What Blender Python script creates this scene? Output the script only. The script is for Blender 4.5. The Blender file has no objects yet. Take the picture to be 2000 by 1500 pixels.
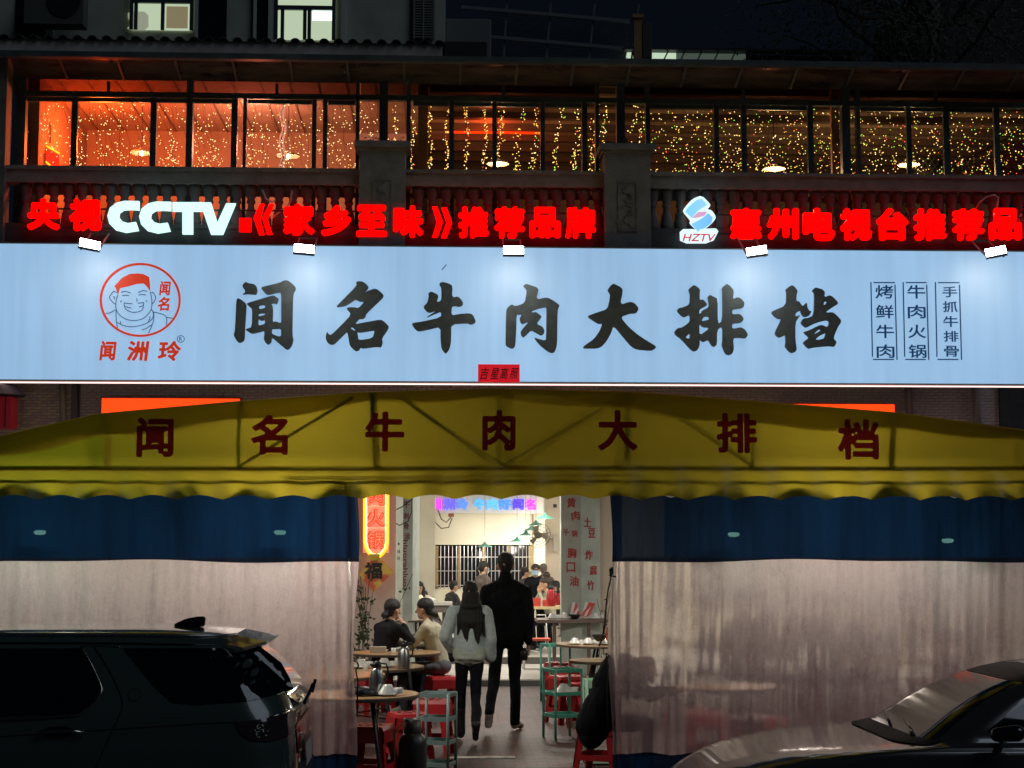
import bpy, bmesh, math, random
import numpy as np
from mathutils import Vector, Matrix
random.seed(7); np.random.seed(7)
R = math.radians
PI = math.pi
sc = bpy.context.scene
COL = sc.collection

# ---------------------------------------------------------------- camera, world, light
F = 3200.0                       # focal length in pixels of the 2000 px wide photograph
CAM = Vector((0, 0, 1.95))
YAW, PITCH = R(2.6), math.atan(315 / F)
cd = bpy.data.cameras.new('camera'); cam = bpy.data.objects.new('camera', cd); COL.objects.link(cam)
cd.sensor_width = 36; cd.lens = F / 2000 * 36; cd.clip_start = .1; cd.clip_end = 600
cam.location = CAM
cam.rotation_euler = (PI / 2 + PITCH, 0, -YAW)
sc.camera = cam
_M = Matrix.Rotation(-YAW, 3, 'Z') @ Matrix.Rotation(PI / 2 + PITCH, 3, 'X')

def P(px, py, Y):
    """the point of the plane y = Y that the photograph shows at pixel (px, py)"""
    d = _M @ Vector(((px - 1000) / F, (750 - py) / F, -1))
    return CAM + d * (Y / d.y)

def X(px, Y): return P(px, 1065, Y).x
def Z(py, Y, px=1000): return P(px, py, Y).z

w = bpy.data.worlds.new('World'); sc.world = w; w.use_nodes = True
wn = w.node_tree; bg = wn.nodes['Background']
sky = wn.nodes.new('ShaderNodeTexSky'); sky.sky_type = 'NISHITA'; sky.sun_disc = False
sky.sun_elevation = R(-4); sky.sun_rotation = R(180)
mx = wn.nodes.new('ShaderNodeMix'); mx.data_type = 'RGBA'; mx.inputs[0].default_value = .985
mx.inputs[7].default_value = (.025, .042, .075, 1)
wn.links.new(sky.outputs[0], mx.inputs[6]); wn.links.new(mx.outputs[2], bg.inputs[0])
bg.inputs[1].default_value = .075
sd = bpy.data.lights.new('city_glow', 'SUN'); sd.energy = .30; sd.angle = R(36); sd.color = (.72, .86, 1.0)
so = bpy.data.objects.new('city_glow', sd); COL.objects.link(so); so.rotation_euler = (R(46), 0, R(52))
vs = sc.view_settings; vs.view_transform = 'Standard'; vs.look = 'None'; vs.exposure = 0; vs.gamma = 1
vs.use_curve_mapping = False
sc.render.engine = 'CYCLES'
cy = sc.cycles
cy.use_denoising = True
try: cy.denoiser = 'OPENIMAGEDENOISE'
except Exception: pass
cy.max_bounces = 8; cy.diffuse_bounces = 4; cy.glossy_bounces = 3; cy.transmission_bounces = 6; cy.transparent_max_bounces = 10
cy.caustics_reflective = False; cy.caustics_refractive = False; cy.sample_clamp_indirect = 4

# ---------------------------------------------------------------- materials
MATS = {}
def mat(name, col=(.5, .5, .5), rough=.6, metal=0., emit=None, es=0., noise=None, bump=None, coat=0., spec=.5, stretch=(1, 1, 1), alpha=1.):
    """noise = (scale, amount): mottles the colour; bump = (scale, strength)"""
    if name in MATS: return MATS[name]
    m = bpy.data.materials.new(name); m.use_nodes = True; nt = m.node_tree; b = nt.nodes['Principled BSDF']
    b.inputs['Base Color'].default_value = (*col, 1); b.inputs['Roughness'].default_value = rough
    b.inputs['Metallic'].default_value = metal; b.inputs['Coat Weight'].default_value = coat
    b.inputs['Specular IOR Level'].default_value = spec
    if emit is not None:
        b.inputs['Emission Color'].default_value = (*emit, 1); b.inputs['Emission Strength'].default_value = es
    if noise or bump:
        tc = nt.nodes.new('ShaderNodeTexCoord'); mp = nt.nodes.new('ShaderNodeMapping'); mp.inputs['Scale'].default_value = stretch
        nt.links.new(tc.outputs['Object'], mp.inputs[0])
    if noise:
        n = nt.nodes.new('ShaderNodeTexNoise'); n.inputs['Scale'].default_value = noise[0]; n.inputs['Detail'].default_value = 6
        nt.links.new(mp.outputs[0], n.inputs['Vector'])
        r = nt.nodes.new('ShaderNodeMapRange'); r.inputs[1].default_value = .3; r.inputs[2].default_value = .7
        r.inputs[3].default_value = 1 - noise[1]; r.inputs[4].default_value = 1 + noise[1] * .6
        nt.links.new(n.outputs[0], r.inputs[0])
        v = nt.nodes.new('ShaderNodeVectorMath'); v.operation = 'SCALE'; v.inputs[0].default_value = col
        nt.links.new(r.outputs[0], v.inputs['Scale']); nt.links.new(v.outputs[0], b.inputs['Base Color'])
    if bump:
        n2 = nt.nodes.new('ShaderNodeTexNoise'); n2.inputs['Scale'].default_value = bump[0]; n2.inputs['Detail'].default_value = 5
        nt.links.new(mp.outputs[0], n2.inputs['Vector'])
        bp = nt.nodes.new('ShaderNodeBump'); bp.inputs['Strength'].default_value = bump[1]; bp.inputs['Distance'].default_value = .01
        nt.links.new(n2.outputs[0], bp.inputs['Height']); nt.links.new(bp.outputs[0], b.inputs['Normal'])
    MATS[name] = m
    return m

def glow(name, col, s, sample=True):
    if name in MATS: return MATS[name]
    m = mat(name, (.02, .02, .02), .5, emit=col, es=s)
    if not sample: m.cycles.emission_sampling = 'NONE'
    return m

def cloth(name, col, trans=.5, noise=None, tcol=None, streak=None, rough=.8, see=0., wr=None):
    """thin woven or plastic sheet that lets light through"""
    if name in MATS: return MATS[name]
    m = bpy.data.materials.new(name); m.use_nodes = True; nt = m.node_tree; nt.nodes.remove(nt.nodes['Principled BSDF'])
    out = nt.nodes['Material Output']
    d = nt.nodes.new('ShaderNodeBsdfDiffuse'); t = nt.nodes.new('ShaderNodeBsdfTranslucent'); mxs = nt.nodes.new('ShaderNodeMixShader')
    g = nt.nodes.new('ShaderNodeBsdfGlossy'); g.inputs['Roughness'].default_value = .35; m2 = nt.nodes.new('ShaderNodeMixShader'); m2.inputs[0].default_value = .025
    d.inputs[0].default_value = (*col, 1); t.inputs[0].default_value = (*(tcol or col), 1); mxs.inputs[0].default_value = trans
    nt.links.new(d.outputs[0], mxs.inputs[1]); nt.links.new(t.outputs[0], mxs.inputs[2])
    nt.links.new(mxs.outputs[0], m2.inputs[1]); nt.links.new(g.outputs[0], m2.inputs[2]); nt.links.new(m2.outputs[0], out.inputs[0])
    if see:
        m3 = nt.nodes.new('ShaderNodeMixShader'); m3.inputs[0].default_value = see; tr_ = nt.nodes.new('ShaderNodeBsdfTransparent')
        nt.links.new(m2.outputs[0], m3.inputs[1]); nt.links.new(tr_.outputs[0], m3.inputs[2]); nt.links.new(m3.outputs[0], out.inputs[0])
    if wr:                      # (scale, strength, stretch): soft wrinkles
        tc2 = nt.nodes.new('ShaderNodeTexCoord'); mp2 = nt.nodes.new('ShaderNodeMapping'); mp2.inputs['Scale'].default_value = wr[2]
        n3 = nt.nodes.new('ShaderNodeTexNoise'); n3.inputs['Scale'].default_value = wr[0]; n3.inputs['Detail'].default_value = 4; n3.inputs['Distortion'].default_value = .6
        b3 = nt.nodes.new('ShaderNodeBump'); b3.inputs['Strength'].default_value = wr[1]; b3.inputs['Distance'].default_value = .05
        nt.links.new(tc2.outputs['Object'], mp2.inputs[0]); nt.links.new(mp2.outputs[0], n3.inputs['Vector']); nt.links.new(n3.outputs[0], b3.inputs['Height'])
        for sh in (d, t, g): nt.links.new(b3.outputs[0], sh.inputs['Normal'])
    if noise:
        tc = nt.nodes.new('ShaderNodeTexCoord'); mp = nt.nodes.new('ShaderNodeMapping'); mp.inputs['Scale'].default_value = streak or (1, 1, 1)
        n = nt.nodes.new('ShaderNodeTexNoise'); n.inputs['Scale'].default_value = noise[0]; n.inputs['Detail'].default_value = 6
        nt.links.new(tc.outputs['Object'], mp.inputs[0]); nt.links.new(mp.outputs[0], n.inputs['Vector'])
        r = nt.nodes.new('ShaderNodeMapRange'); r.inputs[1].default_value = .3; r.inputs[2].default_value = .7
        r.inputs[3].default_value = 1 - noise[1]; r.inputs[4].default_value = 1 + noise[1] * .4
        nt.links.new(n.outputs[0], r.inputs[0])
        for sh, c in ((d, col), (t, tcol or col)):
            v = nt.nodes.new('ShaderNodeVectorMath'); v.operation = 'SCALE'; v.inputs[0].default_value = c
            nt.links.new(r.outputs[0], v.inputs['Scale']); nt.links.new(v.outputs[0], sh.inputs[0])
    MATS[name] = m
    return m

TMP = bpy.data.scenes.new('workbench')
def baked(o, data):
    """mesh of a temporary curve, text or modified object"""
    TMP.collection.objects.link(o)
    with bpy.context.temp_override(scene=TMP, view_layer=TMP.view_layers[0]):
        dg = bpy.context.evaluated_depsgraph_get(); dg.update()
    me = bpy.data.meshes.new_from_object(o.evaluated_get(dg)); bpy.data.objects.remove(o); return me
# ---------------------------------------------------------------- mesh helpers
class MB:
    """collects simple solids, then links them as ONE mesh object"""
    def __init__(s): s.v = []; s.f = []
    def add(s, vs, fs):
        n = len(s.v); s.v += [tuple(x) for x in vs]; s.f += [tuple(i + n for i in f) for f in fs]; return s
    def box(s, a, b):
        x0, y0, z0 = [min(p, q) for p, q in zip(a, b)]; x1, y1, z1 = [max(p, q) for p, q in zip(a, b)]
        return s.add([(x0, y0, z0), (x1, y0, z0), (x1, y1, z0), (x0, y1, z0), (x0, y0, z1), (x1, y0, z1), (x1, y1, z1), (x0, y1, z1)],
                     [(0, 3, 2, 1), (4, 5, 6, 7), (0, 1, 5, 4), (1, 2, 6, 5), (2, 3, 7, 6), (3, 0, 4, 7)])
    def cbox(s, c, d): return s.box([c[i] - d[i] / 2 for i in range(3)], [c[i] + d[i] / 2 for i in range(3)])
    def bar(s, a, b, wd, dp=None):
        """square bar from a to b"""
        a = Vector(a); b = Vector(b); d = (b - a).normalized(); dp = dp or wd
        up = Vector((0, 1, 0)) if abs(d.y) < .9 else Vector((0, 0, 1))
        e = d.cross(up).normalized() * wd / 2; g = d.cross(e).normalized() * dp / 2
        return s.add([a + e + g, a - e + g, a - e - g, a + e - g, b + e + g, b - e + g, b - e - g, b + e - g],
                     [(0, 1, 2, 3), (7, 6, 5, 4), (0, 4, 5, 1), (1, 5, 6, 2), (2, 6, 7, 3), (3, 7, 4, 0)])
    def tube(s, pts, r, n=6, rs=None, closed=False):
        pts = [Vector(p) for p in pts]; base = len(s.v); vs = []; k = len(pts)
        prev = None
        for i, p in enumerate(pts):
            if closed: d = pts[(i + 1) % k] - pts[i - 1]
            else: d = pts[min(i + 1, k - 1)] - pts[max(i - 1, 0)]
            d.normalize()
            if prev is None: e = d.orthogonal().normalized()
            else:
                e = prev - d * prev.dot(d)
                e = e.normalized() if e.length > 1e-6 else d.orthogonal().normalized()
            prev = e; g = d.cross(e); rr = rs[i] if rs else r
            vs += [p + (e * math.cos(2 * PI * j / n) + g * math.sin(2 * PI * j / n)) * rr for j in range(n)]
        fs = []
        for i in range(k if closed else k - 1):
            a = i * n; b = ((i + 1) % k) * n
            fs += [(a + j, a + (j + 1) % n, b + (j + 1) % n, b + j) for j in range(n)]
        if not closed: fs += [tuple(range(n))[::-1], tuple((k - 1) * n + j for j in range(n))]
        return s.add(vs, fs)
    def lathe(s, prof, n=16, c=(0, 0, 0), close=True):
        """prof = [(radius, z)]"""
        vs = [(c[0] + r * math.cos(2 * PI * j / n), c[1] + r * math.sin(2 * PI * j / n), c[2] + z) for r, z in prof for j in range(n)]
        fs = [(i * n + j, i * n + (j + 1) % n, (i + 1) * n + (j + 1) % n, (i + 1) * n + j) for i in range(len(prof) - 1) for j in range(n)]
        if close: fs += [tuple(range(n))[::-1], tuple((len(prof) - 1) * n + j for j in range(n))]
        return s.add(vs, fs)
    def grid(s, fn, nu, nv):
        vs = [fn(i / nu, j / nv) for j in range(nv + 1) for i in range(nu + 1)]
        return s.add(vs, [(j * (nu + 1) + i, j * (nu + 1) + i + 1, (j + 1) * (nu + 1) + i + 1, (j + 1) * (nu + 1) + i) for j in range(nv) for i in range(nu)])
    def mesh(s, name, m, smooth=False, mats=None, fm=None):
        me = bpy.data.meshes.new(name); me.from_pydata(s.v, [], s.f)
        for q in (mats or [m]): me.materials.append(q)
        if fm: me.polygons.foreach_set('material_index', fm)
        if smooth: me.polygons.foreach_set('use_smooth', [True] * len(me.polygons))
        me.update(); return me
    def build(s, name, m, parent=None, smooth=False, loc=None, mats=None, fm=None):
        return put(name, s.mesh(name, m, smooth, mats, fm), parent, loc)

def put(name, me, parent=None, loc=None, rot=None, scale=None):
    o = bpy.data.objects.new(name, me); COL.objects.link(o)
    if parent: o.parent = parent
    if loc is not None: o.location = loc
    if rot is not None: o.rotation_euler = rot
    if scale is not None: o.scale = scale
    return o

def empty(name, loc=(0, 0, 0), rz=0):
    o = bpy.data.objects.new(name, None); COL.objects.link(o); o.location = loc; o.rotation_euler = (0, 0, rz); o.empty_display_size = .2
    return o
def tag(o, label=None, cat=None, group=None, kind=None):
    if label: o['label'] = label
    if cat: o['category'] = cat
    if group: o['group'] = group
    if kind: o['kind'] = kind
    return o
def thing(name, loc, label, cat, group=None, rz=0): return tag(empty(name, loc, rz), label, cat, group)
def kids(o): return [c for c in bpy.data.objects if c.parent == o]
def copy_tree(o, parent=None, table=None):
    c = o.copy(); COL.objects.link(c)
    if parent: c.parent = parent
    for ch in kids(o): copy_tree(ch, c)
    return c
def bevel(o, wdt=.01, seg=2):
    bm = bmesh.new(); bm.from_mesh(o.data)
    bmesh.ops.bevel(bm, geom=list(bm.edges), offset=wdt, segments=seg, affect='EDGES', clamp_overlap=True)
    bm.to_mesh(o.data); bm.free(); return o

def curve_mesh(polys, ext, holes=True):
    """flat filled outlines (holes by even-odd) given thickness; x right, y up"""
    c = bpy.data.curves.new('c', 'CURVE'); c.dimensions = '2D'; c.fill_mode = 'BOTH'; c.extrude = ext / 2
    for pl in polys:
        s = c.splines.new('POLY'); s.points.add(len(pl) - 1); s.use_cyclic_u = True
        for i, (x, y) in enumerate(pl): s.points[i].co = (x, y, 0, 1)
    me = baked(bpy.data.objects.new('c', c), c); me.materials.clear(); bpy.data.curves.remove(c)
    return me
_txt = {}
def text_mesh(body, bold=0., ext=.02, shear=0., fuse=False):
    k = (body, bold, ext, shear, fuse)
    if k in _txt: return _txt[k]
    c = bpy.data.curves.new('t', 'FONT'); c.body = body; c.extrude = ext; c.shear = shear; c.resolution_u = 4
    me = baked(bpy.data.objects.new('t', c), c); me.materials.clear(); bpy.data.curves.remove(c)
    n = len(me.vertices); a = np.empty(n * 3); me.vertices.foreach_get('co', a); a = a.reshape(-1, 3)
    if abs(bold) > .004:             # embolden by a ring of slightly shifted copies, each a hair behind the last
        b_ = bmesh.new(); b_.from_mesh(me); src = bpy.data.meshes.new('s'); b_.to_mesh(src)
        for k in range(8):
            an = k * PI / 4 + .2; m2 = src.copy(); m2.transform(Matrix.Translation((bold * math.cos(an), bold * math.sin(an), -.0012 * (k + 1)))); b_.from_mesh(m2); bpy.data.meshes.remove(m2)
        b_.to_mesh(me); b_.free(); bpy.data.meshes.remove(src)
        n = len(me.vertices); a = np.empty(n * 3); me.vertices.foreach_get('co', a); a = a.reshape(-1, 3)
    if not fuse: lo, hi = a.min(0), a.max(0)
    if not fuse: a[:, 0] = (a[:, 0] - (lo[0] + hi[0]) / 2) / (hi[0] - lo[0]); a[:, 1] = (a[:, 1] - (lo[1] + hi[1]) / 2) / (hi[1] - lo[1])
    if not fuse: a[:, 2] = a[:, 2] / max(hi[2], 1e-6) * .5
    if fuse:                         # one closed solid instead of stacked copies
        lo, hi = a.min(0), a.max(0); a[:, :2] -= (lo[:2] + hi[:2]) / 2; a[:, 2] -= (lo[2] + hi[2]) / 2; me.vertices.foreach_set('co', a.ravel())
        o = bpy.data.objects.new('t', me); m1 = o.modifiers.new('r', 'REMESH'); m1.mode = 'VOXEL'; m1.voxel_size = .011
        me2 = baked(o, me); me2.transform(Matrix.Diagonal((1 / (hi[0] - lo[0]), 1 / (hi[1] - lo[1]), 1 / max(hi[2] - lo[2], .01), 1))); me2.materials.clear(); _txt[k] = me2; return me2
    me.vertices.foreach_set('co', a.ravel()); me.update()
    _txt[k] = me; return me
def text(name, body, x0, y0, x1, y1, Y, m, parent=None, bold=0., thick=.02, rot=0., shear=0., fuse=False):
    """lettering that fills the photograph's pixel box, standing on plane Y; back face on Y"""
    a = P(x0, y1, Y); b = P(x1, y0, Y)
    me = text_mesh(body, bold, .03 if fuse else .02, shear, fuse).copy(); me.name = name; me.materials.append(m)
    wd, hh = b.x - a.x, b.z - a.z
    o = put(name, me, None, ((a.x + b.x) / 2, Y - thick / 2, (a.z + b.z) / 2), None)
    o.matrix_world = Matrix.Translation(o.location) @ Matrix.Rotation(rot, 4, 'Y') @ Matrix.Rotation(PI / 2, 4, 'X') @ Matrix.Diagonal((wd, hh, thick, 1))
    if parent:
        o.parent = parent; o.matrix_parent_inverse = Matrix.Identity(4)
        o.matrix_local = Matrix.Translation(-Vector(parent.location)) @ o.matrix_world
    return o
def shape(name, polys, sx, ox, oy, Y, m, parent=None, thick=.02):
    """outline drawn in an enlarged crop (scale sx, origin ox, oy) -> solid standing on plane Y"""
    if isinstance(polys[0][0], (int, float)): polys = [polys]
    q = []
    for pl in polys:
        q.append([(P(ox + x / sx, oy + y / sx, Y).x, P(ox + x / sx, oy + y / sx, Y).z) for x, y in pl])
    me = curve_mesh(q, thick); me.name = name; me.materials.append(m)
    for v in me.vertices: v.co = (v.co.x, Y - thick / 2 - v.co.z * 1.0, v.co.y)
    me.flip_normals() if False else None
    me.update()
    o = put(name, me)
    if parent: o.parent = parent; o.location = -Vector(parent.location)
    return o
def smooth_poly(pl, it=1):
    for _ in range(it):
        out = []
        for i, p in enumerate(pl):
            q = pl[(i + 1) % len(pl)]
            out += [(p[0] * .8 + q[0] * .2, p[1] * .8 + q[1] * .2), (p[0] * .2 + q[0] * .8, p[1] * .2 + q[1] * .8)]
        pl = out
    return pl
def lamp(name, kind, loc, e, col=(1, 1, 1), size=.1, rot=None, parent=None, spot=None, sy=None):
    l = bpy.data.lights.new(name, kind); l.energy = e; l.color = col
    if kind == 'AREA':
        l.size = size
        if sy: l.shape = 'RECTANGLE'; l.size_y = sy
    else: l.shadow_soft_size = size
    if spot: l.spot_size = spot; l.spot_blend = .6
    o = bpy.data.objects.new(name, l); COL.objects.link(o); o.location = loc
    if rot: o.rotation_euler = rot
    if parent: o.parent = parent
    return o
# ================================================================ THE SETTING
YT, YF, YS = 12.8, 23.3, 22.3          # tent front, restaurant front, sign front
ZR = -.30                              # road level at the parked cars

def brick_floor():
    m = bpy.data.materials.new('paving'); m.use_nodes = True; nt = m.node_tree; b = nt.nodes['Principled BSDF']
    tc = nt.nodes.new('ShaderNodeTexCoord'); br = nt.nodes.new('ShaderNodeTexBrick')
    br.inputs['Scale'].default_value = 1; br.inputs['Brick Width'].default_value = .2; br.inputs['Row Height'].default_value = .1
    br.inputs['Mortar Size'].default_value = .009; br.inputs['Color1'].default_value = (.16, .065, .052, 1); br.inputs['Color2'].default_value = (.072, .055, .052, 1)
    br.inputs['Mortar'].default_value = (.022, .02, .02, 1)
    nt.links.new(tc.outputs['Object'], br.inputs['Vector'])
    n = nt.nodes.new('ShaderNodeTexNoise'); n.inputs['Scale'].default_value = 1.3; n.inputs['Detail'].default_value = 8
    nt.links.new(tc.outputs['Object'], n.inputs['Vector'])
    mx_ = nt.nodes.new('ShaderNodeMix'); mx_.data_type = 'RGBA'; mx_.blend_type = 'MULTIPLY'; mx_.inputs[0].default_value = .8
    cr = nt.nodes.new('ShaderNodeMapRange'); cr.inputs[1].default_value = .3; cr.inputs[2].default_value = .7; cr.inputs[3].default_value = .5; cr.inputs[4].default_value = 1.1
    nt.links.new(n.outputs[0], cr.inputs[0]); nt.links.new(br.outputs[0], mx_.inputs[6]); nt.links.new(cr.outputs[0], mx_.inputs[7])
    nt.links.new(mx_.outputs[2], b.inputs['Base Color']); b.inputs['Roughness'].default_value = .55
    bp = nt.nodes.new('ShaderNodeBump'); bp.inputs['Strength'].default_value = .5; bp.inputs['Distance'].default_value = .004
    nt.links.new(br.outputs['Fac'], bp.inputs['Height']); bp.invert = True; nt.links.new(bp.outputs[0], b.inputs['Normal'])
    return m
M_ASPH = mat('asphalt', (.045, .046, .05), .7, noise=(3, .4), bump=(90, .5))
M_KERB = mat('kerb_stone', (.2, .2, .2), .8, noise=(6, .3))
M_PAVE = brick_floor()
M_LINE = mat('floor_line', (.55, .53, .48), .7, noise=(9, .5))
M_TILEW = mat('hall_tile', (.52, .50, .46), .35, noise=(2, .2))
M_CREAM = mat('cream_wall', (.72, .68, .56), .8, noise=(1.5, .1))
M_PINK = mat('pale_wall', (.62, .53, .45), .8, noise=(1.5, .12))
M_PILLAR = mat('pillar_paint', (.40, .45, .41), .6, noise=(5, .15))
M_DARK = mat('dark_metal', (.03, .036, .042), .5)
M_FRAME = mat('dark_frame', (.055, .078, .095), .45, noise=(4, .3))
M_STONE = mat('grey_stone', (.20, .20, .205), .85, noise=(5, .25), bump=(25, .6))
M_SLAB = mat('slab_paint', (.06, .055, .06), .8, noise=(2, .4))
M_BRICK = mat('pale_brick', (.74, .68, .54), .85, noise=(20, .2), bump=(60, .4))
M_BRICKB = mat('grey_brick', (.68, .57, .58), .85, noise=(20, .2), bump=(60, .4))
M_MORTAR = mat('mortar', (.10, .09, .085), .9)
M_PIPE = mat('pipe', (.40, .36, .30), .6, noise=(3, .2))

MB().box((-60, -20, ZR - .2), (60, 12.45, ZR)).build('road', M_ASPH).__setitem__('kind', 'structure')
MB().box((-60, 12.45, -.6), (60, 12.6, .004)).build('kerb', M_KERB).__setitem__('kind', 'structure')
pv = MB().box((-60, 12.6, -.6), (60, 23.1, 0)).build('pavement', M_PAVE); pv['kind'] = 'structure'
# white parking line and a shallow gutter across the pavement
a = P(875, 1470, 15.3); b = P(1005, 1470, 15.3)
g = Z(1471, 15.0)
yl = 1.95 * 3200 / (1471 - 1065)
ln = MB().box((X(880, yl), yl - .05, .002), (X(1006, yl), yl + .07, .006)).build('floor_line', M_LINE, pv)
ln.data.materials[0] = M_LINE
yg = 1.95 * 3200 / (1491 - 1065)
MB().box((-4, yg - .02, .001), (4, yg + .02, .004)).build('gutter_slot', M_DARK, pv)

# hall floor: two low tiled steps, then the raised floor
MB().box((-9, 23.1, -.3), (12, 26.1, .09)).build('lower_step', M_TILEW)['kind'] = 'structure'
MB().box((-9, 26.1, -.3), (12, 36, .2)).build('hall_floor', M_TILEW)['kind'] = 'structure'
MB().box((-14, 36, -.4), (24, 60, 0)).build('ground', M_ASPH)['kind'] = 'structure'
M_STEPEDGE = mat('step_edge', (.10, .095, .09), .8, noise=(8, .3))
MB().box((-9, 23.07, -.05), (12, 23.098, .075)).build('step_riser', M_STEPEDGE)['kind'] = 'structure'
MB().box((-9, 26.07, .092), (12, 26.098, .19)).build('step_riser', M_STEPEDGE)['kind'] = 'structure'

# ---------------------------------------------------------------- hall
hall = thing('dining_hall', (0, 0, 0), 'bright cream walled dining hall open to the tent behind the steps', 'building')
xl, xr = X(250, 24), X(1760, 24)
MB().box((-9, 33, .2), (14, 33.2, Z(1147, 33))).box((-9, 33, Z(1064, 33)), (14, 33.2, 3.9)) \
    .box((-9, 33, Z(1147, 33)), (X(848, 33), 33.2, Z(1064, 33))).box((X(1040, 33), 33, Z(1147, 33)), (14, 33.2, Z(1064, 33))).build('back_wall', M_CREAM, hall)
for q in (-9.2, 12): MB().box((q, 23.5, .1), (q + .2, 33, 3.9)).build('side_wall', M_CREAM, hall)
MB().box((-9, 23.5, 3.35), (12, 33, 3.45)).build('ceiling', mat('ceiling_paint', (.7, .69, .65), .8), hall)
# boxed frieze board that carries the coloured sign, and door frames on the back wall
x0, x1 = X(828, 32.9), X(1060, 32.9)
MB().box((x0, 32.86, Z(1003, 32.9)), (x1, 32.99, 3.34)).build('sign_board', mat('frieze', (.75, .73, .66), .7), hall)
M_TRIM = mat('brown_trim', (.33, .24, .13), .6, noise=(5, .2))
for xx in (848, 1041): MB().box((X(xx, 32.8) - .01, 32.93, Z(1150, 32.9)), (X(xx, 32.8) + .02, 32.985, Z(1004, 32.9))).build('wall_moulding', M_TRIM, hall)
# barred windows at the back
wb = thing('barred_window', (0, 0, 0), 'wide dark back window with brown posts behind thin steel security bars', 'window')
zb, zt = Z(1150, 33), Z(1066, 33)
MB().box((X(850, 33), 33.12, zb), (X(1039, 33), 33.15, zt)).build('pane', mat('night_glass', (.01, .014, .022), .12), wb)
for px in (853, 897, 945, 994, 1036):
    MB().box((X(px, 33) - .035, 33.0, zb), (X(px, 33) + .035, 33.1, zt)).build('window_post', M_TRIM, wb)
M_BAR = mat('steel_bar', (.45, .42, .42), .35, .6)
px = 861
while px < 1034:
    MB().tube([(X(px, 32.95), 32.95, zb), (X(px, 32.95), 32.95, zt)], .008, 5).build('security_bar', M_BAR, wb); px += 7.6
for py in (1088, 1115, 1143): MB().bar((X(852, 32.95), 32.96, Z(py, 32.95)), (X(1038, 32.95), 32.96, Z(py, 32.95)), .014).build('cross_bar', M_BAR, wb)
# pale projecting walls inside the hall
MB().box((X(818, 30), 30, .2), (X(850, 32.99), 32.99, 3.34)).build('pier', M_CREAM, hall)
MB().box((X(1066, 29), 29, .2), (X(1180, 29), 29.2, 3.34)).build('partition_wall', mat('partition_paint', (.70, .60, .48), .8, noise=(2, .08)), hall)
MB().box((X(1168, 24.2), 24.2, .1), (X(1215, 24.2), 24.4, 3.34)).build('door_jamb', M_PINK, hall)
# front wall panel left of the opening
MB().box((-9, 23.35, .1), (X(773, 23.35), 23.5, 3.3)).build('front_wall', M_PINK, hall)
MB().box((X(1300, 23.4), 23.35, 1.1), (12, 23.5, 3.3)).build('front_wall', M_CREAM, hall)

def pillar(pts, name, label, texts):
    t = thing(name, (0, 0, 0), label, 'pillar')
    m = MB(); n = len(pts); vs = [(x, y, .1) for x, y in pts] + [(x, y, 3.34) for x, y in pts]
    m.add(vs, [tuple(range(n))[::-1], tuple(range(n, 2 * n))] + [(i, (i + 1) % n, n + (i + 1) % n, n + i) for i in range(n)])
    m.build('shaft', M_PILLAR, t); return t
def wall_text(parent, body, a, b, u, z, w_, h_, m, tilt=0.):
    """lettering on the vertical face from plan point a to b; u along it (0..1), z centre"""
    a = Vector((*a, 0)); b = Vector((*b, 0)); d = (b - a).normalized(); n = Vector((d.y, -d.x, 0))
    c = a.lerp(b, u) + n * .004 + Vector((0, 0, z))
    me = text_mesh(body, .02).copy(); me.materials.append(m); me.name = 'character'
    o = put('character', me, parent)
    B = Matrix((d, Vector((0, 0, 1)), n)).transposed().to_4x4()
    o.matrix_local = Matrix.Translation(c) @ B @ Matrix.Rotation(tilt, 4, 'Z') @ Matrix.Diagonal((w_, h_, .006, 1))
M_REDP = mat('red_paint', (.38, .045, .05), .6)
M_REDB = mat('dull_red_paint', (.20, .07, .08), .6)
A = (X(1096, 23.9), 23.9); B = (X(1135, 23.75), 23.75); C_ = (X(1172, 23.95), 23.95)
pr = pillar([A, B, C_, (C_[0] - .02, 24.4), (A[0] + .02, 24.4)], 'pillar', 'pale green pillar lettered in red characters right of the walking couple', None)
def at(px, py, A_, B_):
    Y = (A_[1] + B_[1]) / 2; return (X(px, Y) - A_[0]) / (B_[0] - A_[0]), Z(py, Y)
for ch, px, py, sz, tl in (('黄', 1116, 982, .14, 0), ('肉', 1124, 1007, .13, R(8)), ('火', 1106, 1038, .09, R(35)), ('锅', 1122, 1042, .09, 0), ('胸', 1117, 1080, .14, 0), ('口', 1115, 1108, .14, 0), ('油', 1121, 1135, .14, R(-3))):
    u, z = at(px, py, A, B); wall_text(pr, ch, A, B, u, z, sz, sz * 1.02, M_REDP, tl)
for ch, px, py, tl in (('土', 1147, 1020, R(-3)), ('豆', 1156, 1041, 0), ('炸', 1150, 1084, R(-3)), ('腐', 1159, 1114, 0), ('竹', 1153, 1143, 0)):
    u, z = at(px, py, B, C_); wall_text(pr, ch, B, C_, u, z, .135, .14, M_REDP, tl)
A2 = (X(771, 24.3), 24.3); B2 = (X(787, 23.9), 23.9); C2 = (X(806, 23.95), 23.95); D2 = (X(819, 24.35), 24.35)
pl_ = pillar([A2, B2, C2, D2, (D2[0] - .02, 24.7), (A2[0] + .02, 24.7)], 'pillar', 'grey green pillar with a column of red lettering beside the neon sign', None)
for ch, px, py, s1, s2 in (('牛', 793, 985, .10, .10), ('刺', 793, 1008, .08, .09), ('骨', 793, 1028, .08, .09), ('浍', 795, 1047, .10, .10)):
    u, z = at(px, py, B2, C2); wall_text(pl_, ch, B2, C2, u, z, s1, s2, M_REDB)
u, z = at(792, 1100, B2, C2); wall_text(pl_, 'hluorahluo', B2, C2, u, z, .68, .07, M_REDB, -PI / 2)
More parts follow.
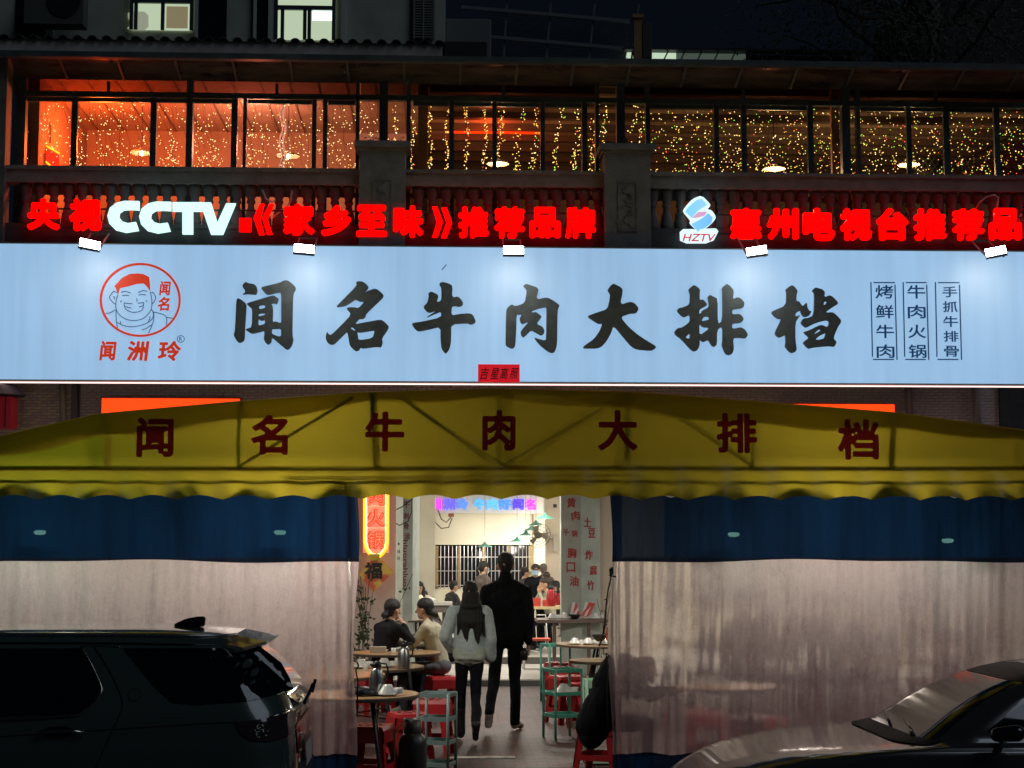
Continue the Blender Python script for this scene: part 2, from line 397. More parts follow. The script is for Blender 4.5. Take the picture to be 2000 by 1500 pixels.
for ch, py in (('小', 1062), ('口', 1077), ('口', 1090)):
    u, z = at(779, py, A2, B2); wall_text(pl_, ch, A2, B2, u, z, .1, .04, mat('dark_print', (.03, .03, .03), .6))

# ---------------------------------------------------------------- brick front above the opening
bw = thing('brick_wall', (0, 0, 0), 'pale brick front wall between the blue white sign and the yellow tent', 'wall')
zb0, zt0 = 3.3, Z(735, YF)
XA, XB = X(-60, YF), X(2060, YF)
MB().box((XA, YF + .012, zb0), (XB, YF + .25, zt0 + 1.8)).build('wall_core', M_MORTAR, bw)
bh, bl = .0415, .137
def tent_top(px):
    k = [(-80, 868), (0, 852), (190, 808), (460, 783), (700, 765), (960, 759), (1240, 765), (1550, 790), (1750, 806), (2000, 840), (2080, 856)]
    return float(np.interp(px, [q[0] for q in k], [q[1] for q in k]))
bp_ = MB().box((0, 0, 0), (bl - .006, .02, bh - .005)); bme = bp_.mesh('brick', M_BRICK); bp2 = MB().box((0, 0, 0), (bl - .006, .02, bh - .005)); bme2 = bp2.mesh('brick', M_BRICKB)
rest = MB(); cand = []
row = 0; z = zt0
while z > 3.42:
    x = XA + (row % 2) * bl / 2
    while x < XB:
        c = Vector((x, YF, z)); v = _M.transposed() @ (c - CAM); px = 1000 + F * v.x / -v.z; py = 750 - F * v.y / -v.z
        vis = 738 < py < tent_top(px) + 6 and -15 < px < 2010
        cand.append((0 if vis and (px < 195 or px > 1750) else 1 if vis else 2, random.random(), x, z, px)); x += bl
    z -= bh; row += 1
cand.sort(key=lambda q: (q[0], q[1]))
for i, (c, _, x, z, px) in enumerate(cand):
    dy = random.uniform(-.003, .003)
    if i < 300: put('brick', bme if px < 130 else bme2, bw, (x, YF - .008 + dy, z))
    elif c < 2: rest.box((x, YF - .008 + dy, z), (x + bl - .006, YF + .011, z + bh - .005))
rest.build('brickwork', M_BRICKB, bw)['kind'] = 'stuff'
def pipe(pxa, pya, pxb, pyb, r, m, name, label, cat='pipe'):
    o = MB().tube([P(pxa, pya, YF - .09), P((pxa + pxb) / 2, (pya + pyb) / 2, YF - .09), P(pxb, pyb, YF - .09)], r, 10).build(name, m, smooth=True)
    tag(o, label, cat); return o
pipe(121, 735, 124, 850, .045, M_PIPE, 'drain_pipe', 'cream drainpipe on the brick wall left of the orange panel')
pipe(152, 735, 153, 850, .008, M_DARK, 'cable', 'thin black cable hanging down the wall beside the left drainpipe', 'cable')
pipe(1772, 735, 1780, 850, .05, mat('pipe_mauve', (.30, .25, .26), .6), 'drain_pipe', 'mauve drainpipe just right of the right hand orange panel')
pipe(1903, 735, 1912, 860, .05, MATS['pipe_mauve'], 'drain_pipe', 'mauve drainpipe nearest the dark shutter at the right edge')
tag(MB().box((X(133, YF), YF - .06, 3.3), (X(150, YF), YF - .01, zt0)).build('wall_strip', mat('slate_strip', (.18, .16, .17), .8)), 'dark slate upright strip beside the cream drainpipe', 'strip')
tag(MB().box((X(1958, YF), YF - .07, 3.3), (X(2060, YF), YF - .012, zt0)).build('shutter_box', mat('dark_slat', (.055, .055, .065), .7, noise=(6, .3))), 'dark ribbed shutter casing at the right end of the brick wall', 'shutter')
for i, (q0, q1, lb) in enumerate(((190, 466, 'left'), (1528, 1755, 'right'))):
    t = thing('orange_lightbox', (0, 0, 0), 'glowing orange red lightbox on the brick wall above the ' + lb + ' side of the tent', 'lightbox')
    MB().box((X(q0, 23.1), 23.1, 3.35), (X(q1, 23.1), 23.26, Z(779 if i == 0 else 785, 23.1))).build('casing', mat('red_casing', (.25, .02, .01), .5), t)
    MB().box((X(q0, 23.1) + .015, 23.09, 3.37), (X(q1, 23.1) - .015, 23.099, Z(779 if i == 0 else 785, 23.1) - .015)).build('lit_face', glow('panel_glow', (1, .055, .004), 1.5), t)
# lantern at the left edge
lt = thing('wall_lantern', (0, 0, 0), 'dark hooded wall lantern with a red paned side at the left edge', 'lantern')
p = P(14, 790, 22.6)
MB().lathe([(.30, 0), (.34, .03), (.20, .16), (.05, .20), (.02, .26)], 4, (p.x - .08, 22.6, Z(780, 22.6))).build('hood', mat('lantern_hood', (.03, .025, .04), .6), lt)
bx = MB().box((p.x - .26, 22.42, Z(840, 22.6)), (p.x + .1, 22.78, Z(781, 22.6))).build('body', mat('lantern_side', (.10, .01, .012), .5, emit=(1, .02, .05), es=.06), lt)
for k in range(4): MB().box((p.x - .25 + k * .09, 22.40, Z(840, 22.6)), (p.x - .235 + k * .09, 22.418, Z(781, 22.6))).build('glazing_bar', M_DARK, lt)

# ---------------------------------------------------------------- the long shop sign
sg = thing('shop_sign', (0, 0, 0), 'long backlit pale blue shop sign with big dark brush characters', 'sign')
zS0, zS1 = Z(745.5, YS), Z(484, YS)
ms = bpy.data.materials.new('sign_face'); ms.use_nodes = True; nt = ms.node_tree; b = nt.nodes['Principled BSDF']
tc = nt.nodes.new('ShaderNodeTexCoord'); mp = nt.nodes.new('ShaderNodeMapping'); mp.inputs['Scale'].default_value = (5, 1, .28)
n = nt.nodes.new('ShaderNodeTexNoise'); n.inputs['Scale'].default_value = 1.6; n.inputs['Detail'].default_value = 7
nt.links.new(tc.outputs['Object'], mp.inputs[0]); nt.links.new(mp.outputs[0], n.inputs[0])
r = nt.nodes.new('ShaderNodeMapRange'); r.inputs[1].default_value = .3; r.inputs[2].default_value = .7; r.inputs[3].default_value = .92; r.inputs[4].default_value = 1.04
nt.links.new(n.outputs[0], r.inputs[0])
n2 = nt.nodes.new('ShaderNodeTexNoise'); n2.inputs['Scale'].default_value = .45; nt.links.new(tc.outputs['Object'], n2.inputs[0])
r2 = nt.nodes.new('ShaderNodeMapRange'); r2.inputs[3].default_value = .88; r2.inputs[4].default_value = 1.12; nt.links.new(n2.outputs[0], r2.inputs[0])
mu = nt.nodes.new('ShaderNodeMath'); mu.operation = 'MULTIPLY'; nt.links.new(r.outputs[0], mu.inputs[0]); nt.links.new(r2.outputs[0], mu.inputs[1])
nt.links.new(mu.outputs[0], b.inputs['Emission Strength'])
b.inputs['Emission Color'].default_value = (.285, .49, .735, 1); b.inputs['Base Color'].default_value = (.25, .25, .25, 1); b.inputs['Roughness'].default_value = .5
xs0, xs1 = X(-40, YS), X(2040, YS)
face = MB().box((xs0, YS, zS0), (xs1, YS + .04, zS1)).build('sign_face', ms, sg)
MB().box((xs0 - .02, YS + .042, zS0 + .01), (xs1 + .02, YS + .30, zS1 - .01)).build('casing', M_DARK, sg)
M_EDGE = mat('sign_trim', (.5, .5, .5), .4, .5)
MB().box((xs0, YS - .012, zS1), (xs1, YS + .05, zS1 + .015)).build('top_trim', M_EDGE, sg)
MB().box((xs0, YS - .012, zS0 - .015), (xs1, YS + .05, zS0)).build('bottom_trim', M_EDGE, sg)
for px in (499, 1358, 1588): MB().box((X(px, YS) - .003, YS - .001, zS0), (X(px, YS) + .003, YS + .01, zS1)).build('panel_seam', mat('seam', (.3, .4, .5), .6, emit=(.25, .46, .72), es=.85), sg)
MB().box((xs0, YS + .10, zS0 - .030), (xs1, YS + .20, zS0 - .018)).build('light_strip', glow('strip_pink', (1, .72, .66), 1.6), sg)
BRUSH = {
 (440, 530): [[(360,190),(410,215),(500,225),(545,270),(560,350),(540,410),(480,405),(380,398),(295,412),(350,370),(345,335),(300,270),(315,225)],
   [(620,300),(650,275),(800,240),(960,200),(1010,165),(1080,165),(1140,205),(1210,270),(1220,315),(1180,380),(1170,500),(1165,800),(1160,1100),(1180,1180),(1160,1270),(1110,1345),(1060,1358),(1000,1310),(820,1155),(805,1160),(800,1230),(745,1275),(695,1235),(668,1170),(680,1100),(678,1030),(600,1055),(460,1085),(400,1045),(350,1012),(380,995),(465,970),(470,650),(430,625),(375,570),(400,550),(550,505),(800,430),(840,425),(880,445),(925,480),(915,530),(890,575),(860,560),(790,565),(820,600),(828,700),(820,880),(870,870),(910,880),(970,905),(970,700),(970,375),(900,375),(740,415),(700,395)],
   [(220,465),(290,500),(360,555),(370,600),(360,800),(345,1000),(340,1180),(310,1220),(250,1240),(210,1215),(150,1110),(170,1040),(185,800),(195,520)],
   [(585,600),(670,585),(690,600),(695,640),(590,660)],[(580,735),(690,730),(690,760),(580,785)],[(575,840),(600,830),(610,860),(690,845),(690,915),(575,945)],[(808,1000),(860,1000),(965,995),(968,1120),(930,1130),(860,1105),(808,1080)]],
 (620, 530): [[(690,180),(770,180),(830,215),(885,275),(875,310),(810,380),(880,340),(990,305),(1040,320),(1140,410),(1135,460),(1050,540),(840,740),(830,800),(780,830),(725,825),(660,900),(670,915),(850,880),(1090,838),(1150,870),(1230,950),(1225,1000),(1110,1165),(1130,1230),(1100,1320),(1030,1305),(790,1338),(745,1320),(720,1370),(660,1385),(560,1290),(545,1200),(520,1060),(500,1060),(400,1160),(300,1260),(240,1275),(180,1240),(145,1170),(150,1100),(175,1045),(195,1090),(240,1105),(400,950),(590,750),(500,650),(540,625),(640,628),(715,640),(810,530),(730,530),(660,490),(560,560),(470,610),(315,625),(400,540),(680,255),(668,205)],
   [(570,985),(600,965),(660,1020),(640,1030)],[(690,1050),(740,1065),(975,1025),(985,1050),(950,1160),(715,1195),(700,1120)]],
 (790, 530): [[(640,188),(760,215),(830,260),(820,460),(930,440),(1010,540),(1005,590),(945,620),(880,605),(815,615),(810,770),(960,740),(1130,730),(1180,760),(1230,870),(1200,910),(1140,925),(1080,900),(810,920),(805,1100),(800,1250),(770,1360),(710,1430),(640,1350),(620,1200),(620,960),(420,1010),(240,1045),(180,1000),(125,920),(150,895),(300,875),(630,800),(630,700),(530,740),(380,805),(420,770),(550,688),(430,722),(380,700),(330,630),(340,600),(390,555),(420,440),(408,395),(450,355),(500,370),(590,420),(555,540),(635,515),(635,290),(595,230)]],
 (960, 530): [[(590,222),(680,250),(780,285),(808,330),(765,495),(950,455),(1060,510),(1165,585),(1160,620),(1135,680),(1130,1000),(1125,1280),(1090,1390),(1040,1418),(960,1385),(820,1270),(725,1145),(800,1170),(920,1200),(940,1160),(945,650),(930,625),(820,645),(695,690),(695,720),(760,705),(860,780),(850,810),(770,915),(870,955),(910,1020),(900,1085),(850,1115),(780,1075),(680,1020),(600,1105),(545,1148),(510,1110),(495,1050),(540,990),(640,875),(530,920),(500,890),(478,825),(520,750),(470,755),(430,750),(425,1000),(410,1270),(390,1320),(345,1342),(245,1290),(240,1230),(250,700),(265,640),(340,575),(410,610),(570,555),(605,350),(590,300),(540,260)]],
 (1130, 530): [[(595,218),(660,250),(735,290),(758,350),(710,585),(880,530),(960,555),(1035,650),(990,730),(880,735),(715,795),(850,960),(1000,1090),(1150,1190),(1340,1305),(1300,1350),(1240,1375),(1000,1355),(900,1300),(780,1160),(600,940),(560,1060),(480,1210),(400,1300),(320,1335),(90,1335),(72,1310),(110,1275),(250,1180),(350,1050),(410,905),(340,915),(250,860),(160,800),(165,770),(300,720),(490,660),(530,500),(540,400),(500,350),(500,320),(540,260)]],
 (1310, 530): [[(380,245),(430,260),(500,320),(490,400),(490,505),(545,488),(620,570),(610,600),(485,665),(480,750),(530,710),(530,685),(655,625),(640,500),(630,450),(665,412),(720,440),(800,480),(800,915),(885,860),(885,350),(875,290),(955,220),(1010,255),(1080,340),(1060,490),(1140,452),(1200,475),(1265,550),(1240,640),(1050,665),(1050,750),(1170,738),(1225,780),(1250,840),(1200,895),(1050,910),(1050,1000),(1200,968),(1270,1010),(1325,1100),(1280,1165),(1180,1150),(1065,1155),(1080,1350),(1050,1430),(990,1452),(930,1430),(870,1280),(885,1200),(885,955),(790,1020),(788,1270),(740,1312),(690,1280),(640,1185),(550,1230),(490,1180),(490,1290),(450,1370),(390,1388),(330,1350),(180,1180),(70,1100),(55,1045),(110,985),(190,975),(325,875),(320,755),(230,800),(170,770),(98,690),(130,640),(200,630),(320,575),(325,400),(295,320)],
   [(485,905),(545,970),(640,975),(645,1000),(485,1115)],[(515,870),(570,785),(650,790),(655,840)],[(250,1140),(310,1085),(325,1090),(320,1165),(270,1165)]],
 (1500, 530): [[(390,245),(440,265),(500,345),(480,420),(475,525),(520,520),(580,605),(600,600),(640,550),(660,560),(665,630),(700,690),(740,695),(700,770),(640,795),(590,780),(555,720),(550,680),(465,725),(460,790),(545,755),(520,800),(460,890),(460,1200),(485,1350),(460,1395),(400,1415),(350,1390),(280,1300),(295,1230),(290,1100),(240,1130),(190,1148),(130,1120),(105,1060),(225,825),(170,830),(100,785),(50,720),(70,690),(300,595),(310,380),(290,320)],
   [(800,285),(860,300),(930,320),(970,370),(955,455),(1050,418),(1110,450),(1200,550),(1180,580),(1080,640),(970,720),(1095,710),(1150,745),(1250,850),(1235,910),(1200,950),(1110,1160),(1175,1225),(1130,1310),(1070,1295),(900,1305),(740,1325),(700,1342),(650,1310),(590,1235),(640,1190),(700,1150),(600,1060),(620,1045),(680,1030),(860,940),(920,930),(1005,970),(1035,930),(1040,870),(1000,850),(900,870),(780,910),(650,980),(600,950),(552,900),(590,820),(680,810),(780,765),(790,380),(745,345)],
   [(945,600),(950,540),(990,520),(1010,540)],[(770,1100),(850,1015),(890,1005),(900,1025)],[(800,1185),(870,1120),(970,1075),(985,1080),(955,1165),(900,1175),(870,1185)]]}
M_INK = mat('letter_face', (.125, .145, .15), .5, noise=(8, .25))
M_RIM = mat('letter_rim', (.05, .12, .12), .5)
for (ox, oy), pl in BRUSH.items():
    pl = [smooth_poly(q) for q in pl]
    o = shape('character', pl, 8.825, ox, oy, YS - .002, M_INK, sg, .05)
# emblem and small lettering
M_RED1 = mat('emblem_red', (.55, .03, .01), .5, emit=(.9, .06, .015), es=.45)
M_BLUE1 = mat('print_blue', (.01, .05, .14), .5, emit=(.01, .08, .25), es=.3)
M_GREY1 = mat('emblem_grey', (.05, .08, .16), .5, emit=(.06, .12, .26), es=.4)
em = put('emblem', None, sg)
def q2(pts, off=.010):
    return [P(180 + x / 6.82, 500 + y / 6.82, YS - off) for x, y in pts]
def sm(pts, k=4):
    out = []
    for i in range(len(pts) - 1):
        p0 = pts[max(i - 1, 0)]; p1 = pts[i]; p2 = pts[i + 1]; p3 = pts[min(i + 2, len(pts) - 1)]
        for t in [j / k for j in range(k)]:
            out.append(tuple(.5 * (2 * b_ + (c_ - a_) * t + (2 * a_ - 5 * b_ + 4 * c_ - d_) * t * t + (3 * b_ - a_ - 3 * c_ + d_) * t ** 3) for a_, b_, c_, d_ in zip(p0, p1, p2, p3)))
    return out + [pts[-1]]
ring = [(640 + 525 * math.cos(t * PI / 36), 585 + 478 * math.sin(t * PI / 36)) for t in range(72)]
MB().tube(q2(ring), .0165, 6, closed=True).build('ring', M_RED1, em)
shape('hair_shape', [(295,405),(400,290),(500,240),(600,232),(680,240),(760,280),(770,370),(775,480),(740,420),(690,368),(600,372),(480,405),(370,430),(345,520),(330,480),(315,425)], 6.82, 180, 500, YS - .002, M_RED1, em, .006)
LN = [[(340,520),(318,600),(318,700),(360,780),(450,840),(550,860),(660,840),(740,780),(785,710),(795,600),(775,480)],
 [(325,490),(285,470),(255,505),(230,550),(255,595),(305,640)],[(790,490),(810,485),(845,550),(825,610),(795,645)],[(385,485),(430,470),(510,490)],[(610,490),(670,462),(735,470)],
 [(400,530),(440,522),(490,525)],[(615,522),(660,512),(715,518)],[(590,565),(600,590),(588,605)],[(430,620),(425,650),(450,710),(520,745),(570,750),(640,735),(675,700),(685,620)],
 [(430,620),(470,632),(535,635)],[(605,628),(650,625),(685,618)],[(440,670),(480,685),(520,690)],[(620,680),(650,672),(675,660)],[(318,700),(318,820),(335,960)],
 [(335,885),(420,925),(530,942),(660,920),(770,870),(815,800),(808,740),(785,715)],[(820,750),(815,870),(750,1030)],[(810,745),(880,760),(985,805),(990,930)],[(985,815),(1020,822),(1070,828)],
 [(180,762),(240,755),(305,715)],[(660,985),(720,965),(795,915)],[(375,615),(385,600),(398,595)],[(715,595),(725,600),(730,612)],[(280,540),(295,545),(292,575)],[(370,870),(378,885),(378,905)],[(770,805),(765,840),(745,875)]]
for l in LN: MB().tube(q2(sm(l)), .0062, 5).build('drawn_line', M_GREY1, em)
def stx(body, x0, y0, x1, y1, m, bold=.02, rot=0., sh=0., par=sg): return text('character', body, x0, y0, x1, y1, YS - .002, m, par, bold, .008, rot, sh)
stx('闻', 311, 549, 334, 577, M_RED1, .03, 0, .1); stx('名', 308, 580, 332, 607, M_RED1, .03, 0, .1)
stx('闻', 194, 666, 228, 704, M_RED1, .035, 0, .1); stx('洲', 248, 666, 292, 705, M_RED1, .035, 0, .1); stx('玲', 308, 666, 354, 705, M_RED1, .035, 0, .1)
MB().tube([P(353 + 7 * math.cos(t * PI / 12), 662 + 6.6 * math.sin(t * PI / 12), YS - .006) for t in range(24)], .005, 5, closed=True).build('mark_ring', M_GREY1, sg)
stx('R', 350, 658, 356, 666, M_GREY1, .0)
for cols, x0, x1, chars, hh in ((0, 1703, 1751, '烤鲜牛肉', 26), (1, 1766, 1813, '牛肉火锅', 26), (2, 1829, 1877, '手抓牛排骨', 21)):
    n_ = len(chars); y0_, y1_ = 570, 686
    for i, ch in enumerate(chars):
        cy_ = y0_ + (y1_ - y0_) * i / (n_ - 1); cx_ = (x0 + x1) / 2 + i * .8 + (0, 0, 2)[cols]; wd_ = 34 if n_ == 4 else 28
        stx(ch, cx_ - wd_ / 2, cy_ - hh / 2, cx_ + wd_ / 2, cy_ + hh / 2, M_BLUE1, .012)
    for aa, bb in (((x0 - 2, 551), (x0 + 1, 697)), ((x1 - 3, 556), (x1 + 1, 703)), ((x0 + 3, 552), (x1 - 3, 552)), ((x0 + 2, 702), (x1 - 5, 702))):
        p0 = P(*aa, YS - .006); p1 = P(*bb, YS - .006); MB().bar(p0, p1, .016, .006).build('frame_line', M_BLUE1, sg)
# red paper pasted on the lower edge
pp = thing('red_paper', (0, 0, 0), 'small red good luck paper pasted under the big characters', 'paper')
MB().box((X(933, YS), YS - .022, Z(747, YS)), (X(1015, YS), YS - .016, Z(712, YS))).build('sheet', mat('red_sheet', (.60, .01, .02), .6, emit=(1, .01, .03), es=.45), pp)
for i, ch in enumerate('吉星高照'):
    text('character', ch, 938 + i * 19, 718 + (i % 2), 956 + i * 19, 741 - (i % 2), YS - .024, mat('ink', (.015, .012, .02), .6), pp, .01, .004, 0, .3)
tag(MB().tube([P(863, 527, YS - .01), P(872, 517, YS - .01)], .008, 4).build('scuff_mark', M_GREY1), 'tiny dark scuff near the top of the sign above the third big character', 'mark')

# ---------------------------------------------------------------- floodlights over the sign
fl_me = None
for i, (px, py, tx, lb) in enumerate(((175, 479, .30, 'first floodlight from the left, below the lit white letters'), (594, 488, .12, 'floodlight mounted above the second big brush character'), (1003, 491, 0., 'floodlight mounted above the middle of the sign facing straight out'),
                                 (1478, 492, -.22, 'floodlight mounted below the right hand red letters near the coloured emblem'), (1945, 493, -.32, 'floodlight at the far right end of the sign'))):
    p = P(px, py, 21.75)
    t = thing('floodlight', p, 'white glowing ' + lb, 'floodlight', 'floodlights along the sign')
    fr = MB().cbox((0, 0, 0), (.285, .05, .145)).build('housing', M_DARK, t); fr.rotation_euler = (R(-28), tx * .5, tx)
    ln_ = MB().cbox((0, -.03, .0), (.265, .006, .125)).build('lens', glow('flood_glow', (1, 1, .97), 40), t); ln_.rotation_euler = fr.rotation_euler
    MB().bar((-.12, .03, -.05), (-.12, .65, .28), .02).bar((.12, .03, -.05), (.12, .65, .28), .02).bar((-.12, .65, .28), (.12, .65, .28), .02).build('bracket', mat('bracket_grey', (.2, .2, .2), .5), t)
    sp = lamp('flood_spot', 'AREA', (0, -.05, -.12), 4.5, (.98, 1, .95), .2, (R(32), 0, 0), t)
# ---------------------------------------------------------------- lit letters on the sign's top
YL = 22.62
M_LRED = mat('red_letter', (.3, 0, 0), .4, emit=(1, .0, .0), es=2.3)
M_LSIDE = mat('red_letter_side', (.2, 0, 0), .4, emit=(1, .02, .0), es=.35)
M_LWHITE = glow('white_letter', (.60, .92, .88), 1.35)
l1 = thing('letter_row', (0, 0, 0), 'left row of glowing red characters with white capital letters on the sign top', 'sign')
l2 = thing('letter_row', (0, 0, 0), 'right row of glowing red characters ending at the photo edge', 'sign')
def red(ch, x0, y0, x1, y1, par): text('letter', ch, x0, y0, x1, y1, YL, M_LRED, par, .050, .06)
for ch, x0, x1, y0, y1 in (('央', 54, 118, 389, 449), ('视', 136, 200, 389, 451), ('家', 553, 615, 399, 460), ('乡', 627, 686, 402, 461), ('至', 696, 756, 402, 463), ('味', 768, 827, 403, 464),
        ('推', 895, 954, 405, 465), ('荐', 965, 1024, 405, 466), ('品', 1034, 1094, 406, 465), ('牌', 1104, 1163, 406, 466)): red(ch, x0, y0, x1, y1, l1)
for ch, x0, x1, y0, y1 in (('惠', 1426, 1486, 408, 468), ('州', 1498, 1558, 408, 468), ('电', 1568, 1628, 408, 470), ('视', 1641, 1700, 408, 470), ('台', 1712, 1772, 408, 470), ('推', 1785, 1845, 409, 470),
        ('荐', 1860, 1919, 409, 470), ('品', 1932, 1992, 408, 469), ('牌', 2004, 2064, 408, 470)): red(ch, x0, y0, x1, y1, l2)
CC = [(1060,110),(930,108),(860,125),(800,170),(778,240),(795,310),(850,365),(940,388),(1055,370),(1030,295),(960,305),(910,290),(880,250),(885,215),(920,190),(980,185),(1060,190)]
for dx, dy in ((0, 0), (281, 6)): shape('letter', [(x + dx, y + dy) for x, y in CC], 4.545, 40, 370, YL, M_LWHITE, l1, .06)['label'] = 'white letter'
shape('letter', [(1355,120),(1615,120),(1618,200),(1535,200),(1535,402),(1442,402),(1442,200),(1355,200)], 4.545, 40, 370, YL, M_LWHITE, l1, .06)
shape('letter', [(1620,122),(1695,122),(1752,300),(1830,130),(1915,130),(1800,405),(1695,405),(1625,200)], 4.545, 40, 370, YL, M_LWHITE, l1, .06)
MB().box((X(458, YL), YL - .06, Z(458, YL)), (X(481, YL), YL, Z(432, YL))).build('letter', M_LRED, l1)
for pl in ([(155,165),(205,165),(160,330),(205,495),(150,500),(90,320)], [(260,165),(312,165),(240,330),(292,492),(235,495),(185,320)]): shape('letter', pl, 5.556, 480, 370, YL, M_LRED, l1, .06)
for pl in ([(135,195),(190,195),(250,360),(190,525),(135,525),(185,360)], [(235,205),(290,205),(350,370),(290,530),(230,530),(290,365)]): shape('letter', pl, 5.556, 820, 370, YL, M_LRED, l1, .06)
rr = MB()
for q0, q1 in ((45, 1175), (1325, 2070)): rr.bar((X(q0, YL), YL + .03, Z(452, YL)), (X(q1, YL), YL + .03, Z(452, YL)), .02).bar((X(q0, YL), YL + .03, Z(415, YL)), (X(q1, YL), YL + .03, Z(415, YL)), .02)
tag(rr.build('letter_rail', M_DARK), 'dark steel rails carrying the glowing letters along the balustrade', 'rail')
# coloured broadcaster's emblem
lg = thing('lit_emblem', (0, 0, 0), 'white edged glowing emblem of twisted ribbons over slanting red capitals', 'sign')
S6 = 6.06
shape('backing', [smooth_poly([(360,78),(465,185),(455,215),(420,240),(480,255),(530,330),(510,380),(420,460),(320,500),(215,400),(235,375),(140,265),(160,220),(250,120)]), ], S6, 1310, 370, YL, glow('emblem_white', (.72, .95, 1), 1.15), lg, .05)
shape('plate', smooth_poly([(105,472),(300,472),(320,512),(345,468),(580,462),(490,640),(110,640)]), S6, 1310, 370, YL - .052, MATS['emblem_white'], lg, .02)
def grad(name, c0, c1, s, vert=False, lo=0., hi=1.):
    m = bpy.data.materials.new(name); m.use_nodes = True; nt = m.node_tree; b = nt.nodes['Principled BSDF']
    tc = nt.nodes.new('ShaderNodeTexCoord'); sp = nt.nodes.new('ShaderNodeSeparateXYZ'); nt.links.new(tc.outputs['Generated'], sp.inputs[0])
    cr = nt.nodes.new('ShaderNodeValToRGB'); cr.color_ramp.elements[0].color = (*c0, 1); cr.color_ramp.elements[1].color = (*c1, 1)
    nt.links.new(sp.outputs[0], cr.inputs[0]); nt.links.new(cr.outputs[0], b.inputs['Emission Color']); b.inputs['Emission Strength'].default_value = s
    b.inputs['Base Color'].default_value = (.1, .1, .1, 1); return m
def g3(name, stops, s):
    m = grad(name, stops[0][1], stops[-1][1], s); cr = [n for n in m.node_tree.nodes if n.type == 'VALTORGB'][0].color_ramp
    for p_, c in stops[1:-1]: e = cr.elements.new(p_); e.color = (*c, 1)
    return m
shape('ribbon', [(365,108),(432,185),(330,245),(245,340),(170,260),(210,205),(300,130)], S6, 1310, 370, YL - .052, g3('rib1', [(0, (.02, .70, .08)), (.22, (.04, .55, .75)), (.55, (.25, .55, .85)), (.75, (.1, .6, .6)), (1, (.03, .75, .06))], 1.25), lg, .01)
shape('ribbon', [(248,338),(325,268),(432,262),(400,312),(320,335)], S6, 1310, 370, YL - .066, g3('rib2', [(0, (.9, .02, .3)), (.5, (.8, .45, .75)), (1, (.9, .0, .25))], .85), lg, .01)
shape('ribbon', [(440,280),(498,335),(480,400),(400,460),(320,500),(243,410),(340,360),(400,320)], S6, 1310, 370, YL - .052, g3('rib3', [(0, (.01, .18, .70)), (.45, (.20, .55, .95)), (1, (.01, .14, .65))], 1.15), lg, .01)
text('emblem_text', 'HZTV', 1333, 457, 1398, 471, YL - .074, mat('emblem_text', (.4, .02, .03), .5, emit=(.75, .03, .06), es=.8), lg, .012, .006, 0, .25)
# ================================================================ UPPER FLOOR
YB = 22.85                                   # balustrade
zfl = Z(486, YB) - .02                       # terrace slab level
zr0, zr1 = Z(368, YB), Z(337, YB)            # top rail
uf = thing('upper_floor', (0, 0, 0), 'glazed upper dining terrace hung with fairy lights behind the stone balustrade', 'building')
XL_, XR_ = X(-60, YB), X(2080, YB)
MB().box((XL_, YB + .1, zfl - .35), (XR_, 31, zfl)).build('floor_slab', M_SLAB, uf)
MB().box((XL_, YS + .31, zS1 - .12), (XR_, YB + .099, zfl - .005)).build('front_ledge', M_SLAB, uf)
# -------- balustrade
M_BAL = mat('baluster_stone', (.085, .08, .085), .85, noise=(6, .25))
bal = thing('balustrade', (0, 0, 0), 'grey stone balustrade with vase shaped balusters behind the glowing letters', 'balustrade')
def rail_seg(a, b): return MB().box((X(a, YB), YB - .12, zr0), (X(b, YB), YB + .12, zr1)).box((X(a, YB), YB - .15, zr1 - .05), (X(b, YB), YB + .15, zr1 + .001)).build('top_rail', M_STONE, bal)
for a, b in ((-60, 700), (786, 1182), (1270, 2080)): rail_seg(a, b)
MB().box((XL_, YB - .1, zfl), (XR_, YB + .1, zfl + .10)).build('bottom_rail', M_BAL, bal)
MB().box((XL_, YB - .13, zfl - .1), (XR_, YB - .105, Z(447, YB))).build('dark_skirting', M_SLAB, bal)
hb = zr0 - zfl - .10
prof = [(.085, 0), (.085, .05), (.06, .07), (.06, .10), (.092, .20), (.095, .27), (.07, .40), (.045, .48), (.045, .52), (.062, .53), (.062, .56), (.05, .58), (.078, .66), (.085, .72), (.085, .78)]
prof = [(r_, z_ / .78 * hb) for r_, z_ in prof]
bme_ = MB().lathe(prof, 12).mesh('baluster', M_BAL, True)
x = X(30, YB); k = 0
while x < XR_:
    if not (X(692, YB) < x < X(796, YB) or X(1174, YB) < x < X(1280, YB)):
        put('baluster', bme_, bal, (x, YB, zfl + .10))
    x += .196
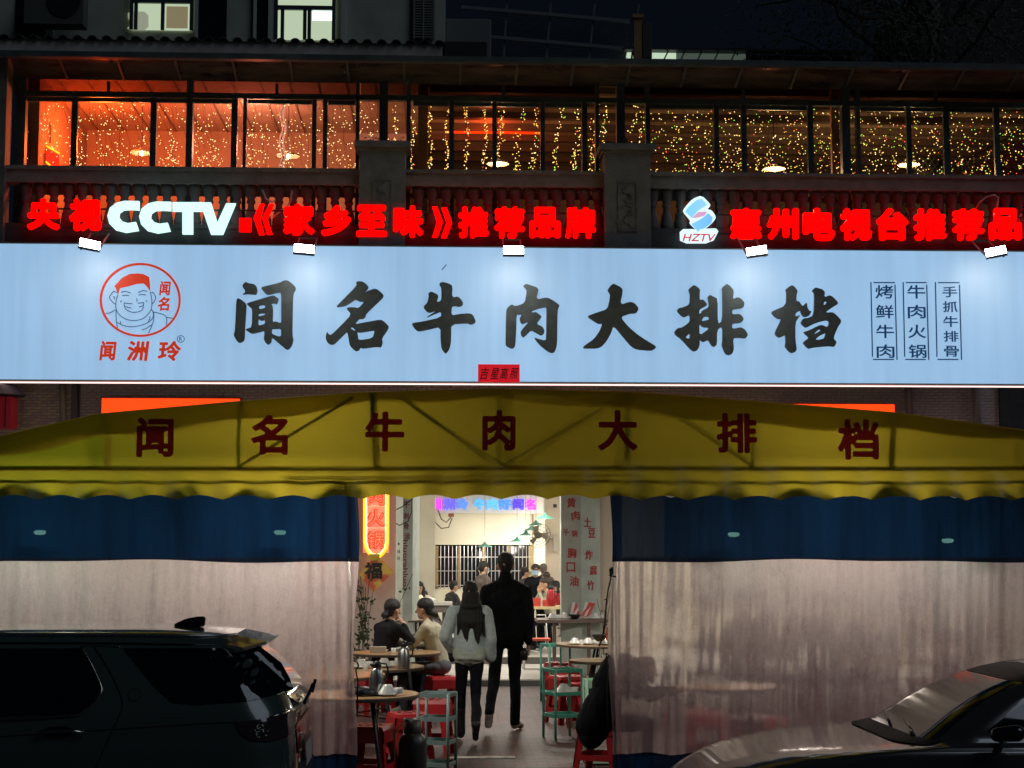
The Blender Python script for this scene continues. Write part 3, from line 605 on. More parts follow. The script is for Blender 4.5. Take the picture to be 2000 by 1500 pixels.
for a, b in ((697, 788), (1181, 1272)):
    cx_ = (X(a, YB) + X(b, YB)) / 2; w_ = X(b, YB) - X(a, YB); zt_ = Z(291, YB)
    t = thing('stone_pier', (0, 0, 0), 'square stone pier with carved panel, ' + ('left of the middle windows' if a < 900 else 'right, above the gap between the two letter rows'), 'pier', 'stone piers of the balustrade')
    MB().box((cx_ - w_ / 2, YB - .26, zfl - .2), (cx_ + w_ / 2, YB + .3, zt_ - .10)).build('shaft', M_STONE, t)
    MB().box((cx_ - w_ / 2 - .03, YB - .29, zt_ - .101), (cx_ + w_ / 2 + .03, YB + .33, zt_ - .06)).box((cx_ - w_ / 2 - .07, YB - .33, zt_ - .06), (cx_ + w_ / 2 + .07, YB + .37, zt_ + .02)).build('capital', M_STONE, t)
    zz0, zz1 = Z(450, YB - .26), Z(352, YB - .26)
    f_ = MB(); 
    for q in ((-.14, -.12), (.12, .14)): f_.box((cx_ + q[0], YB - .275, zz0), (cx_ + q[1], YB - .259, zz1))
    f_.box((cx_ - .12, YB - .275, zz0), (cx_ + .12, YB - .259, zz0 + .02)).box((cx_ - .12, YB - .275, zz1 - .02), (cx_ + .12, YB - .259, zz1)).build('panel_frame', M_STONE, t)
    cv = MB()
    for j in range(9):
        cz = zz0 + .08 + j * (zz1 - zz0 - .16) / 8
        cv.tube([(cx_ + .07 * math.sin(j * 2.1 + q * .8), YB - .262, cz + .03 * math.cos(q * 1.3 + j)) for q in range(5)], .012, 5)
    cv.build('carving', M_STONE, t, True)
    pt = thing('potted_plant', (0, 0, 0), 'dark low plant growing on top of the ' + ('left' if a < 900 else 'right') + ' stone pier', 'plant')
    m_ = MB()
    for j in range(90):
        px_ = cx_ + random.gauss(0, w_ * .28); h_ = random.uniform(.02, .12); yy = YB + random.uniform(-.15, .15); r_ = random.uniform(.02, .045); an = random.uniform(0, 6.3)
        m_.add([(px_, yy, zt_ + h_), (px_ + r_ * math.cos(an), yy + r_ * .4, zt_ + h_ + r_ * abs(math.sin(an))), (px_ + r_ * .5, yy, zt_ + h_ + r_ * .8), (px_ - r_ * .3, yy - .01, zt_ + h_ + r_ * .4)], [(0, 1, 2, 3)])
    m_.build('leaves', mat('dark_leaf', (.03, .05, .025), .7), pt)
    MB().box((cx_ - .12, YB - .1, zt_ + .02), (cx_ + .12, YB + .1, zt_ + .06)).build('soil_tray', M_DARK, pt)

# -------- glazing frame
YW = 23.15
zq = lambda py: Z(py, YW)
fr = thing('window_frame', (0, 0, 0), 'dark metal frame and posts holding the wide terrace windows', 'window frame')
for py0, py1 in ((146, 163), (190, 200)):
    MB().box((X(12, YW), YW - .05, zq(py1)), (XR_, YW + .05, zq(py0))).build('cross_beam', M_FRAME, fr)
for px, wd in ((18, .13), (355, .09), (691, .05), (743, .12), (793, .06), (1170, .055), (1217, .12), (1271, .06), (1667, .12), (1692, .05)):
    q = X(px, YW); MB().box((q - wd / 2, YW - .07, zfl), (q + wd / 2, YW + .07, zq(124))).build('post', M_FRAME, fr)
for px, wd in ((124, .085), (282, .085), (444, .085), (465, .05), (604, .06), (626, .06), (879, .07), (965, .065), (1061, .065), (1145, .075), (1409, .07), (1464, .075), (1597, .08), (1794, .07), (1869, .085), (1970, .08)):
    q = X(px, YW); MB().box((q - wd / 2, YW - .03, zfl), (q + wd / 2, YW + .03, zq(200))).build('mullion', M_FRAME, fr)
for px in (190, 528, 983, 1464, 1850): 
    q = X(px, YW); MB().box((q - .02, YW - .03, zq(193)), (q + .02, YW + .03, zq(170))).build('transom_bar', M_FRAME, fr)
MB().box((X(18, YW), YW - .028, zfl + .8), (XR_, YW + .028, zfl + .86)).build('sill_bar', M_FRAME, fr)
gt = bpy.data.materials.new('tinted_glass'); gt.use_nodes = True; nt = gt.node_tree; b = nt.nodes['Principled BSDF']; out_ = nt.nodes['Material Output']
tp = nt.nodes.new('ShaderNodeBsdfTransparent'); tp.inputs[0].default_value = (.55, .42, .40, 1); b.inputs['Base Color'].default_value = (.01, .01, .012, 1); b.inputs['Roughness'].default_value = .1
m_ = nt.nodes.new('ShaderNodeMixShader'); m_.inputs[0].default_value = .25; nt.links.new(tp.outputs[0], m_.inputs[1]); nt.links.new(b.outputs[0], m_.inputs[2]); nt.links.new(m_.outputs[0], out_.inputs[0])
for a, b in ((22, 350), (359, 690), (696, 738), (748, 1167), (1222, 1662), (1672, 2075)):
    MB().box((X(a, YW), YW - .006, zq(190)), (X(b, YW), YW + .006, zq(163))).build('transom_pane', gt, fr)
for a, b in ((26, 118), (130, 276), (288, 349), (361, 438), (470, 599), (631, 686), (802, 872), (885, 958), (971, 1055), (1067, 1138), (1276, 1402), (1415, 1457), (1470, 1590), (1700, 1787), (1800, 1862), (1876, 1962)):
    MB().box((X(a, YW), YW - .02, zq(209)), (X(b, YW), YW + .02, zq(201))).box((X(a, YW), YW - .02, zfl + .84), (X(b, YW), YW + .02, zfl + .93)).build('sash_rail', M_FRAME, fr)
# front gutter beam and canopy
MB().box((X(-60, 22.45), 22.4, Z(124, 22.45)), (XR_, 22.52, Z(113, 22.45))).build('gutter_beam', M_FRAME, uf)
mc = bpy.data.materials.new('canopy_sheet'); mc.use_nodes = True; nt = mc.node_tree; b = nt.nodes['Principled BSDF']
tc = nt.nodes.new('ShaderNodeTexCoord'); mp = nt.nodes.new('ShaderNodeMapping'); mp.inputs['Scale'].default_value = (.8, 3, 3); n = nt.nodes.new('ShaderNodeTexNoise'); n.inputs['Scale'].default_value = 2.5; n.inputs['Detail'].default_value = 5
nt.links.new(tc.outputs['Object'], mp.inputs[0]); nt.links.new(mp.outputs[0], n.inputs[0]); cr = nt.nodes.new('ShaderNodeValToRGB')
cr.color_ramp.elements[0].position = .35; cr.color_ramp.elements[0].color = (.04, .032, .03, 1); cr.color_ramp.elements[1].position = .8; cr.color_ramp.elements[1].color = (.14, .11, .10, 1)
nt.links.new(n.outputs[0], cr.inputs[0]); nt.links.new(cr.outputs[0], b.inputs['Base Color']); b.inputs['Roughness'].default_value = .14; b.inputs['Specular IOR Level'].default_value = 1.
def can(u_, v_):
    xx = XL_ + (XR_ - XL_) * u_; return (xx, 22.53 + .60 * v_, Z(124, 22.5) + .05 - .18 * v_ + .05 * math.sin(v_ * PI))
MB().grid(can, 120, 6).build('canopy_sheet', mc, uf, True)
x = XL_ + .3
while x < XR_:
    MB().bar((x, 22.54, Z(124, 22.5) + .02), (x, 23.10, Z(124, 22.5) - .13), .03).build('canopy_rib', M_FRAME, uf); x += .80
# -------- room
M_WARMW = mat('terrace_wall', (.42, .30, .22), .8, noise=(2, .15))
M_CEIL = mat('terrace_ceiling', (.34, .26, .18), .45, noise=(3, .3), stretch=(.4, 2, 1))
M_BEAM = mat('terrace_beam', (.10, .07, .05), .6)
zc = 8.72
MB().box((XL_, 23.25, zc), (X(745, 25), 31, zc + .08)).build('room_ceiling', M_WARMW, uf)
MB().box((X(745, 25) + .01, 23.25, zc), (XR_ + 2, 31, zc + .08)).build('room_ceiling', M_CEIL, uf)
MB().box((XL_, 26.6, zfl), (X(690, 26.6), 26.8, zc)).build('room_wall', M_WARMW, uf)
MB().box((X(690, 26.6), 26.6, zfl), (X(790, 26.6), 26.8, zc)).build('room_wall', mat('lilac_wall', (.48, .44, .50), .8), uf)
MB().box((XL_, 30.8, zfl), (XR_ + 2, 31, zc)).build('room_wall', M_WARMW, uf)
MB().box((X(62, 23.6) - .02, 23.4, zfl), (X(66, 24.4), 26.6, zc)).build('room_wall', mat('dim_wall', (.28, .16, .10), .8), uf)
MB().box((X(812, 23.6), 23.55, zfl), (X(832, 23.6), 23.8, zc)).build('column', mat('brown_column', (.16, .09, .05), .7), uf)
MB().box((X(1637, 23.6), 23.5, zfl), (X(1652, 23.6), 23.6, zc)).build('column', mat('red_brown_column', (.28, .13, .10), .7), uf)
y = 23.7
while y < 30.5:
    MB().box((X(835, 24), y, zc - .10), (XR_ + 1, y + .14, zc - .003)).build('ceiling_beam', M_BEAM, uf); y += .72
for k in range(14):
    xx = XL_ + .4 + k * .42
    MB().box((xx, 23.4, zc - .012), (xx + .02, 26.59, zc - .001)).build('ceiling_seam', mat('seam_brown', (.18, .11, .07), .8), uf)
MB().box((XL_ - .5, 22.6, zfl), (X(-14, 22.6), 22.9, Z(120, 22.6))).build('end_wall', mat('end_wall_paint', (.12, .12, .13), .8, noise=(2, .4)), uf)
# stair stringer at the right end
MB().add([P(1880, 335, 24.6), P(2080, 232, 24.6), P(2080, 345, 24.6), P(1880, 375, 24.6), P(1880, 335, 24.7), P(2080, 232, 24.7), P(2080, 345, 24.7), P(1880, 375, 24.7)],
         [(0, 1, 2, 3), (7, 6, 5, 4), (0, 4, 5, 1), (3, 2, 6, 7), (0, 3, 7, 4), (1, 5, 6, 2)]).build('stair_stringer', mat('stair_red', (.30, .10, .06), .7), uf)
sr = MB().bar(P(1870, 322, 24.6), P(2070, 215, 24.6), .03)
for k in range(16): sr.bar(P(1880 + 12 * k, 318 - 6.4 * k, 24.6), P(1880 + 12 * k, 338 - 6.4 * k, 24.6), .012)
sr.build('stair_rail', M_BEAM, uf)
sr = MB()
for k in range(5): sr.bar(P(92, 205 + k * 5, 25.8), P(160, 255 + k * 5, 25.8), .015)
sr.build('stair_rail', M_WARMW, uf)
# red tube sign in the middle and red box sign at the left
t = thing('tube_sign', (0, 0, 0), 'long red glowing strip sign hanging in the middle upper window', 'sign')
MB().box((X(884, 26), 26, Z(260, 26)), (X(1052, 26), 26.05, Z(248, 26))).build('lit_strip', glow('strip_red', (1, .02, .0), 2.2), t)
MB().box((X(866, 26), 26, Z(260, 26)), (X(884, 26) - .002, 26.05, Z(248, 26))).build('lit_end', glow('strip_orange', (1, .22, .01), 1.3), t)
MB().box((X(1052, 26) + .002, 26, Z(260, 26)), (X(1062, 26), 26.05, Z(248, 26))).build('lit_end', MATS['strip_orange'], t)
MB().bar(P(900, 247, 26.03), P(900, 196, 26.03), .012).bar(P(1040, 247, 26.03), P(1040, 196, 26.03), .012).build('hanger', M_BEAM, t)
t = thing('neon_box', (0, 0, 0), 'small tilted red glowing sign box at the far left of the upper terrace', 'sign')
pts = [P(82, 280, 23.9), P(116, 300, 23.9), P(116, 320, 23.9), P(98, 322, 23.9), P(82, 308, 23.9)]
n_ = len(pts); MB().add(pts + [p + Vector((0, .1, 0)) for p in pts], [tuple(range(n_))[::-1], tuple(range(n_, 2 * n_))] + [(i, (i + 1) % n_, n_ + (i + 1) % n_, n_ + i) for i in range(n_)]).build('lit_body', glow('neon_red', (1, .012, .004), 3.0), t)
MB().tube([P(82, 280, 23.88), P(116, 300, 23.88)], .014, 6).build('yellow_tube', glow('tube_yellow', (1, .35, .01), 2.4), t)
MB().tube([P(81, 309, 23.88), P(98, 323, 23.88)], .014, 6).build('yellow_tube', MATS['tube_yellow'], t)
MB().bar(P(98, 279, 23.95), P(98, 240, 23.95), .02).build('hanger', M_BEAM, t)
# pendant lamps
for i, (px, py, col, e, lb) in enumerate(((277, 297, (1, .30, .10), 18, 'white enamel pendant lamp in the orange windows, furthest left'), (563, 303, (1, .40, .18), 14, 'white enamel pendant lamp beside the white hanging drape'),
        (972, 318, (1, .55, .24), 34, 'white enamel pendant lamp under the red strip sign'), (1512, 328, (1, .58, .26), 44, 'pendant lamp low among coloured fairy lights above the right letters'), (1775, 320, (1, .58, .26), 44, 'pendant lamp in the right end bay of fairy lights'))):
    p = P(px, py, 24.8)
    t = thing('pendant_lamp', p, lb, 'lamp', 'pendant lamps in the upper terrace')
    MB().lathe([(.03, .06), (.05, .045), (.17, .0), (.18, -.02), (.165, -.018), (.04, .03)], 20, close=False).build('shade', cloth('enamel_shade', (.42, .40, .34), .25), t, True)
    MB().lathe([(.004, .02), (.022, .0), (.028, -.025), (.018, -.05), (.004, -.06)], 10, close=False).build('bulb', glow('bulb_warm', (1, .82, .5), 14), t, True)
    MB().tube([(0, 0, .06), (0, 0, zc - p.z)], .006, 5).build('cord', M_DARK, t)
    lamp('pendant_light', 'POINT', (0, 0, -.22), e * 1.0, col, .04, parent=t)
lamp('orange_neon_light', 'POINT', P(200, 285, 24.4), 170, (1, .13, .02), .15)
lamp('orange_neon_light', 'POINT', P(500, 285, 24.6), 90, (1, .34, .20), .15)
lamp('red_strip_light', 'POINT', P(960, 275, 25.7), 22, (1, .10, .02), .15)
# fairy lights
LC = {n_: glow(n_, c, s, False) for n_, c, s in (('bulb_gold', (1, .60, .10), 2.2), ('bulb_white', (1, .72, .30), 3.0), ('bulb_red', (1, .12, .04), 2), ('bulb_green', (.45, 1, .08), 1.6))}
LCN = list(LC.values())
M_WIRE = mat('fairy_wire', (.03, .03, .02), .6)
def strand(px, pyt, pyb, nb, sway, mix, label, group, rad=.0095, Yd=23.5):
    root = P(px, pyt, Yd); t = thing('light_string', root, label, 'fairy lights', group)
    path = []; ph = random.uniform(0, 6); L = root.z - P(px, pyb, Yd).z
    for k in range(13):
        v = k / 12; path.append((sway[0] * v + sway[1] * math.sin(v * 9 + ph), 0, -L * v))
    MB().tube(path, .0022, 4).build('wire', M_WIRE, t)
    m_ = MB(); fm = []
    for k in range(nb):
        v = random.random() ** .75 * 12; i = min(int(v), 11); f_ = v - i
        c = [path[i][j] * (1 - f_) + path[i + 1][j] * f_ for j in range(3)]
        c[0] += random.gauss(0, sway[2]); c[1] += random.uniform(-.05, .05)
        r_ = rad * random.uniform(.75, 1.15)
        m_.add([(c[0] + r_, c[1], c[2]), (c[0], c[1] + r_, c[2]), (c[0] - r_, c[1], c[2]), (c[0], c[1] - r_, c[2]), (c[0], c[1], c[2] + r_), (c[0], c[1], c[2] - r_)],
               [(0, 1, 4), (1, 2, 4), (2, 3, 4), (3, 0, 4), (1, 0, 5), (2, 1, 5), (3, 2, 5), (0, 3, 5)])
        fm += [random.choices(range(4), mix)[0]] * 8
    m_.build('bulbs', None, t, mats=LCN, fm=fm)['kind'] = 'stuff'
def bay(px):
    b_ = [124, 282, 355, 444, 604, 691, 743, 793, 879, 965, 1061, 1145, 1217, 1271, 1409, 1464, 1597, 1667, 1794, 1869, 1970]
    o_ = ['first', 'second', 'third', 'fourth', 'fifth', 'sixth', 'seventh', 'eighth', 'ninth', 'tenth', 'eleventh']
    i_ = sum(px > q for q in b_)
    return o_[i_] + ' pane from the left' if i_ < 11 else o_[len(b_) - i_] + ' pane from the right'
lb1 = 'string of warm white fairy lights'
px = 58
while px < 735:
    strand(px, 182 + random.uniform(-4, 12), 336, random.randint(15, 23), (random.uniform(.1, .35) if px > 120 else 0, .03, .05), (2, 8, 0, 0), lb1 + ', ' + bay(px), 'warm white fairy light strings, left windows', .0078); px += random.uniform(10, 14)
lb2 = 'dense column of golden fairy lights'
for px in (771, 806, 842, 873, 912, 948, 985, 1023, 1052, 1098, 1130, 1165, 1185, 1238, 1255):
    strand(px, 200, 338, 55, (.0 if px < 960 else random.uniform(-.16, -.05), .022, .017 if px < 960 else .026), (8, 3, 1, 2 if px > 1000 else 0), lb2 + ', ' + bay(px), 'golden fairy light strings, middle windows', .0088)
lb3 = 'string of golden, red and green fairy lights'
px = 1276
while px < 2040:
    strand(px, 200 + random.uniform(-3, 14), 342, random.randint(13, 20), (random.uniform(-.05, .12), .03, .05), (8, 3, 2, 3), lb3 + ', ' + bay(px), 'coloured fairy light strings, right windows', .0082); px += random.uniform(8.5, 11.5)
# white sheer drape
tag(MB().grid(lambda u_, v_: (X(536, 23.6) + .075 * u_ + .02 * math.sin(v_ * 17), 23.6 + .03 * math.sin(u_ * 9), Z(192, 23.6) + (Z(332, 23.6) - Z(192, 23.6)) * v_), 6, 24).build('sheer_drape', cloth('sheer_white', (.55, .58, .66), .6), smooth=True),
    'narrow twisted white drape hanging in the second pair of left windows', 'drape')
# loose white cables over the right letters
for pts, lb in (([(1905, 408), (1915, 393), (1928, 384), (1943, 380), (1950, 386), (1947, 408)], 'pale looping cable above the last two red characters'), ([(1995, 418), (1990, 428), (1992, 436)], 'short pale cable end at the far right of the letters'),
        ([(512, 370), (520, 388), (532, 395), (538, 390)], 'pale cable looping down from the rail above the first small red brackets'), ([(570, 372), (568, 392), (562, 402), (540, 418), (531, 427)], 'pale twisted cable left of the roof shaped red character')):
    tag(MB().tube([P(*q, YB - .17) for q in pts], .012, 6).build('cable', mat('pale_cable', (.5, .48, .45), .5), smooth=True), lb, 'cable')

# ================================================================ BUILDINGS BEHIND
ub = thing('old_house', (0, 0, 0), 'dim rendered house with two lit windows above the terrace roof', 'building')
M_REND = mat('dim_render', (.46, .48, .40), .9, noise=(2, .2), bump=(30, .4))
YU = 27.6
MB().box((X(-60, YU), YU, Z(120, YU)), (X(866, YU), YU + 3, Z(-60, YU))).build('wall', M_REND, ub)
for a, b in ((60, 74), (360, 366), (478, 484), (508, 522), (655, 664)): MB().box((X(a, YU - .1), YU - .08, Z(110, YU)), (X(b, YU - .1), YU - .002, Z(-50, YU))).build('wall_pilaster', mat('pilaster_render', (.58, .60, .56), .9), ub)
for a, b in ((0, 58), (366, 425), (478, 508)): MB().box((X(a, YU), YU - .03, Z(85, YU)), (X(b, YU), YU - .004, Z(-40, YU))).build('dark_window', mat('dark_pane', (.012, .016, .024), .2), ub)
YE = 25.2
ze0, ze1 = Z(118, YE, 600), Z(84, YE, 600)
MB().box((X(-60, YE), YE, ze0), (X(860, YE), YE + .25, ze1)).box((X(-60, YE), YE - .03, ze0), (X(862, YE), YE + .0, ze0 + .05)).build('eave_board', mat('eave_grey', (.52, .50, .48), .85, noise=(3, .3)), ub)
tme = MB().add([(r_ * math.cos(a_), yy, r_ * math.sin(a_) * .8 + yy * .17) for yy in (-.06, 2.2) for r_ in (.075, .055) for a_ in [PI * j / 8 for j in range(9)]],
     [(j, j + 1, j + 10, j + 9) for j in range(8)] + [(18 + j, 18 + j + 9, 18 + j + 10, 18 + j + 1) for j in range(8)] + [(j, j + 18, j + 19, j + 1) for j in range(8)] + [(9 + j, 10 + j, 28 + j, 27 + j) for j in range(8)]).mesh('roof_tile', mat('roof_tile', (.035, .04, .04), .8, noise=(9, .3)), True)
x = X(-50, YE); zz = ze1
while x < X(858, YE): put('roof_tile', tme, ub, (x, YE - .02, ze1 + .005)); x += .225
MB().add([(X(-60, YE), YE - .03, ze1 + .001), (X(860, YE), YE - .03, ze1 + .001), (X(860, YE), YE + 2.3, ze1 + .36), (X(-60, YE), YE + 2.3, ze1 + .36)], [(0, 1, 2, 3)]).build('roof_bed', MATS['roof_tile'], ub)
def lit_window(a, b, y0, y1, splits, ysp, lb):
    t = put('window', None, ub)
    MB().box((X(a, YU), YU - .035, Z(y1, YU)), (X(b, YU), YU - .03, Z(-60, YU))).build('lit_pane', glow('window_glow', (.60, .72, .50), .80), t)
    m_ = MB()
    for q in (a, b, *splits): m_.box((X(q, YU) - .03, YU - .09, Z(y1, YU)), (X(q, YU) + .03, YU - .036, Z(ysp if q in splits else -60, YU)))
    m_.box((X(a, YU), YU - .095, Z(ysp + 8, YU)), (X(b, YU), YU - .037, Z(ysp, YU))).build('frame', M_FRAME, t)
    return t
t = lit_window(234, 355, 0, 70, (243, 297), 11, '')
MB().box((X(304, YU), YU - .05, Z(66, YU)), (X(347, YU), YU - .036, Z(24, YU))).build('paper_sheet', mat('brown_sheet', (.2, .17, .1), .8, emit=(.26, .22, .12), es=.8), t)
shape('paper_sheet', smooth_poly([(250, 23), (290, 23), (290, 60), (246, 58), (258, 46), (250, 36)]), 1, 0, 0, YU - .036, mat('grey_sheet', (.2, .2, .15), .8, emit=(.33, .36, .26), es=.8), t, .01)
t = lit_window(525, 641, 0, 85, (538, 583, 592), 20, '')
MB().box((X(598, YU), YU - .05, Z(47, YU)), (X(639, YU), YU - .036, Z(27, YU))).build('lit_lamp', glow('tube_white', (.75, 1, .85), 1.7), t)
# louvred panel
lv = MB()
for k in range(24): lv.box((X(802, YU), YU - .08, Z(78 - k * 5, YU)), (X(842, YU), YU - .04, Z(76 - k * 5, YU)))
lv.box((X(801, YU), YU - .09, Z(82, YU)), (X(804, YU), YU - .03, Z(-50, YU))).box((X(820, YU), YU - .09, Z(82, YU)), (X(823, YU), YU - .03, Z(-50, YU))).box((X(841, YU), YU - .09, Z(82, YU)), (X(845, YU), YU - .03, Z(-50, YU))).build('louvre', mat('louvre_paint', (.22, .23, .22), .7), ub)
# outdoor air conditioner
p = P(110, 10, YU - .5)
t = thing('air_conditioner', (p.x, YU - .5, p.z), 'dark outdoor air conditioner with a round fan at the top left', 'air conditioner')
MB().cbox((0, 0, 0), (.98, .34, .75)).build('casing', mat('ac_casing', (.09, .095, .09), .6), t)
f_ = MB().lathe([(.28, 0), (.28, .02), (.26, .02), (.26, 0)], 28, close=False).build('fan_ring', M_DARK, t); f_.rotation_euler = (PI / 2, 0, 0); f_.location = (.17, -.172, .02)
o = MB().lathe([(.255, 0), (.255, .004)], 28).build('fan_recess', mat('fan_black', (.008, .009, .011), .7), t); o.rotation_euler = (PI / 2, 0, 0); o.location = (.17, -.171, .02)
g_ = MB()
for k in range(6): g_.tube([(.05 * (k + .5) * math.cos(a_), .05 * (k + .5) * math.sin(a_), .012) for a_ in [j * PI / 10 for j in range(20)]], .003, 4, closed=True)
o = g_.build('grille', M_DARK, t); o.rotation_euler = (PI / 2, 0, 0); o.location = (.17, -.171, .02)
# tank, box, solar racks, posts and far lit strip
def bx(name, px0, py0, px1, py1, Y, dp, m, label, cat):
    o = MB().box((X(px0, Y), Y, Z(py1, Y)), (X(px1, Y), Y + dp, Z(py0, Y))).build(name, m); bevel(o, .015, 1); tag(o, label, cat); return o
bx('roof_cabin', 866, 38, 958, 115, 28, 2, mat('cabin_grey', (.16, .165, .17), .8), 'dim grey cabin on the roof right of the old house', 'cabin')
bx('water_tank', 862, 82, 950, 118, 27, .8, mat('tank_black', (.012, .013, .016), .7), 'black box shaped tank in front of the dim roof cabin', 'tank')
rk = thing('roof_lattice', (0, 0, 0), 'dark slatted pergola frame above the middle of the terrace roof', 'pergola')
M_LAT = mat('lattice_grey', (.14, .155, .18), .7)
for k in range(4): MB().bar(P(984 + k * 83, 118, 29), P(990 + k * 86, 8, 29), .035).build('upright', M_LAT, rk)
for a, b in (((900, 14), (1230, 42)), ((955, 72), (1228, 96))): MB().bar(P(*a, 28.95), P(*b, 28.95), .06).build('cross_rail', M_LAT, rk)
M_LAT2 = mat('lattice_slat', (.035, .04, .05), .7)
for k in range(22): MB().bar(P(960, 112 - k * 4.6, 29.2), P(1228, 120 - k * 3.9, 29.2), .016).build('slat', M_LAT2, rk)
ps = thing('roof_post', (0, 0, 0), 'tan wooden post standing at the end of the dark pergola', 'post')
MB().bar(P(1245, 118, 26.5), P(1245, 36, 26.5), .13).build('shaft', mat('tan_post', (.30, .18, .08), .8, noise=(4, .2)), ps)
MB().cbox(P(1245, 34, 26.5), (.19, .19, .06)).build('cap', MATS['tan_post'], ps)
bx('post_housing', 1262, 40, 1282, 110, 27.5, .4, mat('housing_grey', (.05, .052, .05), .8), 'grey box behind the tan roof post', 'box')
cn = thing('lit_canopy', (0, 0, 0), 'low far roof edge lit greenish white from below with slanting struts', 'canopy')
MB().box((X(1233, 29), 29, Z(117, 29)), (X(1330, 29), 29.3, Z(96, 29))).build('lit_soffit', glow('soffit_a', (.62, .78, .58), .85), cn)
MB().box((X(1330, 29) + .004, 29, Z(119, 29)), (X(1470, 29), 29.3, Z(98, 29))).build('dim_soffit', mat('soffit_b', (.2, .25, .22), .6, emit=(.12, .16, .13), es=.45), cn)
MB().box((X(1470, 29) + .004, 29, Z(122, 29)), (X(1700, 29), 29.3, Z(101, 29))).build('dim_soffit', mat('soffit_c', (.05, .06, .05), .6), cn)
for k in range(8): MB().bar(P(1296 + k * 33, 118, 28.9), P(1306 + k * 33, 98, 28.9), .025).build('strut', mat('strut_grey', (.3, .33, .28), .6), cn)
MB().box((X(1225, 28.9), 28.8, Z(96, 28.9)), (X(1710, 28.9), 29, Z(91, 28.9))).build('roof_edge', M_DARK, cn)
# tree at the upper right
tr = thing('tree', (P(1798, 120, 28).x, 28, 0), 'dark tree with a netted trunk at the upper right', 'tree')
mt = bpy.data.materials.new('netted_bark'); mt.use_nodes = True; nt = mt.node_tree; b = nt.nodes['Principled BSDF']; tc = nt.nodes.new('ShaderNodeTexCoord')
wv = [nt.nodes.new('ShaderNodeTexWave') for _ in (0, 1)]; mm = nt.nodes.new('ShaderNodeMath'); mm.operation = 'MAXIMUM'
for w_, rz in zip(wv, (R(38), R(-38))):
    mp = nt.nodes.new('ShaderNodeMapping'); mp.inputs['Rotation'].default_value = (0, rz, 0); nt.links.new(tc.outputs['Object'], mp.inputs[0]); nt.links.new(mp.outputs[0], w_.inputs[0]); w_.inputs['Scale'].default_value = 3.2
nt.links.new(wv[0].outputs['Fac'], mm.inputs[0]); nt.links.new(wv[1].outputs['Fac'], mm.inputs[1]); cr = nt.nodes.new('ShaderNodeValToRGB'); cr.color_ramp.elements[0].position = .55; cr.color_ramp.elements[0].color = (.03, .03, .022, 1); cr.color_ramp.elements[1].color = (.16, .18, .14, 1)
nt.links.new(mm.outputs[0], cr.inputs[0]); nt.links.new(cr.outputs[0], b.inputs['Base Color']); b.inputs['Roughness'].default_value = .9
MB().tube([(-.05, 0, 0), (-.02, 0, 6), (0, 0, 9), (.10, 0, 10.6), (.22, 0, 12.5)], .3, 14, rs=[.45, .36, .30, .22, .2]).build('trunk', mt, tr, True)
m_ = MB(); lf = MB()
for k in range(26):
    a0 = Vector((random.uniform(-.2, .2), random.uniform(-.3, .3), random.uniform(9, 12))); d = Vector((random.uniform(-1, .6), random.uniform(-.6, .6), random.uniform(-.1, .8))).normalized()
    pts = [a0]; 
    for j in range(6): d = (d + Vector((random.gauss(0, .25), random.gauss(0, .2), random.gauss(0, .2)))).normalized(); pts.append(pts[-1] + d * .5)
    m_.tube(pts, .03, 5, rs=[.05 * (1 - j / 8) for j in range(7)])
    for j in range(420):
        p0 = pts[random.randint(2, 6)] + Vector((random.gauss(0, .4), random.gauss(0, .4), random.gauss(0, .35))); r_ = random.uniform(.03, .07)
        e1 = Vector((random.gauss(0, 1), random.gauss(0, 1), random.gauss(0, 1))).normalized() * r_; e2 = e1.orthogonal().normalized() * r_ * .45
        lf.add([p0 - e1, p0 + e2, p0 + e1, p0 - e2], [(0, 1, 2, 3)])
m_.build('branch', mat('bark_dark', (.05, .045, .035), .9), tr, True)
lf.build('crown', mat('night_leaf', (.045, .06, .03), .7), tr)
bx('dark_block', 1835, -60, 2120, 128, 32, 4, mat('far_wall', (.03, .034, .04), .9), 'unlit dark building behind the tree at the far right', 'building')

# ================================================================ THE TENT
tn = thing('marquee', (0, 0, 0), 'big yellow sliding tent with an arched lettered gable', 'tent')
def yellow(name, d, t_, tf):
    return cloth(name, d, tf, noise=(1.2, .12), tcol=t_, wr=(1.4, .35, (.6, 1, 2.2)))
M_YEL = yellow('yellow_canvas', (.16, .15, .02), (.52, .41, .03), .72)
zt = lambda py: Z(py, YT)
zval = Z(972, YT)
def gable(u_, v_):
    px = -90 + 2180 * u_
    top = P(px, tent_top(px), YT); x_ = top.x
    bot = zval + .0 + .022 * abs(math.sin(px / 45.0 * PI * .5 + .4)) * 1.6 - .02
    if 690 < px < 1200: bot -= -.005
    z_ = top.z + (bot - top.z) * v_
    f_ = max(0, v_ - .62) / .38
    yy = YT + .012 * math.sin(px / 60) * (v_ * 1.2) + .035 * f_ * math.sin(px / 45.0 * PI + .8) - .05 * f_ + (.03 * math.sin(px / 300 + z_ * 6) * (1 - v_))
    return (x_, yy, z_)
MB().grid(gable, 420, 26).build('gable_sheet', M_YEL, tn, True)
def vault(u_, v_):
    px = -90 + 2180 * u_; top = P(px, tent_top(px), YT); Yd = YT + 7.6 * v_
    return (top.x, Yd, top.z - .03 * abs(math.sin(v_ * 7.6 / 1.2 * PI)) - .002)
MB().grid(vault, 90, 60).build('roof_sheet', yellow('roof_canvas', (.3, .27, .06), (.95, .85, .35), .8), tn, True)
M_TRUSS = mat('tent_truss', (.10, .11, .10), .5, .3)
def tb(a, b, r_=.016, Yd=.07): MB().tube([P(*a, YT + Yd), P(*b, YT + Yd)], r_, 8).build('truss_bar', M_TRUSS, tn, True)
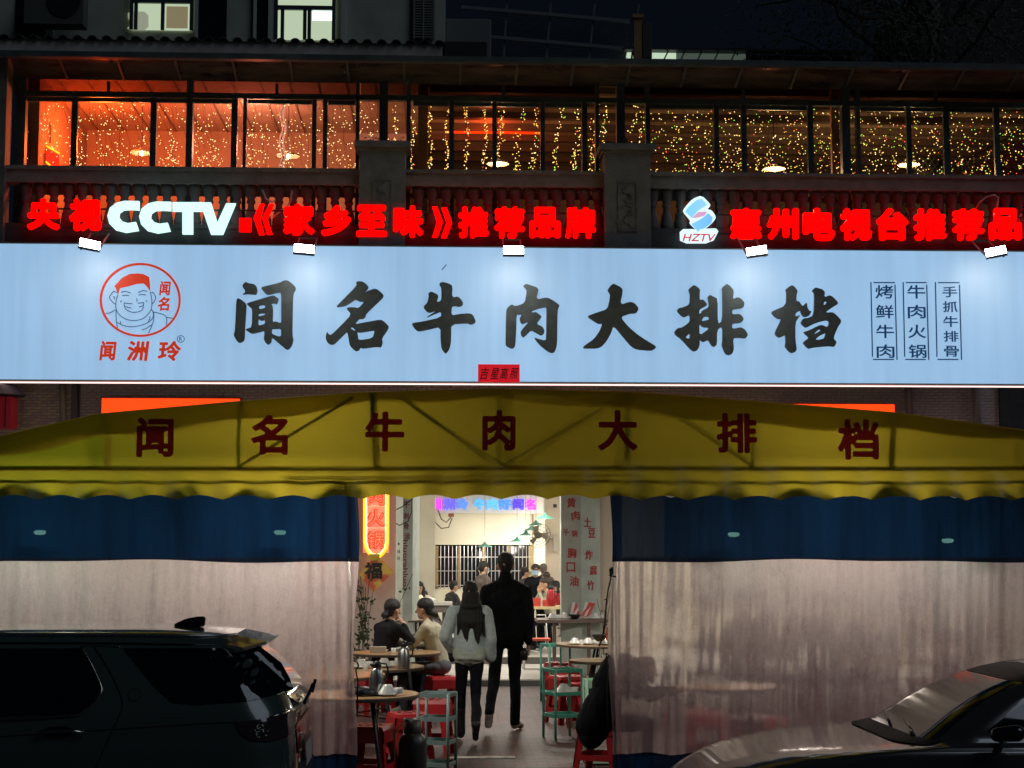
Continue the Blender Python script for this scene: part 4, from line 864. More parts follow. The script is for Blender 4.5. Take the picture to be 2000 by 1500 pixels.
tb((-90, 913), (2090, 914), .017); tb((-90, 938), (2090, 940), .011, .05); tb((560, 928), (1240, 928), .012, .12)
for px, r_ in ((-40, .014), (205, .022), (472, .013), (727, .022), (975, .02), (1225, .022), (1475, .011), (1735, .022), (1985, .014)): tb((px, 913), (px, tent_top(px) + 4), r_, .045)
for a, b in (((475, 908), (690, 776)), ((780, 776), (965, 908)), ((985, 908), (1215, 776)), ((1275, 778), (1472, 908))): tb(a, b, .012, .04)
M_TLET = cloth('canvas_letter', (.20, .015, .03), .75, tcol=(.62, .17, .30))
for ch, x0, y0, x1, y1 in (('闻', 266, 815, 340, 893), ('名', 490, 810, 563, 888), ('牛', 713, 804, 790, 882), ('肉', 942, 801, 1007, 880), ('大', 1168, 801, 1245, 880), ('排', 1400, 807, 1478, 885), ('档', 1637, 819, 1716, 898)):
    text('letter', ch, x0, y0, x1, y1, YT - .045, M_TLET, tn, .034, .003, fuse=True)
def flap(u_, v_):
    px = -90 + 2180 * u_; top = P(px, tent_top(px), YT); return (top.x, YT + .10 + .02 * math.sin(px / 50), top.z - .01 - v_ * (.13 + .05 * math.sin(px / 190) + .015 * math.sin(px / 41)))
MB().grid(flap, 200, 5).build('edge_flap', M_YEL, tn, True)
# truss arch at the back and roof purlins
for Yd in (16.5, 20.2):
    MB().tube([P(px, tent_top(px) + 6, YT) + Vector((0, Yd - YT, 0)) for px in range(-80, 2090, 60)], .02, 6).build('arch_tube', M_TRUSS, tn, True)
for px in (205, 727, 1225, 1735):
    c = P(px, tent_top(px) + 5, YT); MB().tube([(c.x, YT + .1, c.z - .03), (c.x, 20.3, c.z - .03)], .014, 6).build('purlin', M_TRUSS, tn, True)
for px in (-85, 2085):
    c = P(px, 1000, YT); MB().tube([(c.x, YT + .1, 0), (c.x, YT + .1, 2.8)], .03, 8).build('tent_leg', M_TRUSS, tn, True); MB().tube([(c.x, 20.2, 0), (c.x, 20.2, 2.8)], .03, 8).build('tent_leg', M_TRUSS, tn, True)
# dirty clear plastic
def plastic():
    m = bpy.data.materials.new('clear_plastic'); m.use_nodes = True; nt = m.node_tree; nt.nodes.remove(nt.nodes['Principled BSDF']); out = nt.nodes['Material Output']
    N = nt.nodes.new; L = nt.links.new
    tc = N('ShaderNodeTexCoord'); mp = N('ShaderNodeMapping'); mp.inputs['Scale'].default_value = (7, 1, 1.1); L(tc.outputs['Object'], mp.inputs[0])
    n1 = N('ShaderNodeTexNoise'); n1.inputs['Scale'].default_value = 1.5; n1.inputs['Detail'].default_value = 9; n1.inputs['Roughness'].default_value = .65; L(mp.outputs[0], n1.inputs[0])
    n2 = N('ShaderNodeTexNoise'); n2.inputs['Scale'].default_value = 14; n2.inputs['Detail'].default_value = 8; L(tc.outputs['Object'], n2.inputs[0])
    mu = N('ShaderNodeMath'); mu.operation = 'MULTIPLY_ADD'; mu.inputs[1].default_value = .35; L(n2.outputs[0], mu.inputs[0]); L(n1.outputs[0], mu.inputs[2])
    rg = N('ShaderNodeMapRange'); rg.inputs[1].default_value = .45; rg.inputs[2].default_value = .9; rg.inputs[3].default_value = .40; rg.inputs[4].default_value = .80; L(mu.outputs[0], rg.inputs[0])
    rf = N('ShaderNodeBsdfRefraction'); rf.inputs['Roughness'].default_value = .32; rf.inputs['IOR'].default_value = 1.14; rf.inputs[0].default_value = (.88, .82, .82, 1)
    tp = N('ShaderNodeBsdfTransparent'); tp.inputs[0].default_value = (.85, .8, .8, 1)
    see = N('ShaderNodeMixShader'); see.inputs[0].default_value = .12; L(rf.outputs[0], see.inputs[1]); L(tp.outputs[0], see.inputs[2])
    d = N('ShaderNodeBsdfDiffuse'); d.inputs[0].default_value = (.34, .28, .28, 1); t = N('ShaderNodeBsdfTranslucent'); t.inputs[0].default_value = (.84, .70, .69, 1)
    milk = N('ShaderNodeMixShader'); milk.inputs[0].default_value = .72; L(d.outputs[0], milk.inputs[1]); L(t.outputs[0], milk.inputs[2])
    a = N('ShaderNodeMixShader'); L(rg.outputs[0], a.inputs[0]); L(see.outputs[0], a.inputs[1]); L(milk.outputs[0], a.inputs[2])
    g = N('ShaderNodeBsdfGlossy'); g.inputs['Roughness'].default_value = .12
    b_ = N('ShaderNodeMixShader'); b_.inputs[0].default_value = .04; L(a.outputs[0], b_.inputs[1]); L(g.outputs[0], b_.inputs[2]); L(b_.outputs[0], out.inputs[0])
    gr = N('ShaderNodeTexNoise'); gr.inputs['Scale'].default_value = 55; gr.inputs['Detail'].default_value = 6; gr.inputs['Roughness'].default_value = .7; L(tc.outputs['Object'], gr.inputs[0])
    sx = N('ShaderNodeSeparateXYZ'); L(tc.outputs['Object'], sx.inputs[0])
    hz = N('ShaderNodeMapRange'); hz.inputs[1].default_value = .3; hz.inputs[2].default_value = 1.7; hz.inputs[3].default_value = .42; hz.inputs[4].default_value = 0.; L(sx.outputs[2], hz.inputs[0])   # colour darkens downward, imitating the dim space seen through the sheet
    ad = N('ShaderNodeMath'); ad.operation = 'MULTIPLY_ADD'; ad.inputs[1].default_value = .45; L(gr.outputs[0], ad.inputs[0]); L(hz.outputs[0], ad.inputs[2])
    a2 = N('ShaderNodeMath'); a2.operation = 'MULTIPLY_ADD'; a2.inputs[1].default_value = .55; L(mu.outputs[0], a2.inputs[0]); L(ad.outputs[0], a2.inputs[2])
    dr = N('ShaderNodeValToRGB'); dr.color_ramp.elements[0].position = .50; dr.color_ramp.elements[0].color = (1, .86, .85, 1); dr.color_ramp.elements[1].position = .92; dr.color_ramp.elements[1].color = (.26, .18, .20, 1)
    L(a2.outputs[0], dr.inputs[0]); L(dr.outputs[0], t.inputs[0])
    bp = N('ShaderNodeBump'); bp.inputs['Strength'].default_value = 1.0; bp.inputs['Distance'].default_value = .02; L(n1.outputs[0], bp.inputs['Height']); L(bp.outputs[0], t.inputs['Normal']); L(bp.outputs[0], g.inputs['Normal'])
    return m
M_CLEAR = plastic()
M_BLUE = cloth('blue_canvas', (.008, .032, .085), .5, noise=(1.6, .35), tcol=(.004, .024, .070), streak=(3, 1, .5), see=.012, wr=(2.2, .8, (3, 1, .5)))
YC = YT + .10
def curtain(pxa, pxb, side, label):
    t = thing('tent_curtain', (0, 0, 0), label, 'curtain', 'curtains of the tent front')
    xa, xb = X(pxa, YC), X(pxb, YC); nx = int(abs(xb - xa) / .018)
    ztop, zb1, zb2 = Z(955, YC), Z(1096, YC), Z(1476, YC)
    edge = xb if side < 0 else xa
    def yo(x_, z_):
        dx = abs(x_ - edge); g_ = math.exp(-dx / .22) if side < 0 else math.exp(-dx / .12)
        k_ = .35 + .65 * (1 - (z_ / 2.3))
        return YC + k_ * (.020 * math.sin(x_ * 9 + .6 * math.sin(z_ * 2)) + .014 * math.sin(x_ * 23 + 1.2 * math.sin(z_ * 1.7 + x_)) + .005 * math.sin(x_ * 71 + 2 * math.sin(z_ * 2.3)) + .012 * max(0, math.sin(x_ * 4.1 + z_ * 1.3)) ** 6) + g_ * (.035 * math.sin(x_ * 62 + z_ * .8) + .02 * math.sin(x_ * 31))
    def part(name, z0, z1, m, wob0, wob1, nz, off=0):
        def fn(u_, v_):
            x_ = xa + (xb - xa) * u_; za = z0 + wob0 * math.sin(x_ * 2.3 + 1) + wob0 * .6 * math.sin(x_ * 5.1); zb_ = z1 + wob1 * (math.sin(x_ * 13.3 + 1.6 * math.sin(x_ * 3.1)) + .35 * math.sin(x_ * 5.7)) ; z_ = za + (zb_ - za) * v_
            xe = x_ + (.02 * math.sin(z_ * 4) if abs(x_ - edge) < .02 else 0)
            return (xe, yo(x_, z_) + off, z_)
        MB().grid(fn, nx, nz).build(name, m, t, True)
    part('blue_top', zb1, ztop - .0, M_BLUE, .010, .05, 18, -.004)
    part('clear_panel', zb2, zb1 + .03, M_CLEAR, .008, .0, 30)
    part('blue_bottom', .01, zb2 + .01, M_BLUE, .0, .008, 8, -.004)
    return t, yo
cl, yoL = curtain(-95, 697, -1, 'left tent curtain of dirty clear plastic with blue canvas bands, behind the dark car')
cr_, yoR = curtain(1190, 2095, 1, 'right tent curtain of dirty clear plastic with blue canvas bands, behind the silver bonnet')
# ties and ropes
M_ROPE = mat('black_rope', (.012, .012, .014), .7)
rp = MB().tube([P(q[0], q[1], YC - .08) for q in ((1194, 1108), (1193, 1130), (1188, 1150), (1184, 1180), (1181, 1215), (1177, 1245), (1170, 1262))], .006, 6)
rp.tube([P(q[0], q[1], YC - .08) for q in ((1190, 1125), (1197, 1120), (1196, 1108), (1191, 1112), (1192, 1124), (1203, 1127))], .007, 6)
tag(rp.build('tie_rope', M_ROPE, smooth=True), 'thin black rope knotted at the edge of the right curtain', 'rope')
tag(MB().tube([P(q[0], q[1], YC - .08) for q in ((1184, 1275), (1190, 1282), (1185, 1290), (1183, 1276), (1188, 1300), (1186, 1350), (1187, 1430))], .005, 6).build('tie_rope', M_ROPE, smooth=True), 'black cord looped beside the hanging dark coat on the right curtain edge', 'rope')
tag(MB().tube([P(q[0], q[1], YC - .07) for q in ((697, 1292), (700, 1300), (695, 1310), (699, 1330), (697, 1400))], .006, 6).build('tie_rope', M_ROPE, smooth=True), 'black cord hanging down the edge of the left curtain', 'rope')

# ---------------------------------------------------------------- lamps that light the tent from inside
M_TUBE = glow('tent_tube', (.45, 1, .80), 15)
for px, py, lb in ((78, 1040, 'tube lamp glowing faintly through the blue canvas at the far left'), (547, 1040, 'tube lamp glowing through the blue canvas above the parked dark car'),
                   (1433, 1044, 'tube lamp glowing through the blue canvas right of the entrance'), (1851, 1056, 'tube lamp glowing through the blue canvas above the silver windscreen')):
    Yl = YC + .22; p = P(px, py, Yl)
    t = thing('tube_lamp', p, lb, 'lamp', 'tube lamps inside the tent')
    MB().lathe([(.002, -.02), (.035, -.016), (.05, 0), (.04, .016), (.002, .02)], 14, close=False).build('tube', M_TUBE, t, True)
    MB().cbox((0, 0, .025), (.14, .05, .02)).build('holder', M_DARK, t)
    MB().tube([(0, 0, .03), (0, 0, .7)], .004, 5).build('cord', M_DARK, t)
TENT_E = 42
LBT = ['behind the green tinted left end', 'behind the second big canvas character', 'beyond the left edge of the photo', 'behind the sixth canvas character', 'beyond the right edge', 'deep in the middle near the steps', 'deep on the left side', 'deep on the right side']
for px, Yl, e in ((110, 13.85, .75), (590, 13.8, 1.15), (-150, 17.5, .5), (1600, 13.8, .90), (2010, 15.2, .3), (1000, 19.0, 1.25), (500, 18.5, .9), (1500, 19.6, 1.3)):
    p = Vector((X(px, Yl), Yl, 2.68))
    t = thing('batten_lamp', p, 'white batten lamp glowing through the tent canvas ' + LBT.pop(0), 'lamp', 'batten lamps under the tent roof')
    MB().cbox((0, 0, 0), (.9, .05, .04)).build('tube', glow('batten_glow', (1, .93, .82), 6), t)
    MB().cbox((0, 0, .04), (.95, .09, .03)).build('holder', mat('batten_white', (.6, .6, .6), .5), t)
    lamp('batten_light', 'AREA', (0, 0, -.03), TENT_E * e * .8, (1, .90, .80) if px > 130 or Yl > 17 else (.95, 1, .85), .9, parent=t, sy=.1)
    lamp('batten_light', 'POINT', (0, 0, .12), TENT_E * e * (.33 if Yl < 14 else .8), (1, .92, .80) if px > 130 or Yl > 17 else (.30, 1, .18), .08, parent=t)
# ================================================================ NEON AND HALL FITTINGS
YN = 23.2
ns = thing('neon_sign', (0, 0, 0), 'upright red neon character sign in a rounded yellow tube outline', 'neon sign')
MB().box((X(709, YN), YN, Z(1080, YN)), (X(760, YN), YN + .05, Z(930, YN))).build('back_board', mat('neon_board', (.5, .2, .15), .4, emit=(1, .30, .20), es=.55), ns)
def ol(dx, r_):
    pts = [(712 + dx, 925)] + [(712 + dx, y_) for y_ in (960, 1000, 1040, 1058)] + [(714.5 + dx, 1070), (720 + dx * .7, 1080 - dx), (727, 1086 - dx * 1.2), (735, 1088 - dx * 1.4), (743, 1086 - dx * 1.2), (749 - dx * .7, 1080 - dx), (755 - dx, 1070), (757 - dx, 1058)] + [(757 - dx, y_) for y_ in (1040, 1000, 960, 925)]
    return [P(*q, YN - .05) for q in pts]
MB().tube(ol(0, 0), .020, 8).build('outer_tube', glow('neon_amber', (1, .36, .008), 2.6), ns, True)
MB().tube(ol(3.5, 0), .009, 8).build('inner_tube', glow('neon_yellow', (1, .85, .30), 3.2), ns, True)
M_NR = glow('neon_char', (1, .12, .05), 1.8); M_NR2 = mat('neon_char_body', (.5, .02, .01), .5, emit=(1, .006, .004), es=.9)
for ch, y0, y1 in (('肉', 952, 988), ('火', 994, 1029), ('锅', 1037, 1073)):
    text('character', ch, 715, y0, 753, y1, YN - .02, M_NR2, ns, .045, .02); text('neon_line', ch, 718, y0 + 2, 751, y1 - 2, YN - .05, M_NR, ns, -.006, .012)
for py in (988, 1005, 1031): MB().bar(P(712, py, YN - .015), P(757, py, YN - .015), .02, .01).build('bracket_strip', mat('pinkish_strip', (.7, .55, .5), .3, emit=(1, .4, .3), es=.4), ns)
for py in (985, 1050): lamp('neon_light', 'POINT', P(735, py, YN - .25), 4.0, (1, .16, .03), .08, parent=None)
# diamond fortune hanging
fu = thing('fortune_hanging', (0, 0, 0), 'diamond shaped red and gold hanging with a black brush character under the neon sign', 'wall hanging')
YD = 23.0
def dia(name, pts, m, off, th): return shape(name, pts, 1, 0, 0, YD - off, m, fu, th)
mf = bpy.data.materials.new('fortune_paper'); mf.use_nodes = True; nt = mf.node_tree; b = nt.nodes['Principled BSDF']; tc = nt.nodes.new('ShaderNodeTexCoord'); n = nt.nodes.new('ShaderNodeTexNoise'); n.inputs['Scale'].default_value = 6
nt.links.new(tc.outputs['Object'], n.inputs[0]); cr = nt.nodes.new('ShaderNodeValToRGB'); cr.color_ramp.elements[0].position = .45; cr.color_ramp.elements[0].color = (.75, .14, .05, 1); cr.color_ramp.elements[1].position = .58; cr.color_ramp.elements[1].color = (.85, .60, .12, 1)
nt.links.new(n.outputs[0], cr.inputs[0]); nt.links.new(cr.outputs[0], b.inputs['Base Color']); b.inputs['Roughness'].default_value = .3; b.inputs['Metallic'].default_value = .0
dia('panel', [(735, 1083), (770, 1115), (730, 1156), (701, 1122)], mf, 0, .02)
text('character', '福', 712, 1098, 747, 1131, YD - .022, mat('fortune_ink', (.012, .01, .01), .5), fu, .035, .01)
dia('gold_knot', [(722, 1082), (742, 1082), (741, 1090), (736, 1095), (726, 1095), (720, 1090)], mat('gold', (.6, .42, .06), .3, .7), .005, .05)
# blue sign on the back wall
bs = thing('wall_neon', (0, 0, 0), 'blue and violet neon characters on the back wall of the hall', 'neon sign')
cols = [(1, .05, .9), (.12, .1, 1), (.08, .22, 1), (.06, .4, 1), (.10, .45, 1), (.05, .25, 1), (.08, .04, 1), (.9, .05, 1)]
for i, (ch, x0, x1) in enumerate((('闻', 843, 862), ('洲', 865, 889), ('玲', 892, 915), ('牛', 926, 948), ('肉', 951, 972), ('好', 975, 999), ('闻', 1002, 1023), ('名', 1027, 1046))):
    text('character', ch, x0, 974, x1, 996, 32.84, glow('blue_neon_%d' % 0 if False else 'neon_tint' + 'abcdefgh'[i], cols[i], 1.6), bs, .03, .03)
MB().tube([P(q[0], q[1], 32.7) for q in ((848, 995), (850, 1020), (862, 1032), (876, 1030), (883, 1012))], .012, 5).tube([P(q[0], q[1], 32.7) for q in ((855, 995), (862, 1014), (872, 1020), (881, 1010))], .012, 5).build('cable', M_DARK, bs, True)
MB().cbox(P(881, 1006, 32.7), (.11, .05, .07)).build('junction_box', mat('junction', (.25, .08, .05), .5), bs)
tag(MB().tube([P(q[0], q[1], 23.6) for q in ((760, 1002), (785, 990), (806, 974))], .008, 5).tube([P(q[0], q[1], 23.6) for q in ((761, 1000), (766, 1018), (780, 1026), (797, 1018), (804, 1000), (804, 972))], .008, 5).build('wall_cable', M_DARK, smooth=True), 'loose black cable looping between the neon sign and the left pillar', 'cable')
# green enamel pendants
M_GRN = mat('green_enamel', (.10, .33, .24), .3)
sh = MB().lathe([(.02, .17), (.045, .165), (.06, .11), (.10, .085), (.24, .02), (.27, 0), (.265, -.004), (.10, .07), (.03, .12)], 24, close=False)
shm = sh.mesh('shade', M_GRN, True)
for i, (px, py, wd, lb) in enumerate(((1064, 1013, 37, 'green enamel pendant lamp, largest and nearest'), (1047, 1026, 32, 'green enamel pendant lamp, second in the receding row'), (1037, 1036, 29, 'green enamel pendant lamp, third in the receding row'),
        (1027, 1046, 26, 'green enamel pendant lamp, fourth in the receding row'), (1010, 1058, 26, 'green enamel pendant lamp at the far end of the row above the wall fan side'), (947, 1068, 26, 'green enamel pendant lamp hanging alone before the barred window'))):
    s_ = wd / .30; Yd = min(3200 / s_, 32.2); p = P(px, py, Yd)
    t = thing('pendant_lamp', p, lb, 'lamp', 'green pendant lamps in the hall'); t.scale = (.56, .56, .56)
    put('shade', shm, t)
    MB().lathe([(.004, .07), (.03, .05), (.034, .02), (.02, .0), (.004, -.005)], 10, close=False).build('bulb', glow('hall_bulb', (1, .93, .78), 12), t, True)
    MB().tube([(0, 0, .17), (0, 0, (3.345 - p.z) / .56)], .006, 5).build('cord', M_DARK, t)
    lamp('pendant_light', 'POINT', (0, 0, -.3), 14, (1, .93, .80), .06, parent=t)
for i, (x_, y_) in enumerate(((-5.5, 27), (-2.2, 25.6), (1.2, 25.2), (4.5, 26.5), (7, 25), (-2, 30.5), (3, 31))):
    t = thing('ceiling_light', (x_, y_, 3.34), 'square white ceiling light of the dining hall, ' + ('far left near side', 'left of the opening', 'middle near side', 'right of the opening', 'far right near side', 'left far side', 'right far side')[i], 'lamp', 'ceiling panel lights in the dining hall')
    MB().cbox((0, 0, -.02), (.62, .62, .035)).build('diffuser', glow('panel_white', (1, .95, .85), 3), t)
    lamp('ceiling_light', 'AREA', (0, 0, -.05), 84, (1, .94, .83), .6, parent=t)
# wall fan
wf = thing('wall_fan', P(1050, 1046, 28.9), 'wall mounted fan tilted down on the pale partition wall', 'fan')
f2 = put('fan_head', None, wf); f2.rotation_euler = (R(20), R(28), R(25)); f2.location = (0, -.25, 0)
c_ = MB()
for k in range(1, 5): c_.tube([(.055 * k * math.cos(j * PI / 12), 0, .055 * k * math.sin(j * PI / 12)) for j in range(24)], .005, 4, closed=True)
for j in range(16): c_.bar((0, -.03, 0), (.22 * math.cos(j * PI / 8), 0, .22 * math.sin(j * PI / 8)), .005)
c_.build('guard', mat('fan_wire', (.16, .14, .11), .5), f2)
c_ = MB()
for j in range(3):
    a_ = j * 2 * PI / 3; c_.add([(0, .02, 0), (.18 * math.cos(a_), .01, .18 * math.sin(a_)), (.19 * math.cos(a_ + .7), .05, .19 * math.sin(a_ + .7)), (.08 * math.cos(a_ + 1), .05, .08 * math.sin(a_ + 1))], [(0, 1, 2, 3)])
c_.build('blades', mat('fan_blade', (.3, .26, .2), .4), f2)
MB().lathe([(.05, 0), (.06, .05), (.05, .14), (.02, .16)], 14).build('motor', mat('fan_motor', (.12, .10, .09), .5), f2, True).rotation_euler = (-PI / 2, 0, 0)
MB().bar((.02, -.2, 0), (.28, 0, -.03), .04).cbox((.32, .0, -.12), (.08, .1, .3)).build('arm', mat('fan_arm', (.5, .47, .4), .5), wf)
tag(MB().cbox(P(1084, 988, 28.9), (.06, .05, .06)).build('wall_camera', M_DARK), 'small dark camera high on the pale partition wall', 'camera')

# ================================================================ TABLES, STOOLS, RACKS
M_WOOD = mat('table_wood', (.42, .26, .12), .32, noise=(5, .2), stretch=(6, 1, 1), coat=.3)
M_TEDGE = mat('table_edge', (.10, .07, .05), .5)
M_STEEL = mat('brushed_steel', (.45, .46, .47), .28, .95, noise=(6, .2), stretch=(8, 8, 1))
M_BLKP = mat('black_plastic', (.012, .012, .014), .35)
M_RSTOOL = mat('red_stool', (.42, .015, .022), .38)
M_CHINA = mat('china', (.72, .73, .70), .18, coat=.4)
def ztag(name, loc, label, cat, group, rz=0): return thing(name, loc, label, cat, group, rz)
def table(px, Y, r, label, h=.75, z0=0., group='round wooden tables'):
    t = thing('round_table', (X(px, Y), Y, z0), label, 'table', group)
    MB().lathe([(r, h - .028), (r + .004, h - .015), (r, h)], 48).build('tabletop', M_WOOD, t)
    MB().lathe([(r + .006, h - .03), (r + .008, h - .012), (r + .006, h - .004)], 48, close=False).build('edge_band', M_TEDGE, t)
    for k in range(4):
        a_ = PI / 4 + k * PI / 2; e = (r * .62 * math.cos(a_), r * .62 * math.sin(a_))
        MB().tube([(e[0] * .55, e[1] * .55, h - .03), (e[0], e[1], 0)], .014, 8).build('leg', M_DARK, t, True)
    MB().bar((-.3 * r, -.3 * r, h - .04), (.3 * r, .3 * r, h - .04), .03).bar((-.3 * r, .3 * r, h - .042), (.3 * r, -.3 * r, h - .042), .03).build('cross_brace', M_DARK, t)
    return t
_st = {}
def stool(px, Y, label, z0=0., rz=0., h=.46, x=None):
    if not _st:
        s = MB(); s.add([(sx * .15, sy * .15, h) for sx, sy in ((-1, -1), (1, -1), (1, 1), (-1, 1))] + [(sx * .165, sy * .165, h - .03) for sx, sy in ((-1, -1), (1, -1), (1, 1), (-1, 1))],
              [(0, 1, 2, 3)] + [(i, i + 4, (i + 1) % 4 + 4, (i + 1) % 4) for i in range(4)]); _st['seat'] = s.mesh('seat', M_RSTOOL)
        g = MB()
        for sx, sy in ((-1, -1), (1, -1), (1, 1), (-1, 1)):
            a0 = Vector((sx * .15, sy * .15, h - .03)); a1 = Vector((sx * .20, sy * .20, 0))
            for q in ((-sx * .075, 0), (0, -sy * .075)):
                q = Vector((*q, 0)); nrm = Vector((-sx * .012, 0, 0)) if q.x == 0 else Vector((0, -sy * .012, 0))
                g.add([a0, a0 + q, a1 + q * .7, a1, a0 + nrm, a0 + q + nrm, a1 + q * .7 + nrm, a1 + nrm], [(0, 1, 2, 3), (7, 6, 5, 4), (0, 3, 7, 4), (1, 5, 6, 2), (3, 2, 6, 7)])
        _st['legs'] = g.mesh('legs', M_RSTOOL)
        sk = MB()
        for sx, sy in ((0, -1), (1, 0), (0, 1), (-1, 0)):
            n_ = Vector((sx, sy, 0)); t_ = Vector((-sy, sx, 0))
            for za, zb2_ in ((h - .03, h - .13), (.16, .11)):
                ra = .165 + .04 * (h - za) / h * 1.0 - .002; rb = .165 + .04 * (h - zb2_) / h - .002
                sk.add([n_ * ra + t_ * ra * .9 + Vector((0, 0, za)), n_ * ra - t_ * ra * .9 + Vector((0, 0, za)), n_ * rb - t_ * rb * .9 + Vector((0, 0, zb2_)), n_ * rb + t_ * rb * .9 + Vector((0, 0, zb2_))], [(0, 1, 2, 3)])
        _st['apron'] = sk.mesh('apron', M_RSTOOL)
        rg_ = MB()
        for a_ in range(8): rg_.lathe([(.012, .001), (.018, .001), (.018, .003), (.012, .003)], 8, (.09 * math.cos(a_ * PI / 4), .09 * math.sin(a_ * PI / 4), h), False)
        rg_.lathe([(.02, .001), (.03, .001), (.03, .003), (.02, .003)], 10, (0, 0, h), False); _st['rim'] = rg_.mesh('seat_rings', mat('red_stool_dark', (.16, .01, .01), .4))
    t = thing('plastic_stool', (x if x is not None else X(px, Y), Y, z0), label, 'stool', 'red plastic stools', rz)
    put('seat', _st['seat'], t); put('legs', _st['legs'], t); put('apron', _st['apron'], t)['kind'] = 'stuff'; put('seat_rings', _st['rim'], t)['kind'] = 'stuff'
    return t
def flask(px, Y, z, label, m=None, h=.27):
    t = thing('vacuum_jug', (X(px, Y), Y, z), label, 'jug', 'vacuum jugs'); s_ = h / .27
    MB().lathe([(.058 * s_, 0), (.062 * s_, .02), (.061 * s_, .12 * s_), (.045 * s_, .19 * s_), (.034 * s_, .215 * s_)], 24).build('body', m or M_STEEL, t, True)
    MB().lathe([(.035 * s_, .215 * s_), (.036 * s_, .235 * s_), (.03 * s_, .262 * s_), (.012 * s_, .27 * s_)], 20).build('lid', M_BLKP, t, True)
    MB().tube([(.03 * s_, 0, .25 * s_), (.075 * s_, 0, .245 * s_), (.09 * s_, 0, .20 * s_), (.085 * s_, 0, .14 * s_), (.058 * s_, 0, .11 * s_)], .008, 8).build('handle', M_BLKP, t, True)
    MB().tube([(-.03 * s_, 0, .225 * s_), (-.055 * s_, 0, .245 * s_)], .010, 8).build('spout', M_BLKP, t, True)
    return t
def tureen(px, Y, z, label, s_=1., rz=0.):
    """upturned glass bowls and cups on a saucer, wrapped as a table setting"""
    t = thing('tableware_set', (X(px, Y), Y, z), label, 'tableware', 'wrapped table settings', rz)
    MB().lathe([(.04 * s_, 0), (.09 * s_, .012 * s_), (.095 * s_, .016 * s_), (.04 * s_, .008 * s_)], 24, close=False).build('saucer', M_CHINA, t, True)
    MB().lathe([(.072 * s_, .014 * s_), (.066 * s_, .03 * s_), (.034 * s_, .07 * s_), (.03 * s_, .08 * s_), (.001, .078 * s_)], 16, close=False).build('bowl', M_CHINA, t, True)
    MB().lathe([(.03 * s_, .015 * s_), (.034 * s_, .055 * s_), (.001, .056 * s_)], 14, (.085 * s_, -.01, 0), False).build('cup', M_CHINA, t, True)
    return t
T1, T2 = 13.55, 16.6
table(700, T1, .50, 'round wooden table at the left curtain edge carrying a steel jug and glass bowls')
table(722, T2, .55, 'round wooden table in front of the seated woman in black')
table(775, 18.75, .5, 'round wooden table between the two seated women')
table(804, 24.2, .27, 'small round wooden table behind the bun haired woman', .78, .09)
table(1190, 20.3, .66, 'round wooden table at the right curtain with bowls, behind the green racks')
table(1172, 17.4, .33, 'small round wooden table beside the black coat')
table(1415, 14.3, .42, 'round table seen dimly through the right plastic curtain')
table(1750, 17.5, .6, 'round table seen as a shadow through the plastic near the silver windscreen')
table(640, 15.6, .55, 'round table seen dimly through the left plastic curtain')
flask(738, 13.45, .75, 'steel vacuum jug with black lid on the nearest left table'); flask(790, 16.25, .75, 'steel vacuum jug on the second table beside the black jumper')
tureen(759, 13.35, .75, 'stack of clear bowls on the nearest left table', 1.1, .4); tureen(752, 16.45, .75, 'upturned bowls on the second left table', 1.1); tureen(708, 16.35, .75, 'bowls on the second left table near the curtain', 1.1, .8)
for px, Yd, lb in ((1122, 20.1, 'left'), (1148, 20.1, 'middle'), (1178, 20.0, 'right')): tureen(px, Yd, .75, lb + ' set of bowls on the right hand wooden table', 1.0)
tag(MB().lathe([(.03, 0), (.07, .03), (.095, .075), (.10, .08), (.085, .072), (.02, .02)], 24, (X(1170, 19.85), 19.85, .80), False).build('black_bowl', M_BLKP, smooth=True), 'deep black bowl on the right hand wooden table', 'bowl')
tag(MB().lathe([(.03, 0), (.14, .015), (.145, .022), (.03, .01)], 24, (X(712, 13.4), 13.4, .75), False).lathe([(.12, .012), (.12, .06), (.11, .06), (.11, .014)], 24, (X(708, 13.4), 13.4, .75), False).build('cooking_pot', M_BLKP, smooth=True), 'black pot on the nearest left table at the curtain edge', 'pot')
tag(MB().bar((X(712, 13.3), 13.25, .757), (X(756, 13.3), 13.4, .757), .008).bar((X(712, 13.3), 13.27, .757), (X(756, 13.3), 13.43, .757), .008).build('chopsticks', M_TEDGE), 'dark chopsticks lying on the nearest left table', 'chopsticks')
# small clutter
for px, Yd, z, lb in ((716, 16.2, .75, 'small glass of tea at the curtain end of the second left table'), (770, 18.5, .75, 'small cup on the table between the seated women'), (790, 18.9, .75, 'small cup near the beige sleeve'), (1135, 20.0, .75, 'small cup between bowl sets on the right wooden table'), (1180, 17.2, .75, 'cup on the small table by the black jacket'), (800, 24.1, .87, 'cup on the small round table behind the bun haired woman')):
    tag(MB().lathe([(.022, 0), (.03, .06), (.027, .06), (.02, .006)], 14, (X(px, Yd), Yd, z), False).build('cup', M_CHINA, smooth=True), lb, 'cup')
tb_ = MB().cbox((X(740, 18.6), 18.6, .785), (.18, .11, .07)).build('tissue_box', mat('tissue_box', (.5, .45, .4), .6)); tag(tb_, 'pale tissue box on the table in front of the woman in black', 'tissue box')
tag(MB().lathe([(.09, 0), (.11, .02), (.105, .022), (.08, .006)], 22, (X(745, 18.95), 18.95, .75), False).build('plate', M_CHINA, smooth=True), 'white plate on the table before the woman in black', 'plate')
tag(MB().lathe([(.03, 0), (.032, .12), (.015, .17), (.014, .21), (.016, .21), (.0, .212)], 14, (X(1186, 20.0), 20.0, .75), False).build('sauce_bottle', mat('sauce_red', (.35, .02, .02), .3), smooth=True), 'red sauce bottle on the right wooden table at the curtain edge', 'bottle')
